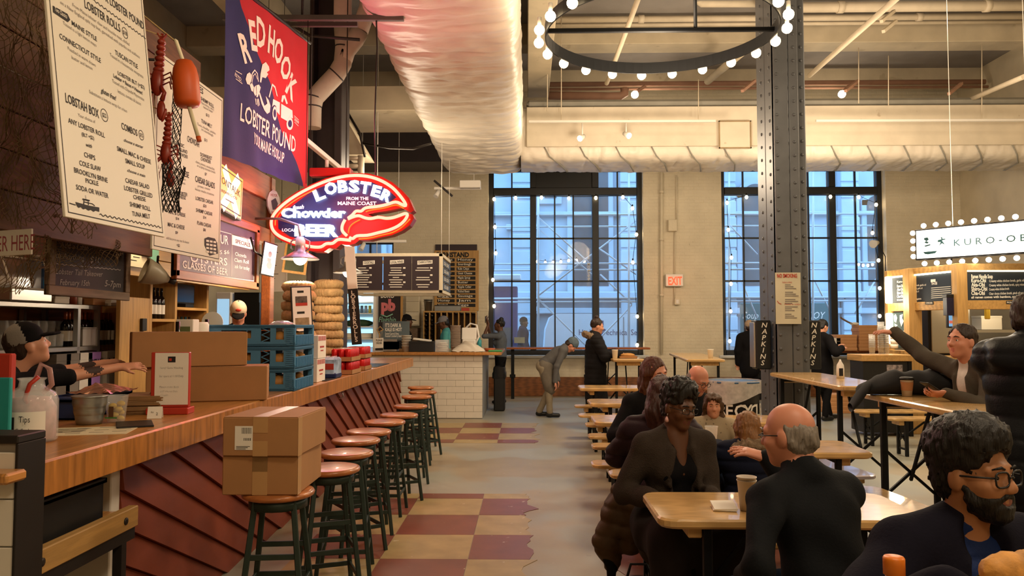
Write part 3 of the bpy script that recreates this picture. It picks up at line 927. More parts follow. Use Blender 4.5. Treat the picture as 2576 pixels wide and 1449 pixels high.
# ---- rope-wrapped pilings with pendant lamps
def piling(label, x, y, top, n):
    t = thing('rope_piling', label, 'post', (x, y, BT))
    MB().cyl((0, 0, 0), (0, 0, top - BT - .03), .1, n=16).build('core', M_barn, t)
    hh = (top - BT) / n
    for k in range(n):
        zc = hh * (k + .5)
        ph = rnd.random() * 6
        mb = MB()
        def fn(u, v):
            a, b = 2 * PI * u, 2 * PI * v
            r = hh * .54 * (1 + .2 * math.sin(12 * a + 2 * b + ph) * math.sin(12 * a - 2 * b))
            R_ = .1 + .012 * math.sin(3 * a + ph)
            return V(((R_ + r * math.cos(b)) * math.cos(a), (R_ + r * math.cos(b)) * math.sin(a), zc + r * math.sin(b)))
        mb.grid(fn, 72, 10, cu=True, cv=True)
        mb.build('rope_coil', M_rope, t)
    return t
piling('pale rope-wrapped post on the bar beside the white written plank', -2.05, 7.95, 2.02, 11)
piling('dark rope-wrapped post behind the framed photo sign on the bar', -2.1, 7.05, 1.95, 10)
M_shade = flat('lamp_shade_grey', '8d8a86', .3, metal=.6)
def pendant(label, p, arm):
    t = thing('pendant_lamp', label, 'lamp', p)
    MB().lathe([(.045, .11), (.05, .06), (.075, .045), (.165, -.005), (.172, -.015), (.168, -.018), (.08, .03), (.045, .045)], n=28, caps=False).build('shade', M_shade, t)
    MB().lathe([(0, .19), (.03, .19), (.045, .16), (.045, .1), (.0, .1)], n=16).build('cap', M_white, t)
    for s_ in (-1, 1): MB().tube([(s_ * .05, 0, .06), (s_ * .085, 0, .09), (s_ * .085, 0, .15), (s_ * .03, 0, .18)], .007, 6).build('handle', M_shade, t)
    MB().sph((0, 0, -.01), (.062, .062, .06), 16).build('bulb', M_bulbw, t)
    MB().tube([(0, 0, .18), (-.02, 0, .3), (-.2, 0, .36), (arm, 0, .36)], .012, 8).build('arm', M_shade, t)
    lamp(V(p) + V((0, 0, -.12)), 26, r=.06, name='pendant_light')
pendant('barn pendant lamp glowing under the neon claw sign, left of the pair', W(755, 648, 7.0), -.42)
pendant('barn pendant lamp in front of the cocktail menu, right of the pair', W(876, 683, 8.8), -.6)

# ---- small things on the bar
t = thing('tip_jar', 'clear handled tip jar with handwritten paper label at the near bar end', 'jar', (-2.06, 3.18, BT))
MB().lathe([(.0, .0), (.095, 0), (.1, .01), (.1, .17), (.09, .2), (.05, .225), (.045, .25), (.055, .26), (.05, .262), (.04, .25), (.045, .22), (.085, .195), (.094, .168), (.094, .012), (0, .008)], n=28, caps=False).build('jar_glass', M_glassw, t)
MB().lathe([(0, .01), (.092, .012), (.092, .14), (.07, .18), (.0, .19)], n=20).build('filling', mat('pink_filling', 'c08a86', .4, var=.4, sc=22), t)
mb = MB(); mb.grid(lambda u, v: V((.1015 * math.sin(-1.0 + 2.1 * u), -.1015 * math.cos(-1.0 + 2.1 * u), .01 + .12 * v)), 14, 2); mb.build('paper_label', M_paper, t)
mb = MB(M.Translation((.02, -.1025, .06)) @ M.Rotation(PI / 2, 4, 'X')); mb.text('Tips', .02, .03, .035, xs=.8); mb.text('Coffee Jar', .02, -.01, .022, xs=.8); mb.bb(-.05, -.022, -.01, .05, 0, .001); mb.build('handwriting', M_ink, t)
MB().tube([(.05, 0, .2), (.09, -.01, .235), (.085, -.02, .3), (.05, -.02, .32), (.03, -.02, .26)], .011, 8).build('handle', mat('pink_clear', 'd0a09a', .1, var=0, alpha=.55), t)
MB().tube([(.03, -.06, .15), (.02, -.075, .18), (.03, -.06, .24), (.06, -.05, .27)], .009, 8).build('ribbon', M_red, t)
tag(MB().bb(-.13, .13, -.01, .01, 0, .28, .004).build('teal_sign', flat('teal_board', '1f8f8c', .5), loc=(-2.12, 2.95, BT)), 'edge of a teal board standing on the bar at left border', 'sign')
t = thing('snack_rack', 'red display rack with shiny bags behind the tip jar', 'rack', (-2.34, 3.3, BT))
MB().bb(-.12, .12, -.02, .02, 0, .36, .006).build('back_board', M_red, t)
for k in range(4):
    mb = MB(); mb.box((-.08 + k * .055, -.03, .3 - (k % 2) * .13), (.05, .03, .07), .012); mb.build('bag', flat('foil_bag%d' % (k % 2), ('d8d4d0', '26242a')[k % 2], .2, metal=.7), t)
t = thing('steel_bucket', 'small ribbed galvanised bucket on the bar', 'bucket', (-2.14, 3.75, BT))
pr = [(0, .004), (.056, 0), (.058, .01)] + [(.06 + .018 * q / 10 + (.0025 if q in (5, 7, 8) else 0), .012 + .118 * q / 10) for q in range(11)] + [(.08, .134), (.076, .134), (.07, .06), (.055, .012), (0, .012)]
MB().lathe(pr, n=32, caps=False).build('body', M_galv, t)
MB().lathe([(.078, .13), (.082, .132), (.082, .138), (.078, .138)], n=32).build('rim', M_galv, t)
t = thing('lemon_cup', 'clear plastic cup of yellow lemon wedges beside the steel bucket', 'cup', (-2.05, 3.83, BT))
MB().lathe([(0, 0), (.04, 0), (.055, .13), (.058, .132), (.053, .13), (.039, .004)], n=24, caps=False).build('cup', M_clear, t)
for k in range(9): MB().sph((.02 * math.cos(k * 2.4), .02 * math.sin(k * 2.4), .018 + k * .009), (.022, .018, .014), 8).build('lemon_wedge', mat('lemon', 'd9b51f', .4, var=.15, sc=30), t)
mb = MB(M.Translation((0, -.0495, .05)) @ M.Rotation(PI / 2, 4, 'X')); mb.bb(-.012, .012, -.025, .03, 0, .001); mb.k = 1; mb.bb(-.03, .03, -.028, -.022, 0, .0012); mb.build('print', [flat('cup_brown', '5b3a1e'), flat('cup_green', '3f8b3a')], t)
t = thing('menu_stack', 'stack of brown paper menus on the bar behind the lemon cup', 'paper', (-2.12, 4.28, BT), .3)
for k in range(14): MB().box((rnd.uniform(-.008, .008), rnd.uniform(-.008, .008), .0035 + k * .007), (.2, .28, .0062), rz=rnd.uniform(-.05, .05)).build('sheet', M_paperb, t)
t = thing('tent_card', 'tiny white folded card on the bar beside the menu stack', 'card', (-1.93, 3.99, BT), .25)
MB(M.Translation((0, -.03, 0)) @ M.Rotation(-.35, 4, 'X')).bb(-.035, .035, 0, .002, 0, .062).build('front', M_paper, t)
MB(M.Translation((0, .015, 0)) @ M.Rotation(.35, 4, 'X')).bb(-.035, .035, 0, .002, 0, .062).build('back', M_paper, t)
mb = MB(M.Translation((0, -.0315, 0)) @ M.Rotation(-.35, 4, 'X') @ M.Rotation(PI / 2, 4, 'X')); mb.text('2', .012, .018, .02); mb.text('for', -.01, .03, .012); mb.build('print', M_ink, t)
t = thing('table_sign', 'red-framed upright paper sign on the bar', 'sign', (-1.95, 4.2, BT), .12)
MB().bb(-.11, .11, -.06, .06, 0, .035, .004).build('base', M_red, t)
MB().bb(-.1, .1, -.018, .018, .035, .335, .003).build('board', M_red, t)
mb = MB(M.Translation((0.008, -.0185, .19)) @ M.Rotation(PI / 2, 4, 'X')); mb.bb(-.087, .089, -.14, .142, 0, .001); mb.k = 1
lines(mb, [('Sorry! Game Watching', .0, .055, .016), ('Bar opens at 11:00 Daily', 0, .01, .016), ('Please come back', -.01, -.05, .018), ('and see us then.', -.01, -.072, .018), ('Cheers...', -.03, -.094, .018)], xs=.8)
mb.bb(-.02, .02, .09, .122, .001, .0016); mb.k = 2; mb.bb(-.014, .0, .098, .112, .0016, .002)
mb.build('paper', [M_paper, M_ink, M_red], t)
t = thing('hot_sauce', 'hot sauce bottle with green neck and red cap behind the red sign', 'bottle', (-2.08, 4.28, BT))
MB().lathe([(0, 0), (.03, 0), (.031, .08), (.022, .105), (.01, .12), (.01, .125)], n=16).build('glass', mat('sauce_glass', '8a5b45', .15, var=.1, alpha=.8), t)
MB().lathe([(.011, .1), (.0135, .12), (.012, .15), (.0, .15)], n=14).build('neck_band', flat('green_foil', '1f7a3a', .4), t)
MB().lathe([(.013, .15), (.013, .17), (0, .17)], n=14).build('cap', M_red, t)
MB().bb(-.02, .02, -.032, -.03, .02, .07).build('label', M_paper, t)
t = thing('paper_menu', 'printed cream menu sheet lying at the bar edge', 'menu', (-2.0, 3.5, BT), .25)
mb = MB(); mb.bb(-.19, .19, -.14, .14, 0, .0015); mb.k = 1
for k in range(11): mb.bb(-.16 + .09 * (k % 4), -.1 + .09 * (k % 4), -.11 + .021 * k, -.104 + .021 * k, .0015, .002)
lines(mb, [('MENU', -.1, -.12, .05), ('LOBSTER', .08, .08, .04), ('ROLLS', .08, .03, .04)])
for k in range(18):
    if k % 2: mb.bb(-.15, -.02, -.06 + .009 * k, -.057 + .009 * k, .0015, .002)
mb.build('sheet', [mat('menu_cream', 'd3c9a6', .5, var=.05), M_ink], t)
tag(MB().box((0, 0, .004), (.16, .24, .008), .002, rz=.5).build('clipboard', M_plblk, loc=(-1.9, 3.72, BT)), 'thin black folder lying on the bar beside the cream menu', 'folder')
t = thing('storage_bin', 'dark blue plastic bin on the back edge of the bar', 'bin', (-2.38, 4.15, BT))
open_box(MB(), .2, .5, .1).build('body', flat('navy_plastic', '1d2f5a', .4), t); o = MB(); open_box(o, .22, .52, .02, .012); o.build('rim', flat('navy_plastic', '1d2f5a', .4), t, loc=(0, 0, .09))
t = thing('foil_tray', 'crumpled foil packet lying on the dark blue bin', 'packet', (-2.34, 4.22, BT + .11))
MB().grid(lambda u, v: V((-.12 + .24 * u, -.16 + .32 * v, .012 + .018 * wig(u * 9 + v * 13, 2, 1.5) + .04 * math.sin(PI * u) * math.sin(PI * v))), 12, 14, smooth=False).build('foil', flat('foil_pink', 'c99a86', .2, metal=.8), t)
# framed photo sign on the dark piling
t = thing('photo_sign', 'framed white sign with photos fixed to the rope post', 'sign', W(763, 830, 6.75))
m_ = plane(W(736, 838, 6.72), W(790, 834, 6.85) - W(736, 838, 6.72))
mb = MB(m_); w_, h_ = .195, .41
mb.bb(0, w_, 0, h_, -.012, 0, .003); mb.k = 1; mb.bb(.012, w_ - .012, .012, h_ - .012, 0, .001); mb.k = 2; mb.bb(.04, .15, .17 + .07, .32, .001, .002); mb.k = 3; mb.bb(.03, .16, .03, .13, .001, .002); mb.k = 0; mb.bb(.05, .12, .165, .185, .001, .002); mb.bb(.06, .12, .35, .37, .001, .0015)
mb.k = 4; mb.bb(.04, .15, .235, .262, .002, .0025)
mb.build('frame', [M_dark, M_paper, mat('photo_dark', '54473f', .4, var=.7, sc=30), mat('photo_sepia', '94805f', .4, var=.4, sc=22), M_red], t, world=True)
# white plank with black lower half leaning at the second lamp
m_ = plane(W(885, 868, 8.5), (W(908, 866, 8.5) - W(885, 868, 8.5)), W(866, 590, 8.5) - W(885, 868, 8.5))
t = thing('written_plank', 'tall narrow plank, white above and black with white writing below, at the pale rope post', 'sign', W(885, 868, 8.5))
mb = MB(m_); mb.bb(0, .11, .62, 1.25, -.02, 0, .003); mb.k = 1; mb.bb(0, .11, 0, .62, -.02, 0, .003); mb.k = 0
for k, ch in enumerate('LOBSTERROLLS'): mb.text(ch, .055, .56 - k * .048, .06, xs=1.2, z=.002, bold=.02)
mb.build('plank', [M_paper, M_ink], t, world=True)

# ================================================================== stall header, back bar
hd = thing('stall_header', 'dark wooden header above the bar that carries the menu boards', 'header', (-2.5, 4.5, 2.0))
XH = -2.55
for j in range(8):
    z0 = 2.02 + j * .2
    yb = 5.9 if j > 2 else 5.2
    MB().bb(XH - .05, XH - .01 + .004 * (j % 2), 1.6, yb, z0, z0 + .194, .004).build('plank', M_darkw, hd, world=True)
MB().bb(XH - .06, XH + .02, 5.2, 7.6, 2.78, 3.02, .006).build('beam', M_orw, hd, world=True)
MB().bb(XH - .06, XH + .02, 5.2, 7.6, 2.36, 2.5, .006).build('beam', M_orw, hd, world=True)
MB().bb(XH - .5, XH - .06, 5.2, 7.6, 2.36, 2.4, .004).build('shelf_board', M_orw, hd, world=True)
MB().bb(XH - .06, XH + .03, 7.5, 7.62, BT, 3.02, .006).build('post', M_orw, hd, world=True)
MB().bb(XH - .06, XH + .03, 1.6, 1.72, BT, 3.6, .006).build('post', M_darkw, hd, world=True)
MB().bb(XH - .055, XH - .015, 6.3, 7.5, 2.5, 2.78).build('back_board', M_darkw, hd, world=True)
# inner lit fascia, plank wall
fa = thing('inner_fascia', 'yellow pine plank fascia lit from below inside the stall', 'fascia', (-3.4, 7.0, 2.0))
for j in range(4):
    MB().bb(-3.42, -3.38, 5.9, 9.3, 1.98 + j * .17, 1.98 + j * .17 + .165, .004).build('plank', M_pine, fa, world=True)
MB().bb(-3.38, -3.3, 6.6, 6.7, 2.2, 2.66, .004).build('post', M_pine, fa, world=True)
lamp((-3.05, 6.5, 2.55), 22, (1, .72, .35), r=.08, name='stall_inner_light')
lamp((-3.1, 4.4, 2.7), 16, (1, .65, .35), r=.08, name='stall_inner_light')
lamp((-3.1, 8.6, 2.1), 14, (1, .7, .42), r=.06, name='stall_inner_light')
bk = thing('back_wall_panel', 'plywood back wall of the stall behind the steel shelves', 'panel', (-4.4, 6, 0))
for k in range(6): MB().bb(-4.48, -4.44, 3.0 + k * 1.1, 4.095 + k * 1.1, 0, 3.4, .003).build('panel', M_orw, bk, world=True)
# steel shelving
ss = thing('steel_shelves', 'stainless steel back-bar shelving with bottles and glasses', 'shelf', (-4.1, 6.2, 0))
for z in (1.735, 1.37, .95): MB().bb(-4.42, -3.9, 3.4, 6.98, z - .04, z, .004).build('shelf', M_stain, ss, world=True)
for y in (3.5, 6.62, 6.93):
    MB().bb(-3.94, -3.9, y, y + .04, 0, 1.7).build('upright', M_stain, ss, world=True)
    MB().bb(-4.42, -4.38, y, y + .04, 0, 1.7).build('upright', M_stain, ss, world=True)
M_wine = mat('wine_glass_dark', '140f0c', .12, var=0)
M_cap = flat('wine_capsule', '9a4a1f', .4)
def bottle(loc, label, h=.3, r=.037, cap=M_cap, body=M_wine, group='wine bottles on the steel shelf'):
    t = thing('wine_bottle', label, 'bottle', loc, group=group)
    MB().lathe([(0, 0), (r, 0), (r, h * .6), (r * .8, h * .68), (r * .38, h * .75), (r * .38, h * .8)], n=14).build('glass', body, t)
    MB().lathe([(r * .4, h * .78), (r * .42, h), (0, h)], n=10).build('capsule', cap, t)
    MB().lathe([(r * 1.01, h * .15), (r * 1.02, h * .45)], n=14, caps=False).build('label', M_paper, t)
    return t
for k, px in enumerate((163, 172, 182, 192, 202, 211, 221, 231, 250, 258, 267, 277)):
    p = Wx(px, 850, -4.02)
    bottle((p.x, p.y, 1.37), 'dark wine bottle with orange capsule on the middle steel shelf, ' + (ORDS[k] + ' from the left' if k < 8 else ORDS[k - 8] + ' past the upright'), .3)
def glassware(name, loc, label, prof, m=M_glassw, cat='glass', group=None, n=16):
    return tag(MB().lathe(prof, n=n, caps=False).build(name, m, loc=loc), label, cat, group)
G1 = [(.0, .004), (.03, 0), (.036, .01), (.04, .11), (.037, .11), (.033, .012), (0, .008)]
for k in range(16):
    p = Wx(4 + k * 9.5, 870, -4.0 if k % 2 else -4.16)
    glassware('tumbler', (p.x, p.y, 1.37), 'clear tumbler on the middle steel shelf, %s from the left in the %s row' % (ORDS[k // 2], 'back' if k % 2 == 0 else 'front'), G1, group='tumblers on the steel shelf')
for k in range(8):
    p = Wx(6 + k * 20, 870, -4.1)
    glassware('wine_glass', (p.x, p.y, 1.37), 'stemmed glass behind the tumblers on the steel shelf, %s from the left' % ORDS[k], [(0, 0), (.035, .002), (.005, .01), (.005, .09), (.035, .13), (.04, .18), (.033, .22), (.031, .22), (.037, .18), (.03, .132), (0, .1)], group='stemmed glasses on the steel shelf')
for k, (px, w_) in enumerate(((205, .1), (225, .09))):
    p = Wx(px, 862, -3.96); t = thing('plastic_tub', ('frosted plastic tub on the steel shelf, left of two', 'frosted plastic tub on the steel shelf, right of two')[k], 'tub', (p.x, p.y, 1.37))
    open_box(MB(), w_, .14, .16, .004).build('body', mat('frosted', 'd8d2cb', .4, var=0, alpha=.6), t); o = MB(); open_box(o, w_ + .01, .15, .012, .006); o.build('rim', mat('frosted', 'd8d2cb', .4), t, loc=(0, 0, .152))
# below: stored boxes
for k, (px, col, lb, tx) in enumerate(((125, '6f665f', 'grey box', ''), (150, '847a72', 'warm grey box', ''), (182, 'ddd5cc', 'small white box', ''), (205, '9b6fb5', 'purple box', 'BREW'), (252, 'd8d2ca', 'white box with print', '& CO'), (272, 'b8b0a8', 'pale box', ''))):
    p = Wx(px, 900, -4.0); t = thing('stored_box', '%s under the middle steel shelf' % lb, 'box', (p.x, p.y, .95))
    MB().bb(-.12, .12, -.1, .1, 0, .36, .004).build('body', flat('boxcol%d' % k, col), t)
    MB().bb(-.122, .122, -.102, .102, .3, .362, .003).build('lid', flat('boxcol%d' % k, col), t)
    if tx: MB(M.Translation((.1225, 0, .2)) @ M(((0, 0, 1, 0), (1, 0, 0, 0), (0, 1, 0, 0), (0, 0, 0, 1)))).text(tx, 0, .05, .07, bold=.02).build('print', M_ink, t)
# on top: water jug, case, bowl, jars
p = Wx(85, 750, -4.1)
t = thing('water_jug', 'big blue water jug with light blue label on top of the steel shelves', 'jug', (p.x, p.y, 1.735))
MB().lathe([(0, 0), (.13, 0), (.135, .02), (.128, .08), (.135, .1), (.128, .18), (.135, .2), (.13, .3), (.05, .36), (.04, .38), (.0, .38)], n=24).build('body', mat('jug_blue', '3d5f8d', .15, var=.1, alpha=.85), t)
MB().bb(.1, .139, -.06, .07, .07, .2, .004).build('label', flat('jug_label', '2f8fd0', .4), t)
MB().lathe([(.045, .37), (.045, .4), (0, .4)], n=16).build('cap', M_white, t)
p = Wx(18, 752, -4.05)
t = thing('pastry_case', 'clear acrylic case with wrapped food on top of the steel shelves', 'case', (p.x, p.y, 1.735))
MB().bb(-.2, .2, -.25, .25, 0, .1, .01).build('base', M_stain, t)
mb = MB()
for (a, b) in (((-.2, -.25, .1), (-.2, -.25, .34)), ((.2, .25, .1), (.12, .25, .34)), ((.2, -.25, .1), (.12, -.25, .34)), ((.12, -.25, .34), (.12, .25, .34)), ((.2, -.25, .1), (.2, .25, .1)), ((-.2, .25, .1), (-.2, .25, .34))): mb.tube([a, b], .008, 6)
mb.build('edges', M_white, t)
MB().bb(-.19, .11, -.24, .24, .101, .335).build('cover', M_clear, t)
for k in range(3): MB().sph((.02, -.12 + k * .12, .15), (.08, .06, .05), 10).build('wrapped_food', M_paper, t)
t = thing('bowl', 'wide cream bowl with orange mark on the acrylic case', 'bowl', (p.x, p.y - .02, 1.735 + .345))
MB().lathe([(0, 0), (.1, 0), (.2, .1), (.21, .11), (.19, .1), (.09, .012), (0, .01)], n=28, caps=False).build('body', flat('bowl_cream', 'cfc08d', .4), t)
MB().lathe([(.0, .08), (.18, .1), (.13, .13), (0, .14)], n=20).build('foil_cover', M_stain, t); MB().bb(.168, .172, -.04, .04, .04, .08).build('mark', flat('orange_mark', 'c8551f'), t)
for k, (px, m_, lb) in enumerate(((163, M_glassw, 'small glass jar'), (182, mat('spice', '8a3a20', .5), 'small red spice jar'), (195, M_paper, 'small white pot'), (225, M_card, 'low brown carton'), (270, M_paper, 'little white box'), (130, M_paper, 'flat white box'))):
    p = Wx(px, 770, -3.98); t = thing('shelf_jar', lb + ' on top of the steel shelves under the chalkboard', 'jar', (p.x, p.y, 1.735))
    if k > 2: MB().bb(-.09, .09, -.1, .1, 0, .055, .004).build('body', m_, t); MB().bb(-.092, .092, -.102, .102, .04, .057, .003).build('lid', m_, t)
    else: MB().lathe([(0, 0), (.035, 0), (.036, .07), (.028, .085), (0, .085)], n=14).build('body', m_, t); MB().lathe([(.03, .083), (.03, .1), (0, .1)], n=12).build('lid', M_stain, t)

# pine cabinet with bottles and boxes
cb = thing('pine_cabinet', 'pine back-bar cabinet with open shelves of bottles', 'cabinet', (-3.9, 8.4, 0))
CX0, CX1 = -4.2, -3.72
def yx(px, x=CX1): return Wx(px, 800, x).y
Y0, Y1, Y2, Y3 = yx(302), yx(383), yx(440), yx(520)
MB().bb(CX1 - .04, CX1, Y0, Y1 - .05, 0, 1.82, .004).build('plain_panel', M_pinez, cb, world=True)
for y in (Y1 - .05, Y2, Y3): MB().bb(CX0, CX1, y, y + .05, 0, 2.05, .004).build('upright', M_pinez, cb, world=True)
for (ya_, yb_, zs) in ((Y1, Y2, (1.36, 1.62, 1.02)), (Y2 + .05, Y3, (1.75, 1.1, 1.4))):
    for z in zs: MB().bb(CX0, CX1, ya_, yb_, z - .03, z, .003).build('shelf', M_pine, cb, world=True)
MB().bb(CX0 - .02, CX0, Y0, Y3 + .05, 0, 2.05).build('back', M_orw, cb, world=True)
MB().bb(CX1 - .001, CX1 + .03, yx(352), yx(363), 1.5, 1.62, .004).build('switch_box', M_plblk, cb, world=True)
for r in range(2):
    for k in range(5):
        y = Y1 + .05 + k * .085
        bottle((CX1 - .1 - r * .12, y, 1.62), 'dark wine bottle in the pine cabinet, %s from the left in the %s row' % (ORDS[k], ('front', 'back')[r]), .32, .036, M_wine, group='bottles in the pine cabinet')
for k in range(6):
    y = Y2 + .12 + k * .1
    t = thing('liquor_bottle', 'dark liquor bottle on the lower pine shelf, %s from the left' % ORDS[k], 'bottle', (CX1 - .12, y, 1.4), group='liquor bottles on the lower pine shelf')
    MB().lathe([(0, 0), (.035, 0), (.035, .15), (.013, .2), (.013, .25), (0, .25)], n=12).build('glass', flat('liq%d' % (k % 3), ('1d2b2a', '24404a', '2a1d16')[k % 3], .15), t); MB().lathe([(.0355, .03), (.0355, .11)], n=12, caps=False).build('label', M_paper, t)
t = thing('monitor', 'small dark blue screen on the upper pine shelf', 'screen', (CX1 - .1, (Y2 + Y3) / 2, 1.75)); MB().bb(-.02, .02, -.25, .25, .04, .26, .005).build('case', M_plblk, t); MB().bb(.02, .022, -.23, .23, .06, .24).build('screen', flat('blue_screen', '1c3a66', .15), t); MB().bb(-.08, .08, -.1, .1, 0, .04, .005).build('foot', M_plblk, t)
t = thing('stored_carton', 'flat printed carton on the lower pine shelf', 'box', (CX1 - .12, (Y1 + Y2) / 2 + .05, 1.02)); MB().bb(-.1, .1, -.17, .12, 0, .3, .004).build('body', M_card, t); MB().bb(.1, .102, -.15, .1, .03, .27).build('print', M_paperb, t)
for k, (px, py, lb, kind) in enumerate(((472, 822, 'white printed carton standing by the cap-wearing cook', 0), (500, 828, 'white jar with blue print beside the printed carton', 1), (541, 812, 'round white paper tag on a sauce bottle', 2), (447, 828, 'small white-labelled bottle by the printed carton', 3), (520, 820, 'dark bottle with yellow label near the crates', 3))):
    p = Wx(px, py, -2.38 if k not in (2, 4) else -2.47)
    t = thing(('printed_carton', 'printed_jar', 'tagged_bottle', 'small_bottle', 'small_bottle')[k], lb, ('box', 'jar', 'bottle', 'bottle', 'bottle')[k], (p.x, p.y, BT))
    H = p.z - BT + .05
    if kind == 0: MB().bb(-.06, .06, -.05, .05, 0, H, .004).build('body', M_paper, t); MB().bb(-.04, .04, -.052, -.05, .1, H - .05).build('print', flat('lbl_green', '6d7a4a'), t)
    elif kind == 1: MB().lathe([(0, 0), (.07, 0), (.07, H - .02), (.06, H), (0, H)], n=18).build('body', M_paper, t); MB().lathe([(.071, H * .6), (.071, H * .85)], n=18, caps=False).build('print', flat('lbl_blue', '2b3a70'), t)
    elif kind == 2: MB().lathe([(0, 0), (.05, 0), (.05, H * .5), (.02, H * .7), (.02, H - .1), (0, H - .1)], n=14).build('glass', M_wine, t); MB().cyl((0, -.05, H - .05), (0, -.055, H - .05), .085, n=24).build('tag', M_paper, t)
    else: MB().lathe([(0, 0), (.04, 0), (.04, H * .6), (.015, H * .8), (.015, H), (0, H)], n=14).build('glass', M_wine, t); MB().lathe([(.041, H * .2), (.041, H * .5)], n=14, caps=False).build('label', M_paper, t)
# ================================================================== signs: helpers working on a sign's own plane
def on(m, px, py):
    n = m.to_3x3() @ V((0, 0, 1)); o = m.translation; d = ray(px, py)
    t = (o - EYE).dot(n) / d.dot(n)
    p = m.inverted() @ (EYE + d * t)
    return V((p.x, p.y))
def fit(mb, m, t, p0, p1, h, bold=.01, z=.0015, shear=0, warp=None):
    a, b = on(m, *p0), on(m, *p1)
    mid = ((p0[0] + p1[0]) / 2, (p0[1] + p1[1]) / 2)
    hl = (on(m, mid[0], mid[1] - h / 2) - on(m, mid[0], mid[1] + h / 2)).length
    vs, fs = text_geo(t, bold, shear)
    x0, x1 = min(v[0] for v in vs), max(v[0] for v in vs)
    ys = [v[1] for v in text_geo('H' if t.upper() == t else 'x', bold)[0]]
    y0, y1 = min(ys), max(ys)
    d = b - a; L = d.length; d = d / L; n = V((-d.y, d.x))
    out = []
    for v in vs:
        p = a + d * ((v[0] - x0) / (x1 - x0) * L) + n * (((v[1] - y0) / (y1 - y0) - .5) * hl)
        out.append((p.x, p.y, z + (warp(p.x, p.y) if warp else 0)))
    mb.add(out, fs)
def ppoly(mb, m, pts, z=.0015, warp=None):
    q = [on(m, *p) for p in pts]
    a = sum(q[i].x * q[(i + 1) % len(q)].y - q[(i + 1) % len(q)].x * q[i].y for i in range(len(q)))
    if a < 0: q = q[::-1]
    mb.add([(p.x, p.y, z + (warp(p.x, p.y) if warp else 0)) for p in q], [tuple(range(len(q)))])
def pline(mb, m, pts, w, z=.0015, wave=0, warp=None):
    q = [on(m, *p) for p in pts]
    if wave:
        a, b = q[0], q[-1]; d = b - a; n = V((-d.y, d.x)).normalized(); K = 90
        q = [a + d * (k / K) + n * (wave * math.sin(k * 1.05)) for k in range(K + 1)]
    vs = []
    for i, p in enumerate(q):
        d = (q[min(i + 1, len(q) - 1)] - q[max(i - 1, 0)]).normalized(); n = V((-d.y, d.x)) * w / 2
        for s_ in (-1, 1): e = p + n * s_; vs.append((e.x, e.y, z + (warp(p.x, p.y) if warp else 0)))
    mb.add(vs, [(2 * i, 2 * i + 2, 2 * i + 3, 2 * i + 1) for i in range(len(q) - 1)])
def pring(mb, m, c, r, w, z=.0015):
    c = on(m, *c); N = 24; vs = []
    for k in range(N):
        a = 2 * PI * k / N
        for rr in (r - w, r): vs.append((c.x + rr * math.cos(a), c.y + rr * math.sin(a), z))
    mb.add(vs, [(2 * k, 2 * k + 1, 2 * ((k + 1) % N) + 1, 2 * ((k + 1) % N)) for k in range(N)])
def border(mb, w, h, ins, t, z=.0012):
    for (a, b, c, d) in ((ins, w - ins, ins, ins + t), (ins, w - ins, h - ins - t, h - ins), (ins, ins + t, ins, h - ins), (w - ins - t, w - ins, ins, h - ins)):
        mb.add([(a, c, z), (b, c, z), (b, d, z), (a, d, z)], [(0, 1, 2, 3)])

M_menu = flat('menu_board_white', 'd9d0be', .45)
# ------------------------------------------------------------------ menu boards
def menu_board(label, BL, BR, TR, H):
    m = plane(BL, BR - BL, TR - BR)
    w = (BR - BL).length
    t = thing('menu_board', label, 'sign', BL)
    MB(m).bb(0, w, 0, H, -.012, 0, .002).build('board', M_menu, t, world=True)
    for x in (w * .15, w * .85):
        p = m @ V((x, H - .01, -.012)); MB().tube([p, V((XH, p.y, p.z + .02))], .008, 6).build('bracket', M_dark, t, world=True)
    return t, m, w
BLa, BRa = Wx(165, 545, -1.75), Wx(415, 597, -1.75)
tb, m, w = menu_board('large white lobster menu board hung over the bar, nearer and higher of two', BLa, BRa, W(368, 42, BRa.y), 1.22)
k_, g_ = MB(m), MB(m)
border(k_, w, 1.22, .018, .004)
for (t, a, b, h, bo) in (('RED HOOK LOBSTER POUND', (207, -50), (361, 66), 19, .012), ('LOBSTER ROLLS', (212, 8), (302, 72), 20, .012), ('MAINE STYLE', (180, 57), (243, 99), 11, .01),
    ('CONNECTICUT STYLE', (149, 89), (253, 153), 12, .01), ('TUSCAN STYLE', (289, 131), (346, 168), 11, .01), ('LOBSTER BLT (+$2)', (296, 183), (363, 221), 9, .01), ('Lobster + Bacon = Heaven!', (285, 191), (358, 236), 6, .02),
    ('LOBSTAH BOX', (164, 245), (248, 287), 22, .012), ('ANY LOBSTER ROLL', (171, 302), (263, 341), 12, .01), ('(BLT +$2)', (205, 337), (236, 348), 9, .01), ('CHIPS', (211, 388), (239, 398), 12, .01),
    ('COLE SLAW', (199, 409), (253, 426), 12, .01), ('BROOKLYN BRINE', (186, 427), (270, 454), 12, .01), ('PICKLE', (215, 454), (247, 462), 11, .01), ('SODA OR WATER', (191, 470), (272, 493), 12, .01),
    ('COMBOS', (305, 316), (345, 335), 16, .012), ('SMALL MAC & CHEESE', (294, 373), (379, 408), 11, .01), ('SMALL SOUP', (315, 404), (364, 421), 11, .01), ('CAESAR SALAD', (315, 453), (375, 471), 11, .01),
    ('LOBSTER GRILLED', (312, 472), (383, 493), 11, .01), ('CHEESE', (335, 495), (366, 502), 10, .01), ('SHRIMP ROLL', (326, 513), (378, 526), 11, .01), ('TUNA MELT', (332, 537), (377, 545), 11, .01),
    ('$18', (309, 80), (319, 86), 9, .01), ('$22', (257, 288), (267, 292), 10, .01), ('$15', (351, 338), (359, 342), 9, .01)):
    fit(k_, m, t, a, b, h, bo)
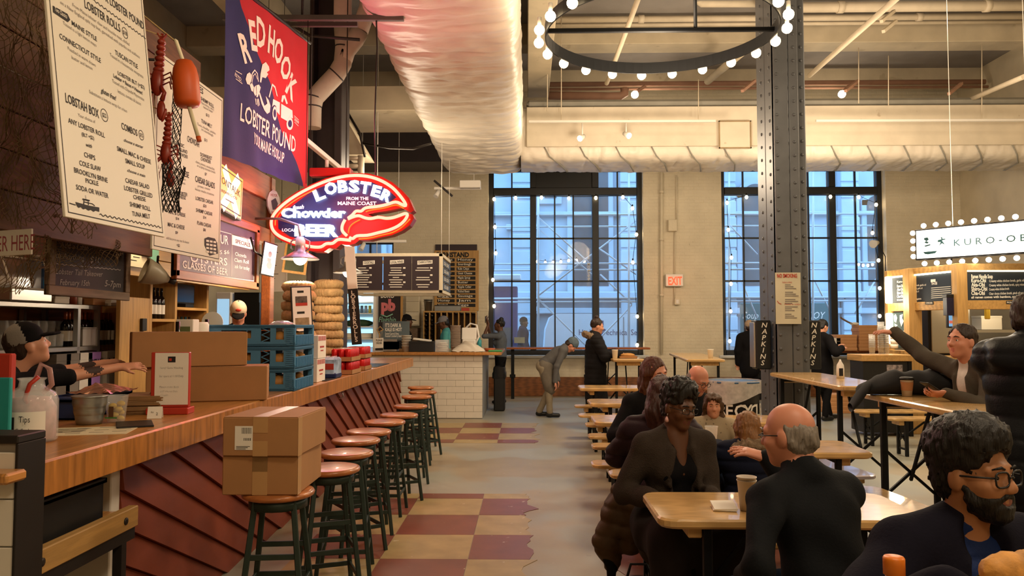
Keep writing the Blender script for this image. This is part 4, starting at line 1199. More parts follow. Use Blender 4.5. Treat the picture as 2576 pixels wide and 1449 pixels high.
for (t, a, b, h, s_) in (('gluten free!', (253, 228), (292, 250), 8, .35), ('with', (216, 365), (231, 370), 6, .35), ('choose a starter', (311, 353), (360, 372), 5, .35), ('choose a main', (320, 429), (365, 444), 5, .35)):
    fit(k_, m, t, a, b, h, .015, shear=s_)
for (t, a, b) in (('From Maine lobster claw and knuckle meat, chilled', (182, 13), (325, 113)), ('on a New England split top bun, garnished with paprika and scallions', (151, 6), (351, 145)), ('Tossed in a light lemon mayo', (158, 58), (242, 116)),
    ('Poached in warm drawn', (170, 122), (240, 166)), ('butter and lemon', (180, 145), (232, 174)), ('Tossed in a housemade vinaigrette', (276, 138), (360, 195)), ('Tossed with Chipotle Mayonnaise', (282, 204), (362, 252)),
    ('lettuce, tomato & bacon', (296, 230), (354, 263)), ('Substitute a lettuce wrap for a bun', (224, 231), (319, 281)), ('Your choice of', (196, 290), (239, 308))):
    fit(g_, m, t, a, b, 5, 0)
for c, r in (((314, 83), .026), ((262, 290), .028), ((355, 340), .024)): pring(k_, m, c, r, .003)
pline(k_, m, [(234, 0), (366, 97)], .004, wave=.004); pline(k_, m, [(250, 540), (405, 572)], .004, wave=.004); pline(k_, m, [(174, 511), (190, 516)], .004)
ppoly(k_, m, [(132, 14), (169, 35), (176, 50), (170, 56), (133, 31)])
wt = MB(m); fit(wt, m, 'Two Classics', (137, 24), (168, 44), 7, .01, z=.002, shear=.3); wt.build('white_print', M_menu, tb, world=True)
ppoly(k_, m, [(189, 508), (222, 517), (249, 522), (249, 533), (240, 530), (235, 533), (228, 528), (222, 530), (215, 525), (209, 527), (203, 521), (197, 523), (193, 518)])
pline(k_, m, [(210, 515), (211, 502), (221, 504), (222, 516)], .006); pline(k_, m, [(211, 508), (232, 513), (238, 518)], .004); pline(k_, m, [(216, 502), (214, 491)], .002); pline(k_, m, [(207, 501), (225, 505)], .006)
k_.build('print', M_ink, tb, world=True); g_.build('small_print', M_inkg, tb, world=True)

BLb, BRb = Wx(412, 632, -1.98), Wx(553, 660, -1.98)
u_ = (BRb - BLb).normalized()
BLb2 = BRb - u_ * .9
tb, m, w = menu_board('white sandwich and chowder menu board hung over the bar behind the orange buoy', BLb2, BRb, W(562, 237, BRb.y), 1.07)
k_, g_ = MB(m), MB(m)
border(k_, w, 1.07, .018, .004)
for (t, a, b, h, bo) in (('SANDWICHES', (440, 177), (511, 231), 15, .012), ('SHRIMP ROLL', (505, 247), (538, 268), 9, .01), ('TUNA MELT', (506, 303), (533, 319), 9, .01), ('CHOWDAH', (471, 348), (501, 364), 15, .012),
    ('CLASSIC', (439, 359), (463, 368), 9, .01), ('NEW ENGLAND', (428, 367), (471, 383), 9, .01), ('CHOWDER', (445, 386), (472, 395), 9, .01), ('DOWNEAST', (504, 388), (533, 399), 9, .01), ('CHOWDER', (505, 399), (530, 408), 9, .01),
    ('MAC N CHEESE', (418, 419), (475, 441), 15, .012), ('CAESAR SALADS', (491, 449), (540, 468), 15, .012), ('CLASSIC LOBSTER', (428, 480), (471, 490), 9, .01), ('MAC & CHEESE', (426, 489), (467, 498), 9, .01),
    ('SHRIMP', (434, 521), (457, 526), 9, .01), ('MAC & CHEESE', (424, 532), (466, 542), 9, .01), ('MAC & CHEESE', (422, 564), (464, 573), 10, .01), ('LOBSTER CAESAR', (492, 498), (536, 510), 9, .01), ('SHRIMP CAESAR', (493, 528), (534, 539), 9, .01),
    ('PLAIN CAESAR', (496, 560), (531, 569), 9, .01), ('$13', (518, 288), (526, 292), 7, .01), ('$13', (514, 351), (521, 354), 7, .01), ('$7', (448, 398), (454, 400), 7, .01), ('$7', (515, 437), (520, 439), 7, .01), ('$19', (443, 505), (451, 508), 7, .01),
    ('$14', (442, 549), (450, 551), 7, .01), ('$9', (441, 584), (447, 586), 7, .01), ('$20', (511, 517), (519, 519), 7, .01), ('$14', (511, 546), (518, 548), 7, .01), ('$8', (511, 577), (517, 579), 7, .01), ('+$2', (444, 616), (452, 618), 7, .01)):
    fit(k_, m, t, a, b, h, bo)
for (t, a, b) in (('Maine shrimp, celery', (505, 258), (538, 277)), ('lemon mayo', (512, 270), (535, 282)), ('Tuna, cheddar, pickles', (496, 312), (542, 337)), ('on sourdough', (506, 325), (536, 342)), ('clams, potato, smoked fish', (492, 407), (539, 427)), ('in a spicy tomato broth', (496, 417), (541, 435)),
    ('cheddar, gruyere', (436, 444), (467, 453)), ('panko crumb', (438, 455), (466, 463)), ('parmesan, romaine', (497, 468), (528, 477)), ('house made croutons', (491, 476), (538, 491)), ('add bacon to any mac & cheese', (418, 599), (475, 611))):
    fit(g_, m, t, a, b, 4, 0)
ppoly(k_, m, [(514, 600), (523, 596), (540, 600), (546, 611), (548, 638), (527, 643), (521, 632), (514, 617)])
k_.build('print', M_ink, tb, world=True); g_.build('small_print', M_inkg, tb, world=True)
wt = MB(m)
for j in range(4):
    for i in range(3): y_ = 603 + j * 9 + i * 1.5; ppoly(wt, m, [(518 + i * 9, y_), (525 + i * 9, y_ + 1), (525 + i * 9, y_ + 6), (518 + i * 9, y_ + 5)], z=.0022)
wt.build('trap_drawing', M_menu, tb, world=True)

# ------------------------------------------------------------------ buoy, lobsters, nets
p = W(468, 210, 3.95)
t = thing('buoy', 'orange lobster buoy with white stick hanging before the second menu board', 'buoy', p)
Rb = M.Rotation(math.radians(-6), 3, 'Y')
MB().lathe([(0, -.125), (.02, -.128), (.055, -.12), (.066, -.1), (.066, .03), (.058, .08), (.04, .118), (.015, .127), (0, .127)], n=28, R=Rb).build('float', mat('buoy_orange', 'c9541a', .45, var=.1, sc=8), t)
MB().bar(Rb @ V((0, 0, .1)), Rb @ V((-.035, 0, .24)), .03, .012, .003).build('stick', flat('buoy_stick', 'd8cfae', .6), t)
MB().cyl(Rb @ V((.005, 0, -.12)), Rb @ V((.04, 0, -.29)), .011, n=8).build('spindle', flat('buoy_stick', 'd8cfae', .6), t)
MB().cyl(Rb @ V((.04, 0, -.288)), Rb @ V((.044, 0, -.315)), .013, n=8).build('tip', flat('buoy_tip', 'c9541a', .5), t)
MB().tube([Rb @ V((-.035, 0, .23)), V((-.3, .0, .42)), V((XH - p.x, 0, .5))], .004, 5).build('cord', M_rope, t)
M_lob = mat('lobster_shell', '8f2f1e', .35, var=.2, sc=25)
def lobster(label, p, s_, tilt):
    t = thing('lobster_ornament', label, 'ornament', p)
    R = M.Rotation(tilt, 3, 'Y')
    q = lambda x, y, z: R @ V((x * s_, y * s_, z * s_))
    for k in range(6): MB().sph(q(0, 0, .16 - k * .035), (.035 * s_ * (.7 + .06 * k), .03 * s_, .022 * s_), 10).build('tail_segment', M_lob, t)
    for k in range(-1, 2): MB().bar(q(0, 0, .17), q(k * .03, 0, .215), .022 * s_, .006 * s_, .002).build('tail_fin', M_lob, t)
    MB().sph(q(0, 0, -.09), (.04 * s_, .036 * s_, .09 * s_), 14).build('carapace', M_lob, t)
    for s2 in (-1, 1):
        MB().tube([q(.025 * s2, -.01, -.12), q(.06 * s2, -.02, -.16), q(.05 * s2, -.02, -.21)], [.014 * s_, .013 * s_, .016 * s_], 8).build('arm', M_lob, t)
        c = MB(); c.sph(q(.05 * s2, -.02, -.27), (.028 * s_, .016 * s_, .065 * s_), 10); c.sph(q(.072 * s2, -.02, -.3), (.013 * s_, .012 * s_, .045 * s_), 8, R=M.Rotation(.3 * s2, 3, 'Y'))
        c.build('claw', M_lob, t)
        for k in range(3): MB().tube([q(.03 * s2, 0, -.05 - k * .03), q(.085 * s2, -.02, -.03 - k * .03), q(.1 * s2, -.02, -.075 - k * .03)], .005 * s_, 6).build('leg', M_lob, t)
        MB().tube([q(.012 * s2, -.02, -.17), q(.03 * s2, -.04, -.3)], .002 * s_, 5).build('feeler', M_lob, t)
    MB().tube([q(0, 0, .2), V((-.3, 0, .28)), V((XH - p.x + .005, 0, .3))], .0035, 5).build('string', M_rope, t)
lobster('upper red lobster ornament between the two menu boards', W(400, 170, 3.95), .85, .08)
lobster('lower red lobster ornament between the two menu boards', W(420, 355, 3.95), .72, .05)
M_net = mat('net_cord', '6a5638', .9, var=.2)
def net(label, fn, nu, nv, r=.0022, name='fishing_net', m_=M_net):
    mb = MB()
    def seg(a, b):
        a, b = V(a), V(b); d = (b - a).normalized(); u = d.orthogonal().normalized() * r; w_ = d.cross(u)
        vs = [a + u, a - u * .5 + w_ * .87, a - u * .5 - w_ * .87]; vs += [v + (b - a) for v in vs]
        mb.add(vs, [(0, 1, 4, 3), (1, 2, 5, 4), (2, 0, 3, 5)])
    P_ = lambda i, j: fn((i + (j % 2) * .5) / nu, j / nv)
    for j in range(nv):
        for i in range(nu):
            seg(P_(i, j), P_(i + (j % 2), j + 1)); seg(P_(i, j), P_(i + (j % 2) - 1 + 0, j + 1) if (i or j % 2) else P_(i, j + 1))
    return tag(mb.build(name, m_), label, 'net')
def jit(p, a, s_): return V(p) + V((NZ.noise(V(p) * 9 + V((s_, 0, 0))), NZ.noise(V(p) * 9 + V((0, s_, 3))), NZ.noise(V(p) * 9 + V((5, 0, s_))))) * a
net('dark brown fishing net draped over the wooden header at left border', lambda u, v: jit((XH + .06 + .05 * math.sin(v * 5 + u * 9), 2.3 + u * 2.0, 3.6 - v * 1.55), .05, 3), 56, 60)
net('loose net fringe hanging beside the chalkboard corner', lambda u, v: jit((-2.62 + .05 * math.sin(u * 9), 3.9 + u * .95 - .3 * v * (1 - u), 2.15 - v * (.22 + .3 * (1 - u) ** 2)), .06, 7), 40, 18, .002)
c_ = W(432, 470, 3.95)
net('black net bag bundled under the lower red lobster', lambda u, v: jit((c_.x + .055 * math.cos(2 * PI * u) * (1 - .3 * v), c_.y + .055 * math.sin(2 * PI * u), c_.z + .12 - .25 * v), .02, 2), 14, 11, .0025, 'net_bag', M_ink)
c2 = W(447, 260, 3.98)
net('twisted net strip hanging left of the orange buoy', lambda u, v: jit((c2.x + .022 * math.cos(2 * PI * u), c2.y + .03 * math.sin(2 * PI * u), c2.z + .2 - .52 * v), .012, 4), 6, 22, .002, 'net_strip', M_ink)

# ------------------------------------------------------------------ chalkboard, order sign, poster, gooseneck lamp
M_chalk = mat('chalkboard', '2b2226', .7, var=.25, sc=4)
M_chalkw = flat('chalk_white', 'a59d98', .9)
B0, B1 = Wx(116, 741, -2.72), Wx(321, 757, -2.72)
m = plane(B0, B1 - B0); w = (B1 - B0).length
t = thing('chalkboard', 'wood-framed chalkboard with handwriting hung above the steel shelves', 'chalkboard', B0)
MB(m).bb(0, w, 0, .4, -.012, 0).build('slate', M_chalk, t, world=True)
for (a, b, c, d) in ((0, w, 0, .055), (0, w, .355, .41), (0, .06, .055, .355), (w - .055, w, .055, .355)):
    MB(m).bb(a, b, c, d, -.016, .016, .004).build('frame_board', M_barn, t, world=True)
MB(m).tube([(.2, .4, 0), (.2, .62, .1)], .004, 5).build('cord', M_rope, t, world=True); MB(m).tube([(w - .2, .4, 0), (w - .2, .62, .1)], .004, 5).build('cord', M_rope, t, world=True)
mb = MB(m)
for (s_, a, b, h) in (('Add a Latte', (150, 618), (222, 626), 9), ('to Anything', (140, 644), (212, 651), 9), ('$10', (226, 652), (253, 655), 15), ('Lobster Tail Takeover', (140, 684), (258, 692), 9), ('February 15th', (150, 712), (225, 715), 9), ('5-7pm', (263, 715), (303, 719), 10)):
    fit(mb, m, s_, a, b, h, -.004, shear=.2)
pline(mb, m, [(140, 664), (205, 668), (303, 679)], .004, wave=.003)
mb.build('handwriting', M_chalkw, t, world=True)
m = plane(W(-70, 648, 3.75), W(130, 637, 3.6) - W(-70, 648, 3.75))
t = thing('order_sign', 'white board with pink handwritten letters at the left border above the case', 'sign', m.translation)
w = .385
MB(m).bb(0, w, 0, .125, -.01, 0, .002).build('board', M_paper, t, world=True)
mb = MB(m); fit(mb, m, 'ORDER HERE', (-62, 618), (88, 608), 38, -.002); mb.build('letters', flat('pink_ink', 'a8525a', .8), t, world=True)
MB(m).tube([(.1, .12, -.005), (.1, .3, -.06)], .004, 5).build('cord', M_rope, t, world=True)
m = plane(Wx(318, 668, -3.36), V((0, 1, 0)))
t = thing('poster', 'brightly lit cream poster on the inner pine fascia', 'poster', m.translation)
mb = MB(m); mb.bb(0, .34, 0, .32, 0, .004); mb.k = 1
for k in range(5): mb.bb(.05 + .05 * (k % 3), .16 + .05 * (k % 3), .05 + k * .03, .057 + k * .03, .004, .005)
mb.build('sheet', [M_paper, M_ink], t, world=True); mb = MB(m); pring(mb, m, (340, 600), .06, .006, .006); mb.build('print', flat('yellow_print', 'd0a02a'), t, world=True)
tag(MB(plane(Wx(377, 662, -3.34), V((0, 1, 0)))).prism([(0, 0), (.13, 0), (.14, .12), (.1, .19), (.065, .2), (.03, .19), (-.01, .12)], 0, .012).build('paddle_sign', flat('teal_paint', '6fb3a6', .5), loc=(0, 0, 0)), 'rounded teal plaque on the inner pine fascia', 'plaque')
p = W(384, 688, 5.3)
t = thing('gooseneck_lamp', 'grey enamel gooseneck lamp with bell shade turned toward the aisle', 'lamp', p)
R = M.Rotation(math.radians(115), 3, V((-.35, 1, .25)).normalized())
MB().lathe([(.018, .12), (.03, .1), (.05, .07), (.075, .02), (.09, -.04), (.092, -.06), (.088, -.06), (.07, .015), (.02, .1)], n=28, R=R, caps=False).build('shade', flat('enamel_grey', 'a9a18c', .35), t)
MB().cyl(R @ V((0, 0, .1)), R @ V((0, 0, .16)), .022, n=14).build('socket', M_dark, t)
e = R @ V((0, 0, .16)); MB().tube([e, e + V((-.06, .02, .04)), e + V((-.14, .02, .14)), V((XH - p.x - .03, .02, .12))], .009, 8).build('neck', M_dark, t)

# ------------------------------------------------------------------ happy hour board, brewery sign, badge, tablet
m = plane(Wx(440, 694, -2.47), V((0, 1, 0))); w = Wx(648, 720, -2.47).y - m.translation.y; H = .53
t = thing('drinks_board', 'purple wood-framed chalkboard listing drink specials under the header', 'chalkboard', m.translation)
MB(m).bb(0, w, 0, H, -.03, -.01).build('slate', mat('chalk_purple', '4a3540', .6, var=.1), t, world=True)
for (a, b, c, d) in ((0, w, -.02, .045), (0, w, H - .03, H + .03), (0, .05, 0, H), (w - .06, w, 0, H)): MB(m).bb(a, b, c, d, -.03, .012, .004).build('frame_board', M_orw, t, world=True)
mb = MB(m)
for (s_, a, b, h, bo) in (('HAPPY HOUR', (473, 585), (577, 605), 24, .015), ('$5 LAGERS $6', (490, 636), (579, 634), 10, .01), ('OYSTERS', (482, 648), (574, 659), 20, .015), ('GLASSES OF BEER', (462, 664), (575, 685), 18, .015)):
    fit(mb, m, s_, a, b, h, bo, z=-.008)
ppoly(mb, m, [(585, 588), (637, 604), (637, 628), (585, 615)], z=-.008)
for (a, b) in (((556, 581), (641, 605)), ((515, 690), (641, 707)), ((586, 588), (585, 695)), ((641, 605), (641, 707))): pline(mb, m, [a, b], .006, z=-.008)
for (a, b, s_) in (((594, 640), (622, 646), 'Chowda'), ((592, 655), (628, 661), 'Clam Roll'), ((593, 671), (630, 677), 'ask for today')): fit(mb, m, s_, a, b, 6, 0, z=-.008)
mb.build('lettering', M_paper, t, world=True); mb = MB(m); fit(mb, m, 'SPECIALS', (594, 606), (631, 617), 10, .01, z=-.006); mb.build('heading', flat('chalk_plum', '5b3a4c'), t, world=True)
MB(m).tube([(.3, H, -.02), (.3, H + .1, -.05)], .01, 6).build('bracket', M_dark, t, world=True)
B1 = Wx(607, 556, -2.4); B0 = Wx(545, 519, -2.4)
m = plane(B0, B1 - B0); w = (B1 - B0).length; H = (W(609, 448, B1.y) - B1).length
t = thing('brewery_sign', 'yellow backlit brewery sign on the header beam', 'sign', B0)
MB(m).bb(0, w, 0, H, -.06, 0, .004).build('box', M_dark, t, world=True)
MB(m).bb(.01, w - .01, .01, H - .01, 0, .002).build('face', glow('sign_yellow', 'e0a21a', .75), t, world=True)
mb = MB(m)
for (a, b) in ((.0, 1.0), (1.0, 0.0)):
    p0, p1 = V((.1 + a * (w - .2), .02)), V((.1 + b * (w - .2), H - .02)); d = (p1 - p0).normalized(); n = V((-d.y, d.x)) * .05
    mb.add([(*(p0 - n), .003), (*(p0 + n), .003), (*(p1 + n), .003), (*(p1 - n), .003)], [(0, 3, 2, 1)])
mb.build('cross', glow('sign_white', 'fff0d0', .5), t, world=True)
mb = MB(m); fit(mb, m, 'MONTAUK', (548, 444), (603, 489), 17, .0, z=.005); fit(mb, m, 'BREWING CO', (553, 477), (595, 500), 7, .01, z=.005); pline(mb, m, [(566, 500), (587, 512)], .004, z=.005, wave=.004); border(mb, w, H, .03, .008, .004)
mb.build('lettering', M_ink, t, world=True)
m = plane(W(672, 545, 7.35), V((.55, .8, 0)))
t = thing('badge_sign', 'white pointed oval badge sign on the header post', 'sign', m.translation)
out = [(687, 477), (696, 482), (703, 497), (705, 515), (701, 532), (690, 546), (681, 536), (674, 518), (673, 500), (678, 484)]
q = [on(m, *p) for p in out]; MB(m).prism([tuple(v) for v in q], -.02, 0).build('board', M_paper, t, world=True)
mb = MB(m); ppoly(mb, m, [(682, 505), (693, 498), (699, 512), (696, 526), (686, 528)]); mb.build('figure', flat('badge_grey', '5a4a58'), t, world=True)
mb = MB(m); fit(mb, m, 'HOOK', (681, 490), (698, 492), 7); fit(mb, m, 'BAIT', (683, 534), (697, 533), 5); mb.build('lettering', M_red, t, world=True)
m = plane(W(655, 690, 6.9), W(684, 697, 7.1) - W(655, 690, 6.9), W(664, 606, 6.9) - W(655, 690, 6.9))
t = thing('tablet', 'tilted tablet screen showing a white picture, fixed to the header post', 'tablet', m.translation)
w, H = .24, .31
MB(m).bb(0, w, 0, H, -.012, 0, .004).build('case', M_plblk, t, world=True); MB(m).bb(.012, w - .012, .012, H - .012, 0, .001).build('screen', glow('tablet_white', 'f2e6ea', .85), t, world=True)
mb = MB(m); mb.sph((.12, .2, .001), (.035, .03, .0006), 12); mb.sph((.13, .1, .001), (.05, .035, .0006), 12); mb.bb(.08, .15, .13, .165, .0012, .002); mb.build('picture', flat('picture_grey', '6a5a60'), t, world=True)
MB(m).tube([(.1, .15, -.01), (-.05, .2, -.06), (-.2, .3, -.02)], .01, 6).build('arm', M_dark, t, world=True)
# things stored on the header shelf
for k, (y, dz, sx, sy, sz, col, lb) in enumerate(((5.6, 0, .18, .22, .13, 'd9cfd4', 'white plastic tub'), (5.95, 0, .16, .16, .09, 'b95a2c', 'orange paper box'), (6.9, .62, .2, .3, .1, '2c2626', 'black speaker box'), (5.3, 0, .2, .2, .2, 'b5a8b0', 'pale plastic bin'))):
    t = thing('storage_box', lb + ' on the header shelf above the drinks board', 'box', (XH - .16, y, 2.4 if dz == 0 else 3.02))
    MB().bb(-sx / 2, sx / 2, -sy / 2, sy / 2, 0, sz, .01).build('body', flat('hb%d' % k, col), t); MB().bb(-sx / 2 - .006, sx / 2 + .006, -sy / 2 - .006, sy / 2 + .006, sz * .8, sz + .01, .006).build('lid', flat('hb%d' % k, col), t)

# ------------------------------------------------------------------ cloth banner
BL, BR = W(559, 392, 6.07), W(769, 477, 7.5)
m = plane(BL, V((BR.x - BL.x, BR.y - BL.y, 0))); w = V((BR.x - BL.x, BR.y - BL.y)).length; H = 1.46
def rip(x, y): return .012 * math.sin(x * 17 + 2 * y) * (.4 + .6 * (1 - y / H)) + .02 * math.sin(x * 5) * (1 - y / H)
bd = [on(m, *p) for p in ((600, -30), (606, 20), (647, 130), (682, 217), (711, 321), (734, 382), (757, 437), (764, 478))][::-1]
def bx(y):
    for a, b in zip(bd, bd[1:]):
        if a.y <= y <= b.y: return a.x + (b.x - a.x) * (y - a.y) / max(b.y - a.y, 1e-6) + .006 * math.sin(y * 40)
    return bd[0].x if y < bd[0].y else bd[-1].x
t = thing('banner', 'hanging red and navy cloth banner with white lobster and truck emblem', 'banner', BL)
mb = MB(m)
mb.grid(lambda u, v: V((bx(v * H) * u, v * H, rip(bx(v * H) * u, v * H))), 26, 40)
mb.k = 1
mb.grid(lambda u, v: V((bx(v * H) + (w - bx(v * H)) * u, v * H, rip(bx(v * H) + (w - bx(v * H)) * u, v * H))), 26, 40)
mb.build('cloth', [mat('banner_navy', '25285a', .8, var=.06, bump=.1, bs=90), mat('banner_red', 'b3202c', .8, var=.05, bump=.1, bs=90)], t, world=True)
MB(m).cyl((-.05, H + .01, 0), (w + .05, H + .01, 0), .018, n=10).build('rod', M_dark, t, world=True)
for x in (.1, w - .1): p = m @ V((x, H, 0)); MB().tube([p, V((p.x, p.y, 6.3))], .004, 5).build('cord', M_dark, t, world=True)
mb = MB(m); RW = lambda x, y: rip(x, y) + .004
for (ch, px, py, hp, wp, rot) in (('R', 614, 121, 78, 21, 25), ('E', 635, 90, 80, 20, 14), ('D', 656, 83, 80, 20, 3), ('H', 682, 104, 78, 18, -5), ('O', 702, 128, 74, 20, -11), ('O', 719, 171, 70, 20, -18), ('K', 734, 220, 70, 20, -27)):
    c = on(m, px, py); hl = (on(m, px, py - hp / 2) - on(m, px, py + hp / 2)).length; wl = abs(on(m, px + wp / 2, py).x - on(m, px - wp / 2, py).x)
    vs, fs = text_geo(ch, .03); xs_ = [v[0] for v in vs]; ys_ = [v[1] for v in vs]; ca, sa = math.cos(math.radians(rot)), math.sin(math.radians(rot)); o = []
    for v in vs:
        X = ((v[0] - min(xs_)) / (max(xs_) - min(xs_)) - .5) * wl; Y = ((v[1] - min(ys_)) / (max(ys_) - min(ys_)) - .5) * hl * .93
        x, y = c.x + X * ca - Y * sa, c.y + X * sa + Y * ca; o.append((x, y, RW(x, y)))
    mb.add(o, fs)
fit(mb, m, 'LOBSTER POUND', (603, 281), (742, 366), 42, .012, 0, warp=RW); fit(mb, m, 'YOUR MAINE HOOK-UP', (631, 347), (719, 398), 28, .01, 0, warp=RW)
fit(mb, m, 'ESTD.', (590, 186), (606, 203), 9, .01, 0, warp=RW); fit(mb, m, '2009', (739, 298), (752, 309), 8, .01, 0, warp=RW)
for (a, b) in (((592, 178), (606, 187)), ((592, 198), (607, 211)), ((739, 291), (752, 302)), ((740, 307), (751, 317))): pline(mb, m, [a, b], .006, 0, warp=RW)
mb.build('lettering', M_paper, t, world=True)
mb = MB(m); cp = lambda x, y: (560 + x / 3.45, 20 + y / 3.45)
for po in ([(185, 620), (195, 575), (215, 560), (230, 580), (225, 640), (215, 670), (195, 660)], [(215, 670), (235, 650), (255, 690), (245, 730), (228, 720)], [(258, 690), (278, 672), (285, 750), (268, 765), (250, 735)], [(285, 672), (315, 665), (332, 690), (318, 740), (300, 775), (282, 772), (290, 740)],
           [(325, 640), (330, 570), (345, 490), (370, 470), (395, 510), (400, 540), (378, 560), (390, 575), (370, 610), (345, 600), (335, 650)], [(312, 730), (325, 735), (350, 810), (365, 850), (385, 830), (372, 765), (395, 800), (410, 850), (405, 905), (385, 920), (365, 890), (340, 830)],
           [(265, 785), (275, 790), (285, 840), (275, 840)], [(285, 790), (297, 795), (310, 855), (300, 850)], [(300, 785), (312, 790), (322, 840), (316, 850)],
           [(395, 770), (425, 655), (462, 680), (490, 770), (478, 760), (455, 695), (430, 675), (402, 780)], [(435, 790), (510, 820), (510, 930), (482, 900), (470, 850), (445, 840), (425, 860)], [(525, 760), (545, 755), (565, 830), (555, 835), (540, 780), (530, 820), (520, 810)],
           [(520, 830), (600, 890), (605, 960), (585, 950), (565, 975), (560, 980), (520, 950)]):
    ppoly(mb, m, [cp(*q) for q in po], 0, warp=RW)
for (cx, cy, r) in ((455, 915, 62), (582, 1005, 55)):
    ppoly(mb, m, [cp(cx + r * .42 * math.cos(a * .4), cy + r * math.sin(a * .4)) for a in range(16)], .0, warp=RW)
pline(mb, m, [cp(*q) for q in ((225, 640), (240, 570), (270, 540), (300, 570), (310, 640))], .012, 0, warp=RW); pline(mb, m, [cp(*q) for q in ((235, 650), (250, 590), (275, 570), (300, 620))], .008, 0, warp=RW)
mb.build('emblem', M_paper, t, world=True)
mb = MB(m)
for (cx, cy, r) in ((455, 915, 36), (582, 1005, 32)): ppoly(mb, m, [cp(cx + r * .42 * math.cos(a * .4), cy + r * math.sin(a * .4)) for a in range(16)], .002, warp=RW)
mb.build('emblem_detail', flat('banner_navy2', '25285a', .8), t, world=True)

# ------------------------------------------------------------------ neon claw sign
m = plane(W(680, 632, 7.2), V((1, 0, 0)))
nm = lambda x, y: (640 + x / 5.6, 420 + y / 5.6)
NP = [(2250, 610), (2180, 440), (2080, 330), (1950, 220), (1800, 140), (1600, 92), (1400, 85), (1200, 110), (1000, 160), (800, 245), (600, 345), (440, 450), (320, 560), (240, 670), (205, 780), (215, 880), (270, 960), (360, 1030), (500, 1090), (680, 1150), (820, 1190), (980, 1195), (1060, 1140), (1150, 1150),
      (1220, 1090), (1330, 1100), (1420, 1080), (1480, 1030), (1620, 1030), (1790, 990), (1940, 960), (2080, 900), (2190, 820), (2250, 720), (2230, 668), (2120, 640), (2000, 692), (1900, 708), (1780, 682), (1680, 705), (1600, 670), (1700, 640), (1850, 620), (2000, 588), (2080, 572), (2200, 645)]
t = thing('neon_sign', 'red lobster-claw neon sign advertising lobster, chowder and beer over the bar', 'neon sign', m.translation)
M_neonbox = flat('neon_cabinet_red', '8e1d14', .35)
MB(m).prism([tuple(on(m, *nm(*p))) for p in NP], -.16, 0).build('cabinet', M_neonbox, t, world=True)
mb = MB(m); ppoly(mb, m, [nm(*p) for p in ((820, 330), (1080, 230), (1350, 185), (1650, 215), (1880, 320), (2000, 430), (1900, 500), (1560, 560), (1400, 640), (1260, 800), (1230, 950), (1080, 1040), (800, 1050), (500, 980), (340, 870), (330, 740), (480, 590))], .002)
mb.build('panel', flat('neon_navy', '1d2247', .35), t, world=True)
def ntube(pts, r, mt, name='neon_tube', z=.035):
    q = [on(m, *nm(*p)) for p in pts]; o = []
    for i in range(len(q) - 1):
        for k in range(3): o.append(q[i].lerp(q[i + 1], k / 3))
    o.append(q[-1])
    for _ in range(2): o = [o[0]] + [(o[i - 1] + o[i] * 2 + o[i + 1]) / 4 for i in range(1, len(o) - 1)] + [o[-1]]
    MB(m).tube([(p.x, p.y, z) for p in o], r, 8).build(name, mt, t, world=True)
M_nr = glow('neon_red', 'ff5a48', 7); M_no = glow('orange_line_glow', 'ff4a10', 3); M_nb = glow('neon_white_blue', 'cfe4ff', 6)
ntube([(1330, 730), (1400, 680), (1440, 620), (1520, 640), (1560, 580), (1720, 570), (1880, 540), (2000, 490), (2090, 540), (2150, 565), (2125, 500), (2050, 400), (1960, 300), (1820, 210), (1660, 150), (1480, 125), (1300, 135), (1100, 180), (900, 255), (700, 350), (520, 460), (380, 570), (290, 670), (250, 760), (258, 860), (300, 930), (380, 990), (520, 1050), (680, 1100), (820, 1132), (960, 1140), (1020, 1078), (1120, 1092), (1180, 1020), (1300, 1032), (1370, 1040)], .0145, M_nr)
ntube([(1350, 1000), (1400, 1025), (1440, 970), (1600, 975), (1760, 930), (1900, 900), (2040, 840), (2130, 760), (2172, 680), (2140, 657), (2060, 690), (1960, 725), (1860, 735), (1760, 710), (1650, 740), (1560, 725), (1490, 690), (1420, 702), (1330, 740)], .0145, M_nr)
ntube([(1290, 750), (1250, 820), (1243, 890), (1265, 930), (1315, 975)], .0145, M_nr)
ntube([(1335, 940), (1345, 860), (1400, 800), (1500, 750)], .006, M_no); ntube([(1580, 640), (1640, 615), (1850, 590), (2010, 530), (2110, 590)], .006, M_no)  # thin orange lines drawn as narrow glowing tubes beside the red outline
ntube([(1480, 1020), (1640, 1010), (1800, 965), (1960, 935), (2100, 850), (2200, 740)], .006, M_no); ntube([(860, 330), (620, 450), (400, 610), (310, 740), (310, 830)], .006, M_no)
mb = MB(m)
for (ch, x, y, h, wd, rot) in (('L', 925, 395, 165, 150, 22), ('O', 1085, 310, 175, 175, 13), ('B', 1255, 280, 175, 140, 5), ('S', 1415, 280, 175, 150, -1), ('T', 1570, 300, 170, 150, -8), ('E', 1725, 350, 165, 130, -15), ('R', 1870, 415, 165, 150, -24)):
    c = on(m, *nm(x, y)); sc_ = (on(m, *nm(x + 100, y)) - c).length / 100
    vs, fs = text_geo(ch, .05); X = [v[0] for v in vs]; Y = [v[1] for v in vs]; ca, sa = math.cos(math.radians(rot)), math.sin(math.radians(rot)); o = []
    for v in vs:
        a = ((v[0] - min(X)) / (max(X) - min(X)) - .5) * wd * sc_; b = ((v[1] - min(Y)) / (max(Y) - min(Y)) - .5) * h * sc_
        o.append((c.x + a * ca - b * sa, c.y + a * sa + b * ca, .03))
    mb.add(o, fs)
fit(mb, m, 'Chowder', nm(390, 675), nm(1300, 675), 17, .05, .03); fit(mb, m, 'BEER', nm(580, 895), nm(1195, 905), 31, .06, .03)
mb.build('neon_letters', M_nb, t, world=True)
mb = MB(m)
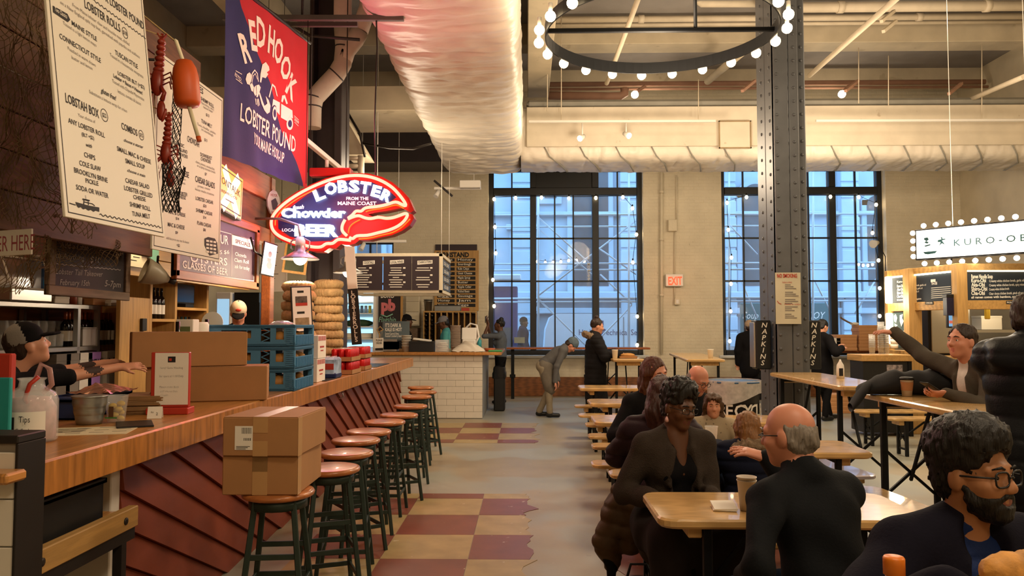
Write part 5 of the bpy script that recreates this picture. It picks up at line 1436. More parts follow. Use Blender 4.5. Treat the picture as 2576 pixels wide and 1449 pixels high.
for (s_, a, b, h) in (('FROM THE', (1295, 445), (1608, 445), 8), ('MAINE COAST', (1175, 512), (1720, 514), 9), ('LOCAL', (392, 888), (585, 890), 7.5)): fit(mb, m, s_, nm(*a), nm(*b), h, .02, .004)
fit(mb, m, 'fresh', nm(540, 580), nm(700, 570), 7, .03, .004, shear=.3)
mb.build('painted_letters', glow('sign_letter_white', 'ffffff', .5), t, world=True)
for px in (945,):
    MB().tube([W(px, 442, 7.12), W(px - 2, 300, 7.1), W(px + 4, 120, 7.12), W(px + 2, 60, 7.1), W(px + 2, 42, 7.1)], .008, 6).build('cable', M_dark, t, world=True)
MB().tube([W(770, 462, 7.2), W(772, 300, 7.2), W(775, 44, 7.1)], .004, 5).build('cable', M_dark, t, world=True)
MB(m).bb(.35, .75, .72, .8, -.14, -.02, .01).build('ballast', M_neonbox, t, world=True)
lamp(m @ V((.75, .38, .3)), 26, (1, .2, .22), r=.35, name='neon_red_light'); lamp(m @ V((.35, .35, .25)), 7, (.62, .5, 1), r=.25, name='neon_blue_light'); lamp(m @ V((.75, 1.15, .1)), 22, (1, .22, .28), r=.3, name='neon_red_light')
t = thing('strut_rail', 'grey slotted steel rail overhead from which the neon sign hangs', 'rail', W(690, 40, 7.1))
MB().bar(W(560, 45, 7.1), W(1016, 46, 7.1), .045, .05, .003).build('channel', mat('strut_grey', '5f5853', .5, metal=.5), t, world=True)
MB().bar(W(660, 62, 7.3), W(900, 62, 7.3), .035, .045, .003).build('channel', mat('strut_grey', '5f5853', .5, metal=.5), t, world=True)
for px in (600, 760, 985): p = W(px, 44, 7.1); MB().tube([p, V((p.x, p.y, ZC if p.x < -1.6 else 4.46))], .008, 6).build('rod', M_dark, t, world=True)

# ------------------------------------------------------------------ dark post and insulated pipes left of the duct
t = thing('dark_post', 'dark steel post standing behind the banner and neon sign', 'column', W(815, 700, 10)); t['kind'] = 'structure'
q0, q1 = W(776, 700, 10).x, W(862, 700, 10).x
M_dkp = mat('dark_post_paint', '3a3336', .5, var=.1)
MB().bb(q0, q0 + .06, 9.9, 10.3, 0, ZC, .01).build('flange', M_dkp, t, world=True); MB().bb(q1 - .1, q1, 9.85, 10.3, 0, ZC, .01).build('flange', M_dkp, t, world=True); MB().bb(q0, q1, 10.1, 10.2, 0, ZC).build('web', M_dkp, t, world=True)
M_ins = mat('pipe_insulation', 'cdbfb4', .7, var=.06, bump=.2, bs=20)
for (lb, pts) in (('white insulated pipe with two elbows dropping beside the dark post', [(862, 60), (866, 120), (862, 160), (846, 188), (812, 224), (792, 246), (786, 270), (785, 322)]), ('short white insulated branch pipe joining the elbowed pipe', [(905, 78), (893, 100), (872, 126), (864, 150)])):
    q = [W(x, y, 9.6) for x, y in pts]
    t = thing('insulated_pipe', lb, 'pipe', q[0])
    MB().tube(q, .115, 14).build('insulation', M_ins, t, world=True)
    if len(q) > 4:
        for i in (1, 3, 5, 6): d = (q[i + 1] - q[i]).normalized(); MB().cyl(q[i] - d * .008, q[i] + d * .008, .12, n=14).build('band', M_dkp, t, world=True)
        MB().cyl(q[0], q[0] + V((0, 0, 1.6)), .115, n=14).build('riser', M_ins, t, world=True)
    else: MB().tube([q[0], q[0] + V((.1, 0, .3)), q[0] + V((.15, 0, 1.5))], .11, 14).build('riser', M_ins, t, world=True)
p0, p1 = W(768, 352, 7.6), W(880, 445, 8.8)
t = thing('track_light', 'slanting white track rail with small hanging head behind the neon sign', 'light', p0)
MB().bar(p0, p1, .05, .05, .004).build('rail', M_white, t, world=True); q = p0.lerp(p1, .45); MB().cyl(q, q - V((0, 0, .1)), .02, n=10).build('lamp_head', M_white, t, world=True)
for a in (.1, .9): q = p0.lerp(p1, a); MB().tube([q, V((q.x, q.y, ZC))], .006, 5).build('rod', M_dark, t, world=True)
# lower bulkhead, cream duct box and pipes in the shaded corner behind the sign
lb = struct(MB().bb(-5.5, -1.6, 12, 13.4, 4.96, 5.36, .01).build('trim_1', M_beam))
lb = struct(MB().bb(-5.5, -1.6, 16.0, 17.1, 5.0, 6.2, .01).build('trim_2', M_dkp))
t = thing('duct_box', 'cream sheet-metal duct box with slanting edge behind the neon sign', 'duct', W(890, 340, 11))
a, b, c, d = W(862, 285, 11), W(866, 388, 11), W(922, 388, 11), W(862, 280, 11)
MB().add([a, b, c, a + V((0, .6, 0)), b + V((0, .6, 0)), c + V((0, .6, 0))], [(0, 1, 2), (3, 5, 4), (0, 3, 4, 1), (1, 4, 5, 2), (2, 5, 3, 0)]).build('box', M_beam, t, world=True)
for y in (398, 418, 436): MB().cyl(W(862, y, 11), W(915, y, 11), .035, n=10).build('pipe', M_pipe, t, world=True)
MB().cyl(W(908, 392, 11), W(908, 470, 11), .05, n=10).build('pipe', M_pipe, t, world=True)
for k, (pts, lb) in enumerate((([(868, 272), (905, 335), (918, 395)], 'dark cable drooping from the cream duct box'), ([(912, 360), (980, 372), (1040, 374), (1085, 362)], 'dark cable slung under the bulkhead behind the neon sign'), ([(640, 0), (680, 30), (780, 90), (905, 100)], 'dark cable drooping above the banner'))):
    tag(MB().tube([W(x, y, 10.9 if k < 2 else 8) for x, y in pts], .018, 6).build('cable', M_dark), lb, 'cable')
# ================================================================== white tiled island and the counter behind the bar
isl = thing('island_counter', 'white subway-tiled service island with wooden top at the end of the bar', 'counter', (-1.4, 13.0, 0))
IT = 1.11
MB().bb(-3.6, -.745, 12.91, 14.9, 0, IT - .05).build('core', M_grout, isl, world=True)
MB().bb(-3.7, -.42, 12.8, 15.0, IT - .05, IT, .008).build('worktop', M_block, isl, world=True)
MB().bb(-.745, -.735, 12.92, 14.9, 0, IT - .05).build('side_panel', mat('grey_panel', '8b8d8c', .5), isl, world=True)
for j in range(10):
    z0 = .012 + j * .105
    for i in range(-1, 10):
        x1 = -.742 - i * .3 - (j % 2) * .15
        x0, x1 = x1 - .297, min(x1, -.742)
        if x1 - x0 > .02: MB().bb(x0, x1, 12.898, 12.911, z0, z0 + .1015, .003).build('tile', M_tilew, isl, world=True)
def put(px, z, y): p = W(px, 800, y); return V((p.x, y, z))
def boxthing(name, lb, cat, loc, w, d, h, m, b=.004, lid=None, rz=0):
    t = thing(name, lb, cat, loc, rz)
    MB().bb(-w / 2, w / 2, -d / 2, d / 2, 0, h, b).build('body', m, t)
    if lid: MB().bb(-w / 2 - .004, w / 2 + .004, -d / 2 - .004, d / 2 + .004, h * .86, h + .004, b).build('rim', lid, t)
    return t
M_teal = flat('teal_plastic', '2f8f96', .4)
M_cupp = mat('cup_paper', 'b7a596', .6, var=.05)
def stack(name, lb, cat, loc, r0, r1, h, n, dz, m):
    t = thing(name, lb, cat, loc)
    for k in range(n): MB().lathe([(0, 0), (r0, 0), (r1, h), (r1 + .004, h), (r1 + .004, h + .006), (r1 - .004, h + .004), (r0, .006), (0, .006)], (0, 0, k * dz), 16, caps=False).build('cup', m, t)
    return t
t = thing('steel_pans', 'stack of square steel pans on the white tiled island', 'pans', put(983, IT, 13.2))
for k in range(4): o = MB(); open_box(o, .26, .2, .1, .004); o.build('pan', M_stain, t, loc=(0, 0, k * .035))
stack('white_tubs', 'stack of white tubs on the island beside the steel pans', 'cups', put(1023, IT, 13.15), .06, .085, .09, 5, .045, M_paper)
t = boxthing('napkin_bin', 'black plastic bin with papers on the white tiled island', 'bin', put(1063, IT, 13.1), .42, .25, .17, M_plblk, lid=M_plblk)
MB().box((0, 0, .2), (.3, .18, .03), .004, R=M.Rotation(.12, 3, 'Y')).build('paper_stack', M_paper, t)
t = thing('clear_tub', 'clear tub of white lids on the island', 'tub', put(1113, IT, 13.1)); open_box(MB(), .22, .2, .2, .004).build('body', M_clear, t)
for k in range(5): MB().cyl((.02 * (k % 2), 0, .015 + k * .03), (.02 * (k % 2), 0, .035 + k * .03), .08, n=16).build('lid', M_paper, t)
stack('cup_stack', 'tall stack of pinkish paper cups on the island beside the terminal', 'cups', put(1146, IT, 13.3), .06, .088, .08, 16, .024, M_cupp)
t = boxthing('payment_terminal', 'white payment terminal with tall stand on the island', 'terminal', put(1180, IT, 13.5), .24, .16, .2, M_white, .02)
MB().box((0, .02, .3), (.26, .03, .22), .01, R=M.Rotation(-.3, 3, 'X')).build('screen_back', M_white, t); MB().tube([(.1, .03, .1), (.17, .05, .25), (.13, .08, .45), (.02, .08, .48), (-.1, .06, .36)], .018, 8).build('stand', M_white, t); MB().bb(-.05, .04, -.082, -.08, .05, .12).build('reader', M_paper, t)
o = MB().grid(lambda u, v: V((-.28 + .56 * u, -.15 + .3 * v, .01 + .14 * math.sin(PI * u) ** .7 * math.sin(PI * v) ** .7 * (1 + .5 * wig(u * 7 + v * 5, 3)) + .02 * wig(u * 15 + v * 19, 5))), 30, 20)
tag(o.build('towel', mat('towel_white', 'd9d0c2', .9, var=.06), loc=put(1178, IT, 13.05)), 'crumpled white cloth on the island front edge', 'cloth')
tag(MB().lathe([(0, 0), (.04, 0), (.04, .18), (.02, .2), (.02, .23), (0, .23)], n=14).build('teal_bottle', M_teal, loc=put(1206, IT, 13.6)), 'teal bottle standing on the island behind the white cloth', 'bottle')
tag(MB().bb(-.12, .12, -.03, .03, 0, .03, .01).build('green_brush', flat('brush_green', '3f9a5b', .5), loc=put(1246, IT, 13.0)), 'green plastic brush at the right end of the island top', 'brush')
tag(MB().lathe([(0, 0), (.07, 0), (.1, .05), (.095, .05), (.06, .01), (0, .01)], n=18, caps=False).build('orange_bowl', flat('bowl_orange', 'b5623c', .5), loc=put(1232, IT, 13.4)), 'small orange bowl at the right end of the island top', 'bowl')
def sign_plate(name, lb, pbl, pbr, ptl, y, m_, th=.012, cat='sign'):
    m = plane(W(*pbl, y), W(*pbr, y) - W(*pbl, y), W(*ptl, y) - W(*pbl, y))
    w, h = (W(*pbr, y) - W(*pbl, y)).length, (W(*ptl, y) - W(*pbl, y)).length
    t = thing(name, lb, cat, m.translation)
    MB(m).bb(0, w, 0, h, -th, 0, .002).build('board', m_, t, world=True)
    return t, m, w, h
t, m, w, h = sign_plate('counter_sign', 'blue-grey kale soup sign standing on the island', (962, 858), (1030, 858), (962, 808), 13.35, flat('slate_blue', '5a666b', .7))
mb = MB(m); fit(mb, m, "IT'S DARK &", (969, 818), (1009, 818), 9, .03); fit(mb, m, 'KALE IS HOT', (969, 829), (1011, 829), 9, .03); fit(mb, m, 'Roasted Carrots & Beets', (969, 840), (1003, 840), 4); fit(mb, m, 'Roasted Cranberry Salad', (969, 846), (1010, 846), 4); mb.build('lettering', M_paper, t, world=True); MB(m).bb(.1, w - .1, -.13, .01, -.012, 0).build('foot', M_plblk, t, world=True)
t, m, w, h = sign_plate('order_card', 'narrow white order card on the island beside the fridge', (944, 884), (964, 884), (944, 850), 13.0, M_paper)
mb = MB(m); fit(mb, m, 'PLEASE', (946, 856), (962, 856), 5, .02); fit(mb, m, 'ORDER', (946, 863), (961, 863), 5, .02); ppoly(mb, m, [(944, 882), (964, 882), (964, 875), (944, 876)]); mb.build('lettering', M_ink, t, world=True); MB(m).tube([(.07, h, 0), (.07, h + .06, 0), (.03, h + .14, 0), (.08, h + .19, 0), (.13, h + .14, 0), (.06, h + .1, 0)], .012, 6).build('ornament', M_rope, t, world=True)
# display fridge
t = thing('display_fridge', 'bright open display fridge with white shelves left of the chalk menu', 'fridge', put(905, 0, 15.4))
w = 82 * 15.4 / 1935; h = 2.25
for (a, b, c, d, e, f) in ((-w / 2, w / 2, .3, .36, 0, h), (-w / 2 - .05, -w / 2, -.3, .36, 0, h), (w / 2, w / 2 + .05, -.3, .36, 0, h), (-w / 2, w / 2, -.3, .36, h, h + .06)): MB().bb(a, b, c, d, e, f, .006).build('case_panel', M_white, t)
M_coolw = glow('fridge_light', 'a8dcff', 1.3)
for z in (1.0, 1.28, 1.52, 1.78, 2.0): MB().bb(-w / 2, w / 2, -.28, .3, z, z + .02).build('shelf', M_white, t); MB().bb(-w / 2 + .01, w / 2 - .01, .27, .3, z + .12, z + .2).build('light_strip', M_coolw, t)
lamp(t.location + V((0, -.25, 2.15)), 14, (.6, .85, 1), r=.2, name='fridge_light')
for k in range(7): MB().lathe([(0, 0), (.03, 0), (.03, .15), (0, .15)], (-w / 2 + .08 + k * .08, -.15, 1.8), 10).build('bottle', flat('fr%d' % (k % 3), ('c9b24a', '5a6b80', '8892a0')[k % 3], .3), t)
MB().sph((0, -.1, 1.6), (w * .45, .14, .08), 14).build('greens', mat('greens', '2f4a2c', .7, var=.3, sc=30), t)
for k in range(3): MB().bb(-w / 2 + .05, w / 2 - .05, -.2 + k * .12, -.1 + k * .12, 1.3, 1.4, .02).build('food_box', M_paper, t)
t, m, w, h = sign_plate('chalk_menu', 'tall black chalk sign with pink and mint lettering behind the island', (952, 832), (1008, 832), (952, 736), 15.3, M_chalk)
mb = MB(m); fit(mb, m, 'BURO', (958, 744), (992, 744), 11, .03); fit(mb, m, 'PECIEKA', (974, 779), (988, 779), 3); mb.build('lettering', M_paper, t, world=True)
mb = MB(m); fit(mb, m, 'pb', (959, 772), (995, 772), 22, .06); mb.build('pink_lettering', flat('chalk_pink', 'd0747c'), t, world=True)
mb = MB(m); fit(mb, m, 'Flagship', (953, 806), (996, 806), 9, .0, shear=.2); pline(mb, m, [(958, 791), (973, 797), (988, 790)], .02); mb.build('mint_lettering', flat('chalk_mint', '8fc9b4'), t, world=True)
MB(m).bb(w - .005, w + .04, -1.0, h, -.03, .01).build('frame_post', M_pinez, t, world=True)
# wine rack with bucket
wr = thing('wine_rack', 'pine wine rack with bottle cells behind the server in teal', 'rack', put(1134, 0, 16.6))
w = 133 * 16.6 / 1935; z1 = 1.55 + 37 * 16.6 / 1935
MB().bb(-w / 2, w / 2, -.2, .2, z1 - .035, z1, .004).build('top', M_pine, wr)
for k in range(10): x = -w / 2 + .012 + k * (w - .024) / 9; MB().bb(x - .012, x + .012, -.2, .2, 0, z1 - .035).build('divider', M_pinez, wr)
MB().bb(-w / 2, w / 2, .18, .2, 0, z1 - .04).build('back', M_barn, wr)
for i in range(2):
    for j in range(6):
        tag(MB().lathe([(.016, 0), (.016, .07), (.037, .12), (.037, .3), (0, .3)], n=12, R=M.Rotation(-PI / 2, 3, 'X')).build('racked_bottle', M_wine, loc=wr.location + V((-w / 2 + .07 + i * w / 9, -.25, z1 - .1 - j * .1))), 'dark bottle neck in the wine rack, %s column, row %s from the top' % (('left', 'right')[i], ('one', 'two', 'three', 'four', 'five', 'six')[j]), 'bottle', 'bottles in the wine rack')
p = put(1077, z1, 16.55); t = thing('ice_bucket', 'tall shiny steel bucket on the wine rack', 'bucket', p); MB().lathe([(0, 0), (.075, 0), (.095, .24), (.1, .24), (.1, .25), (.09, .245), (.07, .01), (0, .01)], n=20, caps=False).build('body', M_stain, t); MB().lathe([(.096, .2), (.101, .2), (.101, .21), (.096, .21)], n=20).build('band', M_stain, t)
boxthing('equipment_box', 'low grey equipment box on the wine rack', 'box', put(1127, z1, 16.55), .55, .25, .12, mat('grey_panel', '8b8d8c', .5), lid=M_dark)
boxthing('red_box', 'small red box at the right end of the wine rack', 'box', put(1171, z1, 16.5), .16, .12, .055, M_red, lid=M_red)
t = boxthing('wall_cabinet', 'cream wall cabinet hung left of the wine rack', 'cabinet', put(1040, 1.55, 16.7), .3, .3, .75, M_cream, .006)
for z in (.02, .3, .52): MB().bb(-.14, .14, -.17, -.15, z, z + .2, .004).build('door', M_creamd, t)
t = boxthing('side_unit', 'tall brown cabinet behind the island left of the wine rack', 'cabinet', put(1025, 0, 16.7), .5, .5, 1.5, M_barn, .006); MB().bb(-.24, .24, -.26, -.25, .1, 1.4, .004).build('door', M_barn, t)
t = boxthing('black_partition', 'black partition panel between stall and island behind the cook', 'partition', put(622, 0, 11.5), 64 * 11.5 / 1935, .08, 2.05, M_plblk); MB().bb(-.2, .2, -.045, -.04, .1, 1.9, .004).build('inset', M_plblk, t)
t = boxthing('glass_fridge', 'tall glass-door fridge glowing pale blue left of the black partition', 'fridge', put(574, 0, 11.6), 38 * 11.6 / 1935, .4, 2.05, M_white, .01); MB().bb(-.09, .09, -.205, -.2, .2, 1.95, .004).build('glass_door', glow('fridge_door', '9cc8e8', .8), t)
t = boxthing('ply_board', 'tan plywood board leaning left of the rope posts', 'board', put(697, BT - 0, 9.6), .3, .04, .42, M_card, .003); MB().bb(-.15, .15, -.024, -.02, .39, .42, .002).build('edge', M_pine, t)
t, m, w, h = sign_plate('wall_menu', 'cream wall menu with rows of small print behind the tablet', (655, 735), (722, 733), (655, 612), 10.6, M_paper)
mb = MB(m)
for k in range(9): mb.bb(.06, .16 + .12 * ((k * 7) % 5) / 5, .12 + k * .06, .13 + k * .06, 0, .001)
mb.bb(.06, .16, .04, .08, 0, .001); mb.build('print', M_inkg, t, world=True)
for x in (w * .2, w * .8): p = m @ V((x, h, -.006)); MB().tube([p, V((p.x, p.y, ZC))], .004, 5).build('cord', M_dark, t, world=True)
t, m, w, h = sign_plate('green_picture', 'gold-framed dark green picture hanging behind the left pendant lamp', (708, 684), (768, 692), (710, 600), 9.2, M_pine); MB(m).bb(.03, w - .03, .03, h - .03, .0, .004).build('picture', mat('pic_green', '2c3a26', .5, var=.4), t, world=True); p = m @ V((w / 2, h, 0)); MB().tube([p, V((p.x, p.y, ZC))], .004, 5).build('cord', M_dark, t, world=True)

# hanging drinks menu box
t = thing('menu_box', 'hanging cream-framed box menu of dark boards for cocktails, wines and charcuterie', 'sign', W(1000, 735, 12.0))
x0, x1, z0, z1 = W(864, 735, 12).x, W(1113, 735, 12).x, W(1000, 737, 12).z, W(1000, 637, 12).z
y1 = 13.35
M_cmb = flat('menu_dark', '33262b', .6)
for (a, b, c, d, e, f) in ((x0, x1, 12, 12.06, z1 - .055, z1), (x0, x1, 12, 12.06, z0, z0 + .05), (x1 - .06, x1, 12, 12.06, z0, z1), (x1 - .05, x1, 12, y1, z1 - .055, z1), (x1 - .05, x1, 12, y1, z0, z0 + .05), (x0, x1, y1 - .06, y1, z1 - .055, z1), (x0, x1, y1 - .06, y1, z0, z0 + .05), (x0, x0 + .05, 12, y1, z1 - .055, z1), (x0, x0 + .05, 12, y1, z0, z0 + .05)): MB().bb(a, b, c, d, e, f, .005).build('frame', M_cream, t, world=True)
m = plane((0, 11.985, 0), (1, 0, 0))
for k, (a, b) in enumerate(((866, 962), (964, 1035), (1036, 1104))):
    xa, xb = on(m, a, 700).x, on(m, b, 700).x
    MB(m).bb(xa, xb, z0 + .045, z1 - .05, -.01, .0).build('board', M_cmb, t, world=True)
mb = MB(m)
for (a, b, y) in ((913, 943, 661), (981, 1016, 659), (1050, 1088, 660)): ppoly(mb, m, [(a, y - 4), (b, y - 6), (b, y + 3), (a, y + 6)], .002)
for (xc, ws) in ((915, (12, 25, 18, 34, 28, 22, 30, 16, 25)), (1000, (20, 18, 24, 30, 8, 26, 20, 28, 22)), (1068, (22, 30, 0, 0, 24, 28, 0, 25, 18))):
    for k, q in enumerate(ws):
        if q: ppoly(mb, m, [(xc - q / 2 - 8, 673 + k * 6), (xc + q / 2, 673 + k * 6), (xc + q / 2, 675 + k * 6), (xc - q / 2 - 8, 675 + k * 6)], .002); 
    for k in range(0, 9, 3): ppoly(mb, m, [(xc + 14, 672 + k * 6), (xc + 20, 672 + k * 6), (xc + 20, 676 + k * 6), (xc + 14, 676 + k * 6)], .002)
mb.build('lettering', M_paper, t, world=True)
mb = MB(m)
for (s_, a, b) in (('COCKTAILS', (916, 661), (940, 660)), ('LOCAL WINES', (983, 660), (1014, 658)), ('CHARCUTERIE', (1052, 660), (1086, 658))): fit(mb, m, s_, a, b, 6, .02, .003)
mb.build('headings', M_ink, t, world=True)
m = plane((x1 - .02, 12.06, 0), (0, 1, 0))
for k in range(4): MB(m).bb(.02, y1 - 12.08, z0 + .06 + k * .125, z0 + .17 + k * .125, .0, .012, .002).build('slat', flat('slat_grey', '4b5055', .6), t, world=True)
mb = MB(m)
for k, s_ in enumerate(('LOCAL BEER', 'LOCAL CIDER', 'LOCAL WINE', 'LOCAL CURED')): mb.text(s_, .6, z0 + .09 + k * .125, .075, xs=1.6, z=.013, bold=.02)
mb.build('lettering', M_paper, t, world=True)
for (x, y) in ((x1 - .03, 12.1), (x1 - .03, y1 - .05), (x0 + .5, 12.1)): MB().tube([(x, y, z1), (x, y, 4.46 if x > -1.5 else ZC)], .005, 5).build('wire', M_white, t, world=True)
# farm stand board on the back wall
t, m, w, h = sign_plate('farm_board', 'wooden price board with black slats on the brick wall behind the island', (1092, 782), (1204, 782), (1092, 630), 17.05, M_pinez, .03)
mb = MB(m); fit(mb, m, 'FARMSTAND', (1098, 641), (1180, 641), 13, .05); mb.build('title', M_ink, t, world=True)
tx = MB(m)
for j in range(11):
    for (a, b) in ((1100, 1144), (1149, 1196)):
        p0, p1 = on(m, a, 658 + j * 11.4), on(m, b, 650 + j * 11.4); MB(m).bb(p0.x, p1.x, p0.y, p1.y, 0, .01, .002).build('slat', M_ink, t, world=True)
        fit(tx, m, ('Kale Chips', 'Apple Cider', 'Eggs', 'Goat Cheese', 'Pickled Beets', 'Honey', 'Maple Syrup', 'Sausage', 'Sourdough', 'Butter', 'Jam')[(j * 3 + a) % 11], (a + 3, 654 + j * 11.4), (b - 6 - (j * 5) % 13, 654 + j * 11.4), 4, .01, .012)
tx.build('lettering', M_paper, t, world=True)
t, m, w, h = sign_plate('dark_board', 'narrow dark board on the brick wall above the wooden price board', (1095, 630), (1200, 630), (1095, 615), 17.05, M_cmb, .03); MB(m).bb(0, w, h - .012, h, 0, .01).build('edge', M_dark, t, world=True)
for k, (a, b, y) in enumerate(((890, 1022, 607), (1092, 1210, 474))):
    p0, p1 = W(a, y, 14.5), W(b, y, 14.5)
    t = thing('track_light', ('white track rail with a head above the hanging menu box', 'white ceiling-hung track unit left of the first tall window')[k], 'light', p0)
    MB().bar(p0, p1, .05, .05, .004).build('rail', M_white, t, world=True)
    for f in (.15, .85): q = p0.lerp(p1, f); MB().tube([q, V((q.x, q.y, 4.45 if k else ZC))], .006, 5).build('rod', M_white, t, world=True)
    q = p0.lerp(p1, .2 if k == 0 else .1); h = MB().cyl(q - V((0, 0, .04)), q - V((.05, .08, .17)), .035, .05, 12).build('lamp_head', M_white, t, world=True)
    if k: MB().bar(p0 + V((.0, 0, .15)), p0 + V((.35, 0, -.15)), .06, .04, .004).build('arm', M_dark, t, world=True); MB().bb(p0.x + .5, p1.x, 14.3, 14.5, p0.z - .02, p0.z + .12, .01).build('driver_box', M_white, t, world=True)

# ================================================================== back wall fittings
t = pipe('pipe', 'vertical cream drain pipe on the brick pier between the tall windows', [W(1664, 430, 17.02), W(1664, 890, 17.02)], .035, M_cream, n=10)
coll(t, [], .05, M_cream)
for y in (480, 600, 740): MB().cyl(W(1664, y, 17.02), W(1664, y + 6, 17.02), .05, n=12).build('collar', M_cream, t, world=True)
t = thing('conduit', 'thin cream conduit running down to the exit sign', 'conduit', W(1702, 440, 17.05)); MB().tube([W(1702, 440, 17.05), W(1702, 555, 17.05)], .014, 6).build('run', M_cream, t, world=True); MB().tube([W(1698, 583, 17.05), W(1697, 690, 17.05)], .014, 6).build('run', M_cream, t, world=True); MB().tube([W(1697, 720, 17.05), W(1697, 750, 17.05)], .014, 6).build('run', M_cream, t, world=True)
t = thing('junction_box', 'cream electrical box on the conduit above the exit sign', 'box', W(1691, 568, 17.04)); MB().bb(-.1, .1, -.06, .04, -.13, .13, .008).build('body', M_cream, t); MB().bb(-.09, .09, -.068, -.06, -.12, .12, .004).build('cover', M_cream, t)
t = thing('outlet_box', 'small square box on the wall under the exit sign', 'box', W(1703, 759, 17.04)); MB().bb(-.06, .06, -.05, .04, -.07, .07, .008).build('body', M_cream, t); MB().bb(-.03, .03, -.056, -.05, -.04, .04, .004).build('cover', M_white, t)
t = thing('exit_sign', 'white exit sign with glowing red letters on the brick pier', 'exit sign', W(1696, 705, 16.98)); m = plane(W(1675, 720, 16.94), (1, 0, 0))
MB(m).bb(0, .385, 0, .265, -.12, 0, .01).build('case', M_white, t, world=True); mb = MB(m); fit(mb, m, 'EXIT', (1681, 707), (1716, 706), 21, .03, .002); mb.build('letters', glow('exit_red', 'ff3a1c', 2.2), t, world=True); lamp(W(1696, 705, 16.5), 1.5, (1, .25, .1), name='exit_light')

# window ledges, stools of the window bar
def ledge(label, xa, xb, z, y, posts):
    t = thing('window_ledge', label, 'counter', ((xa + xb) / 2, y, 0))
    MB().bb(xa, xb, y - .22, y + .22, z - .04, z, .006).build('top', M_orw, t, world=True)
    for x in posts: MB().bb(x - .035, x + .035, y - .1, y - .03, 0, z - .04, .004).build('post', M_black, t, world=True); MB().bb(x - .06, x + .06, y - .13, y - .1, .45, .52, .004).build('bracket', M_black, t, world=True)
ledge('narrow red-brown drinks ledge before the first tall window', -.45, 2.6, 1.09, 16.5, (-.3, 1.27))
ledge('narrow wooden drinks ledge before the window behind the column', 4.6, 8.4, 1.03, 16.4, (4.9, 6.3, 8.2))
# trash bin at the island end
t = thing('trash_bin', 'slim black trash bin with black bag standing at the island end', 'bin', (-.5, 14.25, 0))
MB().bb(-.1, .1, -.22, .22, 0, .7, .02).build('body', M_plblk, t)
MB().grid(lambda u, v: V(((.11 + .02 * wig(u * 18, 3)) * (1 if v < .99 else .9) * math.copysign(abs(math.cos(2 * PI * u)) ** .4, math.cos(2 * PI * u)) * (1.15 if v < .6 else 1), (.24 + .02 * wig(u * 15, 8)) * math.copysign(abs(math.sin(2 * PI * u)) ** .4, math.sin(2 * PI * u)), .6 + .2 * v + .03 * wig(u * 11, 6) * (1 - v))), 40, 6, cu=True).build('bag', flat('bag_black', '1c1d20', .25), t)

# ================================================================== beer-garden tables and benches
M_top = wood('table_top_honey', 'c8a168', 0, .25, .14, coat=.35, spots=(('5b3413', 24, .74, .7),))
M_topy = wood('table_top_honey_long', 'c49f68', 1, .25, .14, coat=.35)
def rrect(w, d, r, n=5):
    o = []
    for (sx, sy, a0) in ((1, 1, 0), (-1, 1, PI / 2), (-1, -1, PI), (1, -1, 3 * PI / 2)):
        for k in range(n): a = a0 + PI / 2 * k / (n - 1); o.append((sx * (w / 2 - r) + r * math.cos(a), sy * (d / 2 - r) + r * math.sin(a)))
    return o
def slab(t, w, d, z, th, m, r=.07):
    pr = rrect(w, d, r); q = [(x * .985, y * .97) for x, y in pr]
    n = len(pr); vs = [(x, y, z - th) for x, y in q] + [(x, y, z - th * .75) for x, y in pr] + [(x, y, z - th * .2) for x, y in pr] + [(x, y, z) for x, y in q]
    fs = [tuple(reversed(range(n))), tuple(range(3 * n, 4 * n))]
    for k in range(3): fs += [(k * n + i, k * n + (i + 1) % n, (k + 1) * n + (i + 1) % n, (k + 1) * n + i) for i in range(n)]
    MB().add(vs, fs).build('top', m, t)
def trestle(name, lb, cat, loc, w, d, z, rz=0, group=None, m=None, th=.04, brace=True):
    t = thing(name, lb, cat, loc, rz, group)
    slab(t, w, d, z, th, m or M_top)
    for s_ in (-1, 1):
        xx = s_ * (w / 2 - .16)
        MB().bb(xx - .03, xx + .03, -d * .36, d * .36, z - th - .055, z - th, .005).build('cleat', M_top, t)
        for sy in (-1, 1): MB().bb(xx - .018 - s_ * .05, xx + .018 - s_ * .05, sy * d * .36 - .018, sy * d * .36 + .018, 0, z - th, .003).build('leg', M_black, t)
        mb = MB(); a = xx - s_ * .05
        mb.bar((a, -d * .36, .08), (a, d * .36, .08), .022, .022); mb.build('foot_rail', M_black, t)
        MB().bar((a, -d * .36, z - th - .03), (a, d * .36, z - th - .03), .022, .022).build('top_rail', M_black, t)
        if brace:
            MB().bar((a, -d * .36, z * .35), (a, d * .36, z * .65), .018, .018).build('cross_brace', M_black, t); MB().bar((a, d * .36, z * .35), (a, -d * .36, z * .65), .018, .018).build('cross_brace', M_black, t)
            MB().bar((a, 0, z * .45), (a - s_ * .3, 0, z - th), .018, .018).build('brace', M_black, t)
    return t
TB = [(.55, 1.68, 3.5, 'nearest honey-coloured table with paper cups on it'), (.6, 2.2, 5.2, 'second honey table, where the girl and the bald man sit'), (.57, 2.2, 6.72, 'third honey table from the front, empty'), (.657, 2.3, 8.25, 'fourth honey table from the front, empty'), (.685, 2.3, 10.2, 'farthest honey table, before the woman in the long coat')]
for (xa, xb, y, lb) in TB: trestle('trestle_table', lb, 'table', ((xa + xb) / 2, y, 0), xb - xa, .54, .75, group='trestle tables in the middle row')
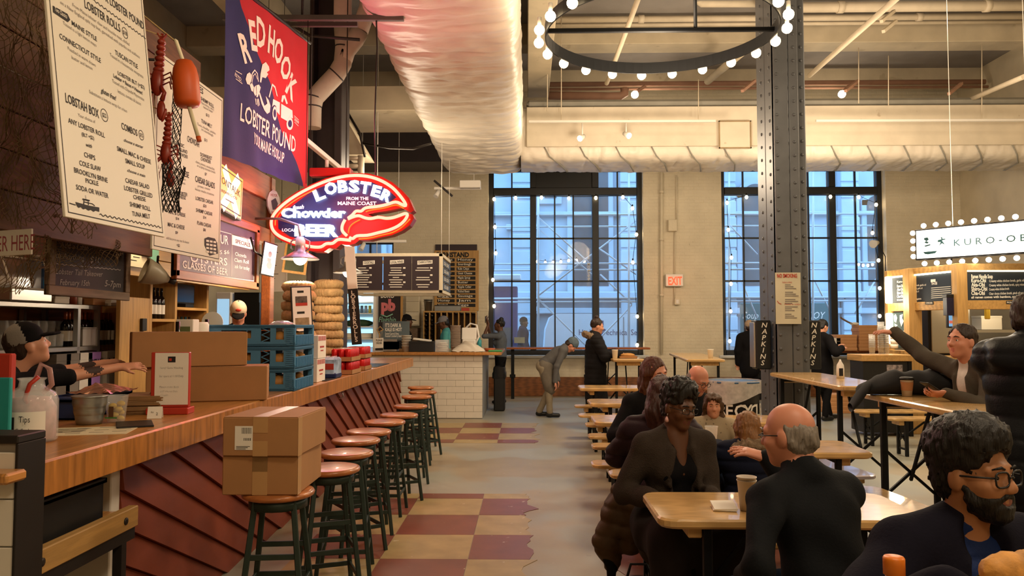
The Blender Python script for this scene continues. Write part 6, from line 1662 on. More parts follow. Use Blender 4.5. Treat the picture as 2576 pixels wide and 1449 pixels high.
BN = [(.72, 1.7, 4.1, 'bench under the woman in the dark cardigan'), (.62, 1.62, 2.72, 'bench under the grey-haired man'), (.5, 2.2, 4.56, 'bench under the woman with long auburn hair'), (.62, 2.2, 5.86, 'bench under the red-haired woman and the girl'), (.52, 2.2, 6.27, 'near bench of the third table'), (.6, 1.68, 7.2, 'far bench of the third table'), (.62, 1.7, 7.85, 'near bench of the fourth table'), (.66, 2.3, 8.75, 'far bench of the fourth table'), (.64, 2.3, 9.65, 'near bench of the farthest table'), (.66, 2.3, 10.75, 'far bench of the farthest table')]
for (xa, xb, y, lb) in BN: trestle('bench', 'honey wooden ' + lb, 'bench', ((xa + xb) / 2, y, 0), xb - xa, .26, .45, group='benches in the middle row', th=.03, brace=False)
trestle('high_table', 'high honey table beside the riveted column, with white bottle on it', 'table', (2.75, 7.12, 0), 1.85, .5, 1.07, PI / 2, 'high tables', M_topy)
trestle('high_table', 'high honey table with coffee cup and black coat, before the man in the suit', 'table', (2.66, 4.92, 0), 1.46, .5, 1.07, PI / 2, 'high tables', M_topy)
trestle('high_table', 'high honey table before the first window, used by the woman in the long coat', 'table', (1.47, 12.7, 0), 3.3, .46, 1.07, PI / 2, 'high tables', M_topy)
trestle('high_table', 'high honey table on the pier between the windows, with white cup', 'table', (2.68, 12.4, 0), 2.7, .55, 1.07, PI / 2 - .09, 'high tables', M_topy)
trestle('bench', 'bench with pale glossy top under the first high table by the column', 'bench', (2.38, 6.4, 0), 1.3, .28, .45, PI / 2 + .12, None, mat('bench_pale', 'b3a7ad', .25, var=.05, coat=.4), .03, False)
trestle('bench', 'short bench end poking out between the two high tables', 'bench', (2.32, 4.9, 0), 1.0, .26, .45, PI / 2 + .1, None, M_topy, .03, False)
trestle('bench', 'far bench of the pair near the ramen stall', 'bench', (5.0, 10.2, 0), 1.5, .28, .45, 0, 'benches by the ramen stall', None, .03)
trestle('bench', 'near bench of the pair near the ramen stall', 'bench', (5.0, 9.4, 0), 1.4, .28, .45, 0, 'benches by the ramen stall', None, .03)
trestle('trestle_table', 'low honey table just below the frame that carries the sauce bottle', 'table', (1.35, 1.62, 0), 1.2, .5, .75, 0, None, None, .04, False)

# things on the tables
def cup(lb, loc, r0, r1, h, m, lid=None, sleeve=None, n=1, name='paper_cup'):
    t = thing(name, lb, 'cup', loc)
    for k in range(n): MB().lathe([(0, .002), (r0, 0), (r1, h), (r1 + .003, h + .002), (r1 + .003, h + .006), (r1 - .001, h + .006), (r0, .008), (0, .008)], (0, 0, k * .014), 28, caps=False).build('cup', m, t)
    if lid: MB().lathe([(r1 + .003, h - .004), (r1 + .005, h + .008), (r1 - .004, h + .016), (0, h + .016)], n=24).build('lid', lid, t)
    if sleeve: MB().lathe([(r0 + (r1 - r0) * .35 + .001, h * .35), (r0 + (r1 - r0) * .85 + .0015, h * .85)], n=24, caps=False).build('sleeve', sleeve, t)
    return t
M_cupw = mat('cup_cream', 'c9bdad', .6, var=.03)
cup('two nested cream paper cups on the nearest honey table', (.955, 3.4, .75), .029, .04, .124, M_cupw, n=2)
t = thing('napkin', 'folded white napkins lying beside the cream paper cups', 'napkin', (.86, 3.42, .75), -.15)
for k in range(3): MB(M.Translation((0, 0, .002 + k * .007)) @ M.Rotation(.08 * k, 4, 'X') @ M.Rotation(.06 * k, 4, 'Z')).bb(-.05, .05, -.05, .05, 0, .004, .001).build('sheet', M_paper, t)
cup('coffee cup with dark lid and brown sleeve before the man in the suit', (2.58, 5.3, 1.07), .03, .042, .115, M_cupw, M_plblk, flat('sleeve_brown', 'a8744a', .8), name='coffee_cup')
cup('white cup standing on the high table by the brick pier', (2.75, 11.6, 1.07), .035, .045, .12, M_paper, name='white_cup')
cup('cup in front of the woman in the long coat', (1.3, 11.4, 1.07), .035, .045, .12, M_paper, name='white_cup')
cup('clear water cup on the second table before the girl', (1.22, 5.15, .75), .03, .042, .13, M_clear, name='water_cup')
t = thing('food_tray', 'paper tray of food on the high table before the woman in the long coat', 'tray', (1.5, 11.5, 1.07)); o = MB(); open_box(o, .26, .18, .03, .004); o.build('tray', M_card, t); MB().sph((0, 0, .04), (.11, .07, .035), 12).build('food', M_bread, t)
t = thing('condiment_bottle', 'white condiment bottle with dark label on the high table by the column', 'bottle', (2.88, 7.15, 1.07)); MB().lathe([(0, 0), (.034, 0), (.034, .08), (.03, .12), (.012, .15), (.006, .17), (0, .17)], n=16).build('body', M_white, t); MB().bb(-.025, .01, -.036, -.033, .02, .09).build('label', M_ink, t)
t = thing('camera', 'small black camera on the left end of the second table', 'camera', (.68, 5.05, .75), .3); MB().bb(-.05, .05, -.02, .02, 0, .06, .008).build('body', M_plblk, t); MB().cyl((0, -.02, .03), (0, -.05, .03), .022, n=14).build('lens', M_dark, t)
t = thing('sauce_bottle', 'glass sauce bottle with orange screw cap at the bottom right', 'bottle', (.8, 1.72, .75))
MB().lathe([(0, 0), (.03, 0), (.031, .14), (.024, .19), (.0185, .225), (.0185, .262)], n=24).build('glass', mat('sauce_clear', 'b89a80', .08, var=0, alpha=.7), t); MB().lathe([(.019, .258), (.0225, .258), (.0225, .292), (.02, .296), (0, .296)], n=24).build('cap', flat('cap_orange', 'e07a1c', .4), t)
# recycling barrel, napkin boxes, notice
t = thing('recycling_barrel', 'black recycling barrel lined with a clear bag left of the column', 'bin', (2.0, 7.5, 0))
MB().lathe([(0, 0), (.22, 0), (.235, .3), (.23, .95), (.24, .97), (.22, .97), (.21, .05), (0, .04)], n=28, caps=False).build('barrel', M_plblk, t)
MB().grid(lambda u, v: V(((.25 + .012 * wig(u * 40, 4)) * math.cos(2 * PI * u), (.25 + .012 * wig(u * 40, 4)) * math.sin(2 * PI * u), 1.03 - v * (.17 + .05 * math.sin(u * 12)))), 44, 6, cu=True).build('bag', mat('bag_clear', 'cdc9c4', .15, var=.2, sc=20, alpha=.75), t)
MB().lathe([(.235, 1.0), (.25, 1.005), (.25, 1.02), (.235, 1.02)], n=28).build('blue_rim', flat('rim_blue', '3a5f86', .4), t)
mb = MB()
for k, ch in enumerate('RECYCLE'):
    vs, fs = text_geo(ch, .02); X = [v[0] for v in vs]; a0 = -PI / 2 - .9 + k * .32
    mb.add([(.241 * math.cos(a0 + (v[0] - min(X)) * .62), .241 * math.sin(a0 + (v[0] - min(X)) * .62), .7 + v[1] * .16) for v in vs], fs)
mb.build('lettering', M_paper, t)
for k in range(4): MB().box((.1 * math.cos(k * 1.7), .1 * math.sin(k * 1.7), .98), (.12, .09, .03), .004, R=M.Rotation(k, 3, 'Z') @ M.Rotation(.4, 3, 'X')).build('waste', (M_paper, M_red, M_card, M_plblk)[k], t)
for k, (px, y, lb) in enumerate(((1914, 8.3, 'black napkin dispenser on the left side of the column'), (2038, 8.28, 'black napkin dispenser on the right side of the column'))):
    p = W(px, 928, y); h = W(px, 806, y).z - p.z
    t = thing('napkin_dispenser', lb, 'dispenser', p, group='napkin dispensers on the column')
    MB().bb(-.075, .085, -.1, .08, 0, h, .01).build('case', M_plblk, t); MB().bb(-.095, -.076, -.09, .07, .02, h - .02, .004).build('side_plate', M_stain, t)
    mb = MB(M.Translation((.005, -.101, 0)) @ M.Rotation(PI / 2, 4, 'X'))
    for i, ch in enumerate('NAPKINS'): mb.text(ch, .01 - .004 * i, h - .075 - i * h * .128, h * .14, xs=1.1, bold=.012, shear=.2)
    mb.build('lettering', M_paper, t)
m = plane(W(1951, 815, 8.04), (1, 0, 0)); w = W(2015, 815, 8.04).x - m.translation.x; h = W(1951, 686, 8.04).z - m.translation.z
t = thing('notice', 'curled no-smoking notice with red heading fixed to the column', 'notice', m.translation)
mb = MB(m); mb.grid(lambda u, v: V((w * u, h * v, .012 * math.sin(PI * u) + .01)), 10, 6); mb.build('sheet', mat('notice_paper', 'c9c2a8', .6, var=.05), t, world=True)
nb = lambda x, y: .024
mb = MB(m); fit(mb, m, 'NO SMOKING', (1953, 694), (2003, 694), 10, .03, .024); fit(mb, m, 'Smoking is prohibited', (1966, 711), (1990, 711), 3, .0, .024); fit(mb, m, 'Penalties for violation', (1972, 766), (2012, 766), 3, .0, .024); pline(mb, m, [(1953, 757), (1958, 763), (1964, 765)], .006, .024); mb.build('red_print', M_red, t, world=True)
mb = MB(m)
for k in range(20):
    if k % 4 != 3: ppoly(mb, m, [(1973, 716 + k * 4.6), (1973 + 14 + (k * 7) % 22, 716 + k * 4.6), (1973 + 14 + (k * 7) % 22, 718 + k * 4.6), (1973, 718 + k * 4.6)], .024)
mb.build('print', M_inkg, t, world=True)

# ================================================================== ramen stall on the right
st = thing('ramen_stall', 'pine ramen stall with lit menu boards and kitchen opening at the right edge', 'stall', (6.2, 10.8, 0))
A = W(2236, 740, 11.8); B = W(2412, 740, 10.4); D = V((9.4, 10.4, 0))
A.z = B.z = 0
zt, zb = 1.55 + (820 - 682) * 10.4 / 1935, 1.55 + (820 - 757) * 10.4 / 1935
u1 = (B - A).normalized()
def wallbox(p, q, z0, z1, th, m_, name, off=0):
    d = (V(q) - V(p)); n = V((d.y, -d.x, 0)).normalized()
    mm = plane(V(p) + V((0, 0, 0)) + n * off, d); MB(mm).bb(0, V((d.x, d.y)).length, z0, z1, -th, 0, .005).build(name, m_, st, world=True); return mm
for (p, q) in ((A, B), (B, D)):
    wallbox(p, q, zt, zt + .09, .1, M_pine, 'beam', .03); wallbox(p, q, zb - .12, zb, .1, M_pine, 'beam', .03); mm = wallbox(p, q, zb, zt, .04, flat('stall_navy', '1d2733', .6), 'menu_panel')
for (p, s_) in ((B, .07), (A, .05), (A + u1 * .5, .09)):
    MB().bb(p.x - s_, p.x + s_, p.y - s_ - .02, p.y + s_ - .02, 0, zt + .09, .006).build('post', M_pinez, st, world=True)
m1, m2 = plane(A, B - A), plane(B, D - B)
M_led = glow('stall_strip', 'fff0cc', 9)
MB(m1).bb(.04, 1.35, zt - .02, zt, .0, .03).build('light_strip', M_led, st, world=True); MB(m2).bb(.1, 3, zt - .02, zt, 0, .03).build('light_strip', glow('stall_strip2', 'ffe2a8', 3), st, world=True)
for (za, zc) in ((zb, zt), (1.28, zb - .15)): MB().bb(A.x - .07, A.x + .01, A.y - .1, A.y - .02, za, zc, .01).build('light_strip', M_led, st, world=True)
lamp(A + V((-.15, -.3, 1.9)), 16, (1, .85, .6), r=.15, name='stall_light'); lamp((6.6, 10.9, 2.0), 22, (1, .8, .5), r=.2, name='stall_light'); lamp((6.4, 9.6, 2.75), 18, (1, .8, .5), r=.2, name='stall_light')
mb = MB(m1)
for k, s_ in enumerate(('Kuro-Obi', 'Aka-Obi', 'Shiro-Obi', 'Cha-Obi')):
    fit(mb, m1, s_, (2257, 721 + k * 8.6), (2273, 720 + k * 8.6), 5, .03, .004); fit(mb, m1, 'creamy chicken broth, garlic oil', (2276, 720 + k * 8.6), (2330 - k * 9, 717 + k * 8.2), 3, .01, .004)
fit(mb, m1, 'Kuro-Obi', (2257, 710), (2281, 708), 4, .03, .004); fit(mb, m1, 'Yo-Obi', (2343, 714), (2358, 713), 6, .03, .004); fit(mb, m1, 'all ramen served with extra toppings', (2257, 755), (2318, 752), 3, .03, .004)
for k in range(6): ppoly(mb, m1, [(2343, 724 + k * 5), (2392, 720 + k * 5), (2392, 721.5 + k * 5), (2343, 725.5 + k * 5)], .004)
ppoly(mb, m1, [(2342, 703), (2354, 702), (2354, 709), (2342, 710)], .004)
mb.build('lettering', M_paper, st, world=True)
mb = MB(m2)
fit(mb, m2, 'Ramen Noodle Soup', (2443, 697), (2497, 697), 7, .03, .004)
for k, (s_, x1, d_) in enumerate((('Kuro-Obi', 2480, 'Creamy white chicken broth, garlic oil'), ('Aka-Obi', 2477, 'Creamy white chicken broth, spicy miso'), ('Shiro-Obi', 2483, 'Creamy white chicken broth'), ('Cha-Obi', 2477, 'Clear shoyu chicken broth, pinch of yuzu'))):
    fit(mb, m2, s_, (2443, 707 + k * 10.6), (x1, 707 + k * 10.6), 7, .03, .004); fit(mb, m2, d_, (2488, 708 + k * 10.6), (2576 - (38 if k == 2 else 0), 706 + k * 10.4), 4, .01, .004)
fit(mb, m2, 'all ramen comes with bamboo, scallions, nori', (2443, 749), (2590, 746), 4, .03, .004)
mb.build('lettering', M_paper, st, world=True)
for (mm, a, b, y) in ((m1, 2333, 2354, 762), (m2, 2527, 2552, 761)): o = MB(mm); ppoly(o, mm, [(a, y - 4), (b, y - 4), (b, y + 4), (a, y + 4)], .035); o.build('plate', M_ink, st, world=True); o = MB(mm); fit(o, mm, 'ORDER' if a < 2400 else 'PICK UP', (a + 2, y), (b - 2, y), 4, .02, .037); o.build('plate_lettering', M_paper, st, world=True)
# side chalk panel, interior
mm = wallbox(A, A + u1 * .42, 1.22, zb - .14, .03, flat('stall_teal', '223a40', .6), 'chalk_panel')
mb = MB(m1); fit(mb, m1, 'KURO-OBI', (2250, 838), (2282, 836), 9, .02, .004)
for (po) in ([(2249, 795), (2254, 790), (2258, 800), (2255, 812), (2250, 808)], [(2264, 793), (2272, 790), (2270, 800), (2274, 808), (2268, 822), (2264, 808)], [(2251, 814), (2259, 818), (2252, 824)]): ppoly(mb, m1, po, .004)
mb.build('panel_drawing', M_paper, st, world=True)
wallbox(A, A + u1 * .42, 1.1, 1.19, .1, M_pine, 'ledge', .06)
wallbox(A + V((.8, 1.6, 0)), D + V((0, 1.6, 0)), 0, zt, .05, mat('stall_back', '6b6456', .7, var=.1), 'back_wall')
wallbox(B + V((0, .25, 0)), D + V((0, .25, 0)), .0, 1.1, .1, M_darkw, 'counter_front'); MB().bb(B.x - .02, 9.4, 10.2, 10.75, 1.08, 1.13, .006).build('counter', M_pine, st, world=True)
t = thing('steel_fridge', 'upright stainless fridge inside the ramen stall', 'fridge', W(2362, 900, 11.45).xy.to_3d()); MB().bb(-.19, .19, -.1, .4, 0, 2.0, .01).build('body', M_dark, t); MB().bb(-.16, .17, -.12, -.1, 1.15, 1.93, .01).build('door', M_stain, t); MB().bb(-.17, .17, -.13, -.1, 1.0, 1.12, .008).build('drawer_front', M_top, t); MB().bb(-.17, .17, -.12, -.1, .1, .95, .01).build('lower_door', M_dark, t)
t = thing('order_screen', 'lit order screen showing a picture inside the ramen stall', 'screen', W(2408, 803, 10.6)); MB().bb(-.14, .14, -.02, .03, -.12, .12, .006).build('case', M_plblk, t); MB().bb(-.125, .125, -.024, -.02, -.1, .1).build('picture', glow('screen_blue', '6fa3cf', .9), t); MB().bb(-.126, .126, -.026, -.024, -.06, -.02).build('picture_band', glow('screen_red', 'c0675a', .8), t); MB().cyl((0, .02, -.12), (0, .02, 1.13 - W(2408, 803, 10.6).z), .02, n=8).build('stand', M_plblk, t)
boxthing('register', 'dark hooded register beside the order screen', 'register', W(2390, 790, 10.45) - V((0, 0, .02)), .13, .1, .28, flat('register_navy', '1f1d33', .4), lid=M_plblk)
t = thing('kitchen_shelf', 'steel kitchen shelf with tubs inside the ramen stall', 'shelf', (7.35, 11.6, 0)); MB().bb(-.9, 1.2, -.2, .2, 1.86, 1.9).build('shelf', M_stain, t); MB().bb(-.9, 1.2, -.2, .2, 1.45, 1.49).build('shelf', M_stain, t)
for x in (-.88, 1.18): MB().bb(x - .02, x + .02, -.2, -.16, 0, 1.86).build('leg', M_stain, t)
for k, (x, z, w_, h_, m_) in enumerate(((-.6, 1.9, .2, .18, M_white), (-.2, 1.9, .25, .14, M_paper), (.3, 1.9, .2, .2, M_clear), (-.5, 1.49, .3, .2, M_paper), (.1, 1.49, .3, .16, M_stain), (.7, 1.49, .3, .2, M_card))): boxthing('kitchen_tub', ('white tub', 'cream tub', 'clear tub', 'paper carton', 'steel pan', 'brown carton')[k] + ' on the %s kitchen shelf of the ramen stall' % ('upper' if k < 3 else 'lower'), 'tub', (7.35 + x, 11.6, z), w_, .25, h_, m_, lid=m_)
tag(MB().bb(-.035, .035, -.02, .02, 0, .16, .01).build('yellow_timer', flat('timer_yellow', 'd0b23a', .5), loc=W(2484, 803, 10.9)), 'yellow plastic tag hanging inside the ramen stall opening', 'tag')
# illuminated sign
L, R_ = W(2303, 655, 10.9), W(2640, 640, 9.65); R_.z = L.z
m = plane(L, R_ - L); w = (R_ - L).length; h = W(2303, 578, 10.9).z - L.z
t = thing('light_box_sign', 'white light-box sign with dark lettering and bulbs round its edge over the ramen stall', 'sign', L)
MB(m).bb(0, w, 0, h, -.12, 0, .006).build('case', M_black, t, world=True); MB(m).bb(.02, w - .02, .02, h - .02, 0, .004).build('face', glow('sign_face', 'fffdf5', 1.05), t, world=True)
M_dteal = flat('sign_ink', '0f3b3c', .5)
mb = MB(m); fit(mb, m, 'K U R O - O B I', (2400, 611), (2598, 596), 17, .008, .006)
for po in ([(2325, 599), (2334, 597), (2337, 603), (2331, 607), (2337, 609), (2334, 613), (2326, 611), (2330, 606), (2325, 603)], [(2326, 618), (2341, 614), (2341, 617), (2328, 621)], [(2360, 604), (2377, 600), (2380, 602), (2370, 605), (2378, 616), (2370, 612), (2362, 619), (2367, 609), (2359, 609)], [(2367, 597), (2370, 596), (2372, 602), (2369, 603)], [(2323, 634), (2358, 631), (2353, 637), (2335, 640), (2327, 639)]): ppoly(mb, m, po, .006)
mb.build('lettering', M_dteal, t, world=True)
fb = None
for k in range(10):
    for (x, y) in ((.1 + k * (w - .15) / 9, h + .05), (.1 + k * (w - .15) / 9, -.05)) + (((-.05, .06 + k * (h - .1) / 3),) if k < 4 else ()):
        p = m @ V((x, y, -.05)) - L
        if fb is None: fb = MB().sph((0, 0, 0), .035, 10).build('bulb', M_bulbw, t, loc=p)
        else: c = fb.copy(); C.objects.link(c); c.parent = t; c.location = p
for x in (.45, w - .25): p = m @ V((x, 0, -.06)); MB().tube([p, V((p.x, p.y, zt + .05))], .012, 6).build('support', M_dark, t, world=True); p = m @ V((x + .03, h, -.06)); MB().tube([p, V((p.x, p.y, ZC))], .005, 6).build('hanger', M_white, t, world=True)
lamp(m @ V((.6, .2, .35)), 22, (1, .93, .8), r=.3, name='sign_light')
# condiment stand and cup tubes, card boxes
t = thing('condiment_stand', 'small stand with pine top and black sides before the ramen stall', 'stand', W(2212, 900, 11.2).xy.to_3d())
MB().bb(-.36, .36, -.25, .25, 1.05, 1.14, .006).build('top', M_pine, t); MB().bb(-.33, .3, -.22, .22, .05, 1.05, .006).build('body', M_plblk, t)
for (x, y) in ((.32, -.21), (.32, .21)): MB().bb(x - .025, x + .025, y - .025, y + .025, 0, 1.05).build('leg', M_black, t)
MB().bb(.0, .22, -.223, -.22, .75, 1.0).build('sticker', mat('stickers', '8a7f7c', .6, var=.9, sc=18), t)
for k, (dx, hh) in enumerate(((-.1, .22), (.03, .4), (.1, .33))): p = t.location + V((dx, 0, 1.14)); stack('cup_tube', ('short', 'tall', 'medium')[k] + ' stack of clear plastic cups on the black-sided stand', 'cups', p, .035, .045, .1, int(hh / .03), .03, M_clear)
for k in range(4): tag(MB().lathe([(0, 0), (.05, 0), (.055, .06), (0, .06)], n=14).build('white_bowl', M_paper, loc=W(2250, 880, 11.5) + V((0, .0, .02 + k * .065))), 'white bowl in the stack on the stall ledge, %s' % ('lowest', 'second up', 'third up', 'topmost')[k], 'bowl', 'stacked white bowls on the stall ledge')
LY = 16.3
for (px, n, lb, w_, z0) in ((2120, 5, 'shorter stack', .42, 1.03), (2178, 8, 'taller stack', .46, 1.03), (2086, 4, 'pale rear stack', .32, 1.03), (2098, 5, 'stack on the floor', .5, 0)):
    y = 14.0 if z0 == 0 else LY; x = W(px, 800, y).x
    for k in range(n):
        o = boxthing('card_box', 'flat card box, %s from the bottom, in the %s by the window' % (ORDS[k], lb), 'box', (x + rnd.uniform(-.01, .01), y, z0 + k * .0665), w_, .38, .062, M_paper if 'pale' in lb else mat('card_box_tan', 'c08a5a', .7, var=.06), .004, None)
        o['group'] = 'flat card boxes by the window'; MB().bb(-w_ / 2 - .001, w_ / 2 + .001, -.191, .191, .044, .0655, .003).build('lid', M_paper if 'pale' in lb else mat('card_box_lid', 'd09a68', .7, var=.05), o)
t = thing('paper_scoop', 'grey curved paper scoop lying on top of the taller stack of card boxes', 'paper', W(2140, 822, LY) + V((0, 0, .02))); MB().grid(lambda u, v: V((-.2 + .35 * u, -.06 + .12 * v, .16 * (1 - u) ** 1.5 + .03 * math.sin(PI * v))), 10, 6).build('sheet', mat('scoop', '9a8468', .6), t); MB().sph((.08, 0, .04), (.1, .06, .035), 10).build('crumple', M_paper, t)
t = thing('desk_lamp', 'thin-armed clip lamp on the right window reveal', 'lamp', W(2228, 690, 16.9)); MB().tube([W(2228, 690, 16.9), W(2227, 645, 16.9), W(2213, 620, 16.8), W(2208, 610, 16.8)], .01, 6).build('arm', M_dark, t, world=True); MB().cyl(W(2208, 610, 16.8), W(2196, 614, 16.7), .04, .09, 14).build('shade', M_paper, t, world=True)
# black coat on the high table
def lump(name, lb, cat, loc, fn, m_, nu=40, nv=24, kid=None):
    return tag(MB().grid(fn, nu, nv, cv=True).build(name, m_, loc=loc), lb, cat)
M_coat = mat('black_wool', '121214', .85, var=.1, sc=20)
t = thing('coat', 'black wool coat heaped on the high table behind the coffee cup', 'coat', (2.75, 5.45, 1.07))
MB().grid(lambda u, v: V((-.45 + .92 * u, .17 * math.sin(PI * min(1, u * 1.02)) ** .4 * math.cos(2 * PI * v) * (1 + .2 * wig(u * 6 + v * 3, 1)), max(0, .085 * math.sin(PI * u) ** .5 * (1 + math.sin(2 * PI * v)) * (1 + .35 * wig(u * 5, 2) + .15 * wig(u * 14 + v * 6, 4))))), 44, 22, cv=True).build('body', M_coat, t)
MB().grid(lambda u, v: V((-.5 + .13 * u + .02 * math.cos(2 * PI * v), -.02 + .09 * math.cos(2 * PI * v), .07 - .16 * (1 - u) + .05 * math.sin(2 * PI * v) * math.sin(PI * (.2 + .6 * u)))), 14, 16, cv=True).build('sleeve', M_coat, t)
# ================================================================== people: distance-field bodies meshed as one surface
class SD:
    def __init__(s, h): s.h, s.p = h, []
    def cap(s, a, b, ra, rb=None, k=.02, l=0, flat=None, op='u'):
        a, b = V(a), V(b); rb = ra if rb is None else rb; r = max(ra, rb)
        s.p.append((op, 'c', (a, b, ra, rb, flat), k, l, [min(a[i], b[i]) - r for i in range(3)], [max(a[i], b[i]) + r for i in range(3)])); return s
    def ell(s, c, r, R=None, k=.02, l=0, op='u'):
        c = V(c); m = max(r) if R is not None else None
        rr = [m or r[i] for i in range(3)]
        s.p.append((op, 'e', (c, r, R), k, l, [c[i] - rr[i] for i in range(3)], [c[i] + rr[i] for i in range(3)])); return s
    def mesh(s, disp=None):
        h = s.h; pad = 4 * h
        U = [p for p in s.p if p[0] == 'u']
        lo = np.array([min(p[5][i] for p in U) for i in range(3)]) - pad
        hi = np.array([max(p[6][i] for p in U) for i in range(3)]) + pad
        n = np.ceil((hi - lo) / h).astype(int) + 1
        D = np.full(n, 1.0, np.float32); L = np.zeros(n, np.int8)
        ax = [lo[i] + h * np.arange(n[i]) for i in range(3)]
        for (op, kind, a, k, l, b0, b1) in s.p:
            mg = k + 3 * h
            i0 = [max(0, int((b0[i] - mg - lo[i]) / h)) for i in range(3)]; i1 = [min(n[i], int((b1[i] + mg - lo[i]) / h) + 2) for i in range(3)]
            if any(i1[i] <= i0[i] for i in range(3)): continue
            sl = tuple(slice(i0[i], i1[i]) for i in range(3))
            X, Y, Z = np.meshgrid(*[ax[i][sl[i]] for i in range(3)], indexing='ij', sparse=True)
            if kind == 'c':
                A, B, ra, rb, fl = a; ba = B - A; bb_ = max(ba.dot(ba), 1e-9)
                t = np.clip(((X - A.x) * ba.x + (Y - A.y) * ba.y + (Z - A.z) * ba.z) / bb_, 0, 1)
                qx, qy, qz = X - A.x - t * ba.x, Y - A.y - t * ba.y, Z - A.z - t * ba.z
                q2 = qx * qx + qy * qy + qz * qz
                if fl: f = fl[0]; c_ = qx * f[0] + qy * f[1] + qz * f[2]; q2 = q2 + c_ * c_ * (fl[1] ** 2 - 1)
                d = np.sqrt(q2) - (ra + (rb - ra) * t)
            else:
                c, r, R = a; qx, qy, qz = X - c.x, Y - c.y, Z - c.z
                if R is not None: qx, qy, qz = [R[0][i] * qx + R[1][i] * qy + R[2][i] * qz for i in range(3)]
                k0 = np.sqrt((qx / r[0]) ** 2 + (qy / r[1]) ** 2 + (qz / r[2]) ** 2); k1 = np.sqrt((qx / r[0] ** 2) ** 2 + (qy / r[1] ** 2) ** 2 + (qz / r[2] ** 2) ** 2)
                d = k0 * (k0 - 1) / np.maximum(k1, 1e-6)
            o = D[sl]
            if op == 'l': L[sl] = np.where(d < 0, l, L[sl]); continue
            if op == 's': d = -d; H = np.clip(.5 - .5 * (o - d) / k, 0, 1); D[sl] = o * (1 - H) + d * H + k * H * (1 - H); continue
            L[sl] = np.where(d < o, l, L[sl])
            H = np.clip(.5 + .5 * (o - d) / k, 0, 1); D[sl] = o * (1 - H) + d * H - k * H * (1 - H)
        if disp is not None:
            X, Y, Z = np.meshgrid(*ax, indexing='ij', sparse=True); D = D + disp(X, Y, Z).astype(np.float32)
        I = D < 0
        c = [I[i:n[0] - 1 + i, j:n[1] - 1 + j, k:n[2] - 1 + k] for i in (0, 1) for j in (0, 1) for k in (0, 1)]
        anyc = np.logical_or.reduce(c); allc = np.logical_and.reduce(c); act = anyc & ~allc
        idx = np.argwhere(act); N = len(idx)
        vid = np.full(act.shape, -1, np.int64); vid[act] = np.arange(N)
        acc = np.zeros((N, 3)); cnt = np.zeros(N)
        E = []
        for a in range(3):
            for u in (0, 1):
                for w in (0, 1):
                    p = [0, 0, 0]; o2 = [i for i in range(3) if i != a]; p[o2[0]] = u; p[o2[1]] = w; E.append((a, tuple(p)))
        for (a, p) in E:
            q = list(p); q[a] = 1
            d0 = D[idx[:, 0] + p[0], idx[:, 1] + p[1], idx[:, 2] + p[2]]; d1 = D[idx[:, 0] + q[0], idx[:, 1] + q[1], idx[:, 2] + q[2]]
            m = (d0 < 0) != (d1 < 0); t = np.where(m, d0 / np.where(m, d0 - d1, 1), 0)
            for i in range(3): acc[:, i] += m * (p[i] + (t if i == a else 0))
            cnt += m
        P = lo + h * (idx + acc / cnt[:, None])
        Q = []
        for a in range(3):
            o2 = [i for i in range(3) if i != a]
            s0 = [slice(None)] * 3; s1 = [slice(None)] * 3; s0[a] = slice(0, -1); s1[a] = slice(1, None)
            A, B = I[tuple(s0)], I[tuple(s1)]; cr = np.argwhere(A != B)
            cr = cr[(cr[:, o2[0]] > 0) & (cr[:, o2[1]] > 0) & (cr[:, o2[0]] < n[o2[0]] - 1) & (cr[:, o2[1]] < n[o2[1]] - 1)]
            fl = A[cr[:, 0], cr[:, 1], cr[:, 2]]
            g = []
            for (u, w) in ((-1, -1), (0, -1), (0, 0), (-1, 0)):
                e = cr.copy(); e[:, o2[0]] += u; e[:, o2[1]] += w; g.append(vid[e[:, 0], e[:, 1], e[:, 2]])
            q = np.stack(g, 1); fl = fl if a != 1 else ~fl
            q[~fl] = q[~fl][:, ::-1]; Q.append(q)
        Q = np.concatenate(Q)
        return P, Q, L[idx[:, 0], idx[:, 1], idx[:, 2]][Q[:, 0]]
    def build(s, name, ms, parent=None, disp=None, label=None, loc=None):
        P, Q, L = s.mesh(disp)
        me = bpy.data.meshes.new(name)
        me.vertices.add(len(P)); me.vertices.foreach_set('co', P.astype(np.float32).ravel())
        me.loops.add(Q.size); me.loops.foreach_set('vertex_index', Q.astype(np.int32).ravel())
        me.polygons.add(len(Q)); me.polygons.foreach_set('loop_start', np.arange(0, Q.size, 4, dtype=np.int32)); me.polygons.foreach_set('loop_total', np.full(len(Q), 4, np.int32))
        ms = ms if isinstance(ms, (list, tuple)) else [ms]
        for m in ms: me.materials.append(m)
        me.polygons.foreach_set('material_index', np.clip(L, 0, len(ms) - 1).astype(np.int32))
        me.polygons.foreach_set('use_smooth', np.ones(len(Q), bool))
        me.update(calc_edges=True)
        o = bpy.data.objects.new(name, me); C.objects.link(o)
        if parent is not None: o.parent = parent
        if label: o['label'] = label
        if loc is not None: o.location = loc
        return o
def folds(A, f=1.0, sd=0.0, puff=0, up=(0, 0, 1), seg=.075):
    def fn(X, Y, Z):
        d = A * (np.sin(f * (17 * X + 11 * Z) + 2.2 * np.sin(f * (9 * Y - 6 * Z) + sd)) * np.sin(f * (13 * Y - 9 * X + 5 * Z) + sd * 2 + 1.7 * np.sin(f * 8 * X)))
        if puff: t = (X * up[0] + Y * up[1] + Z * up[2]) / seg; d = d + puff * (1 - np.abs(np.sin(PI * t))) ** 2
        return d
    return fn
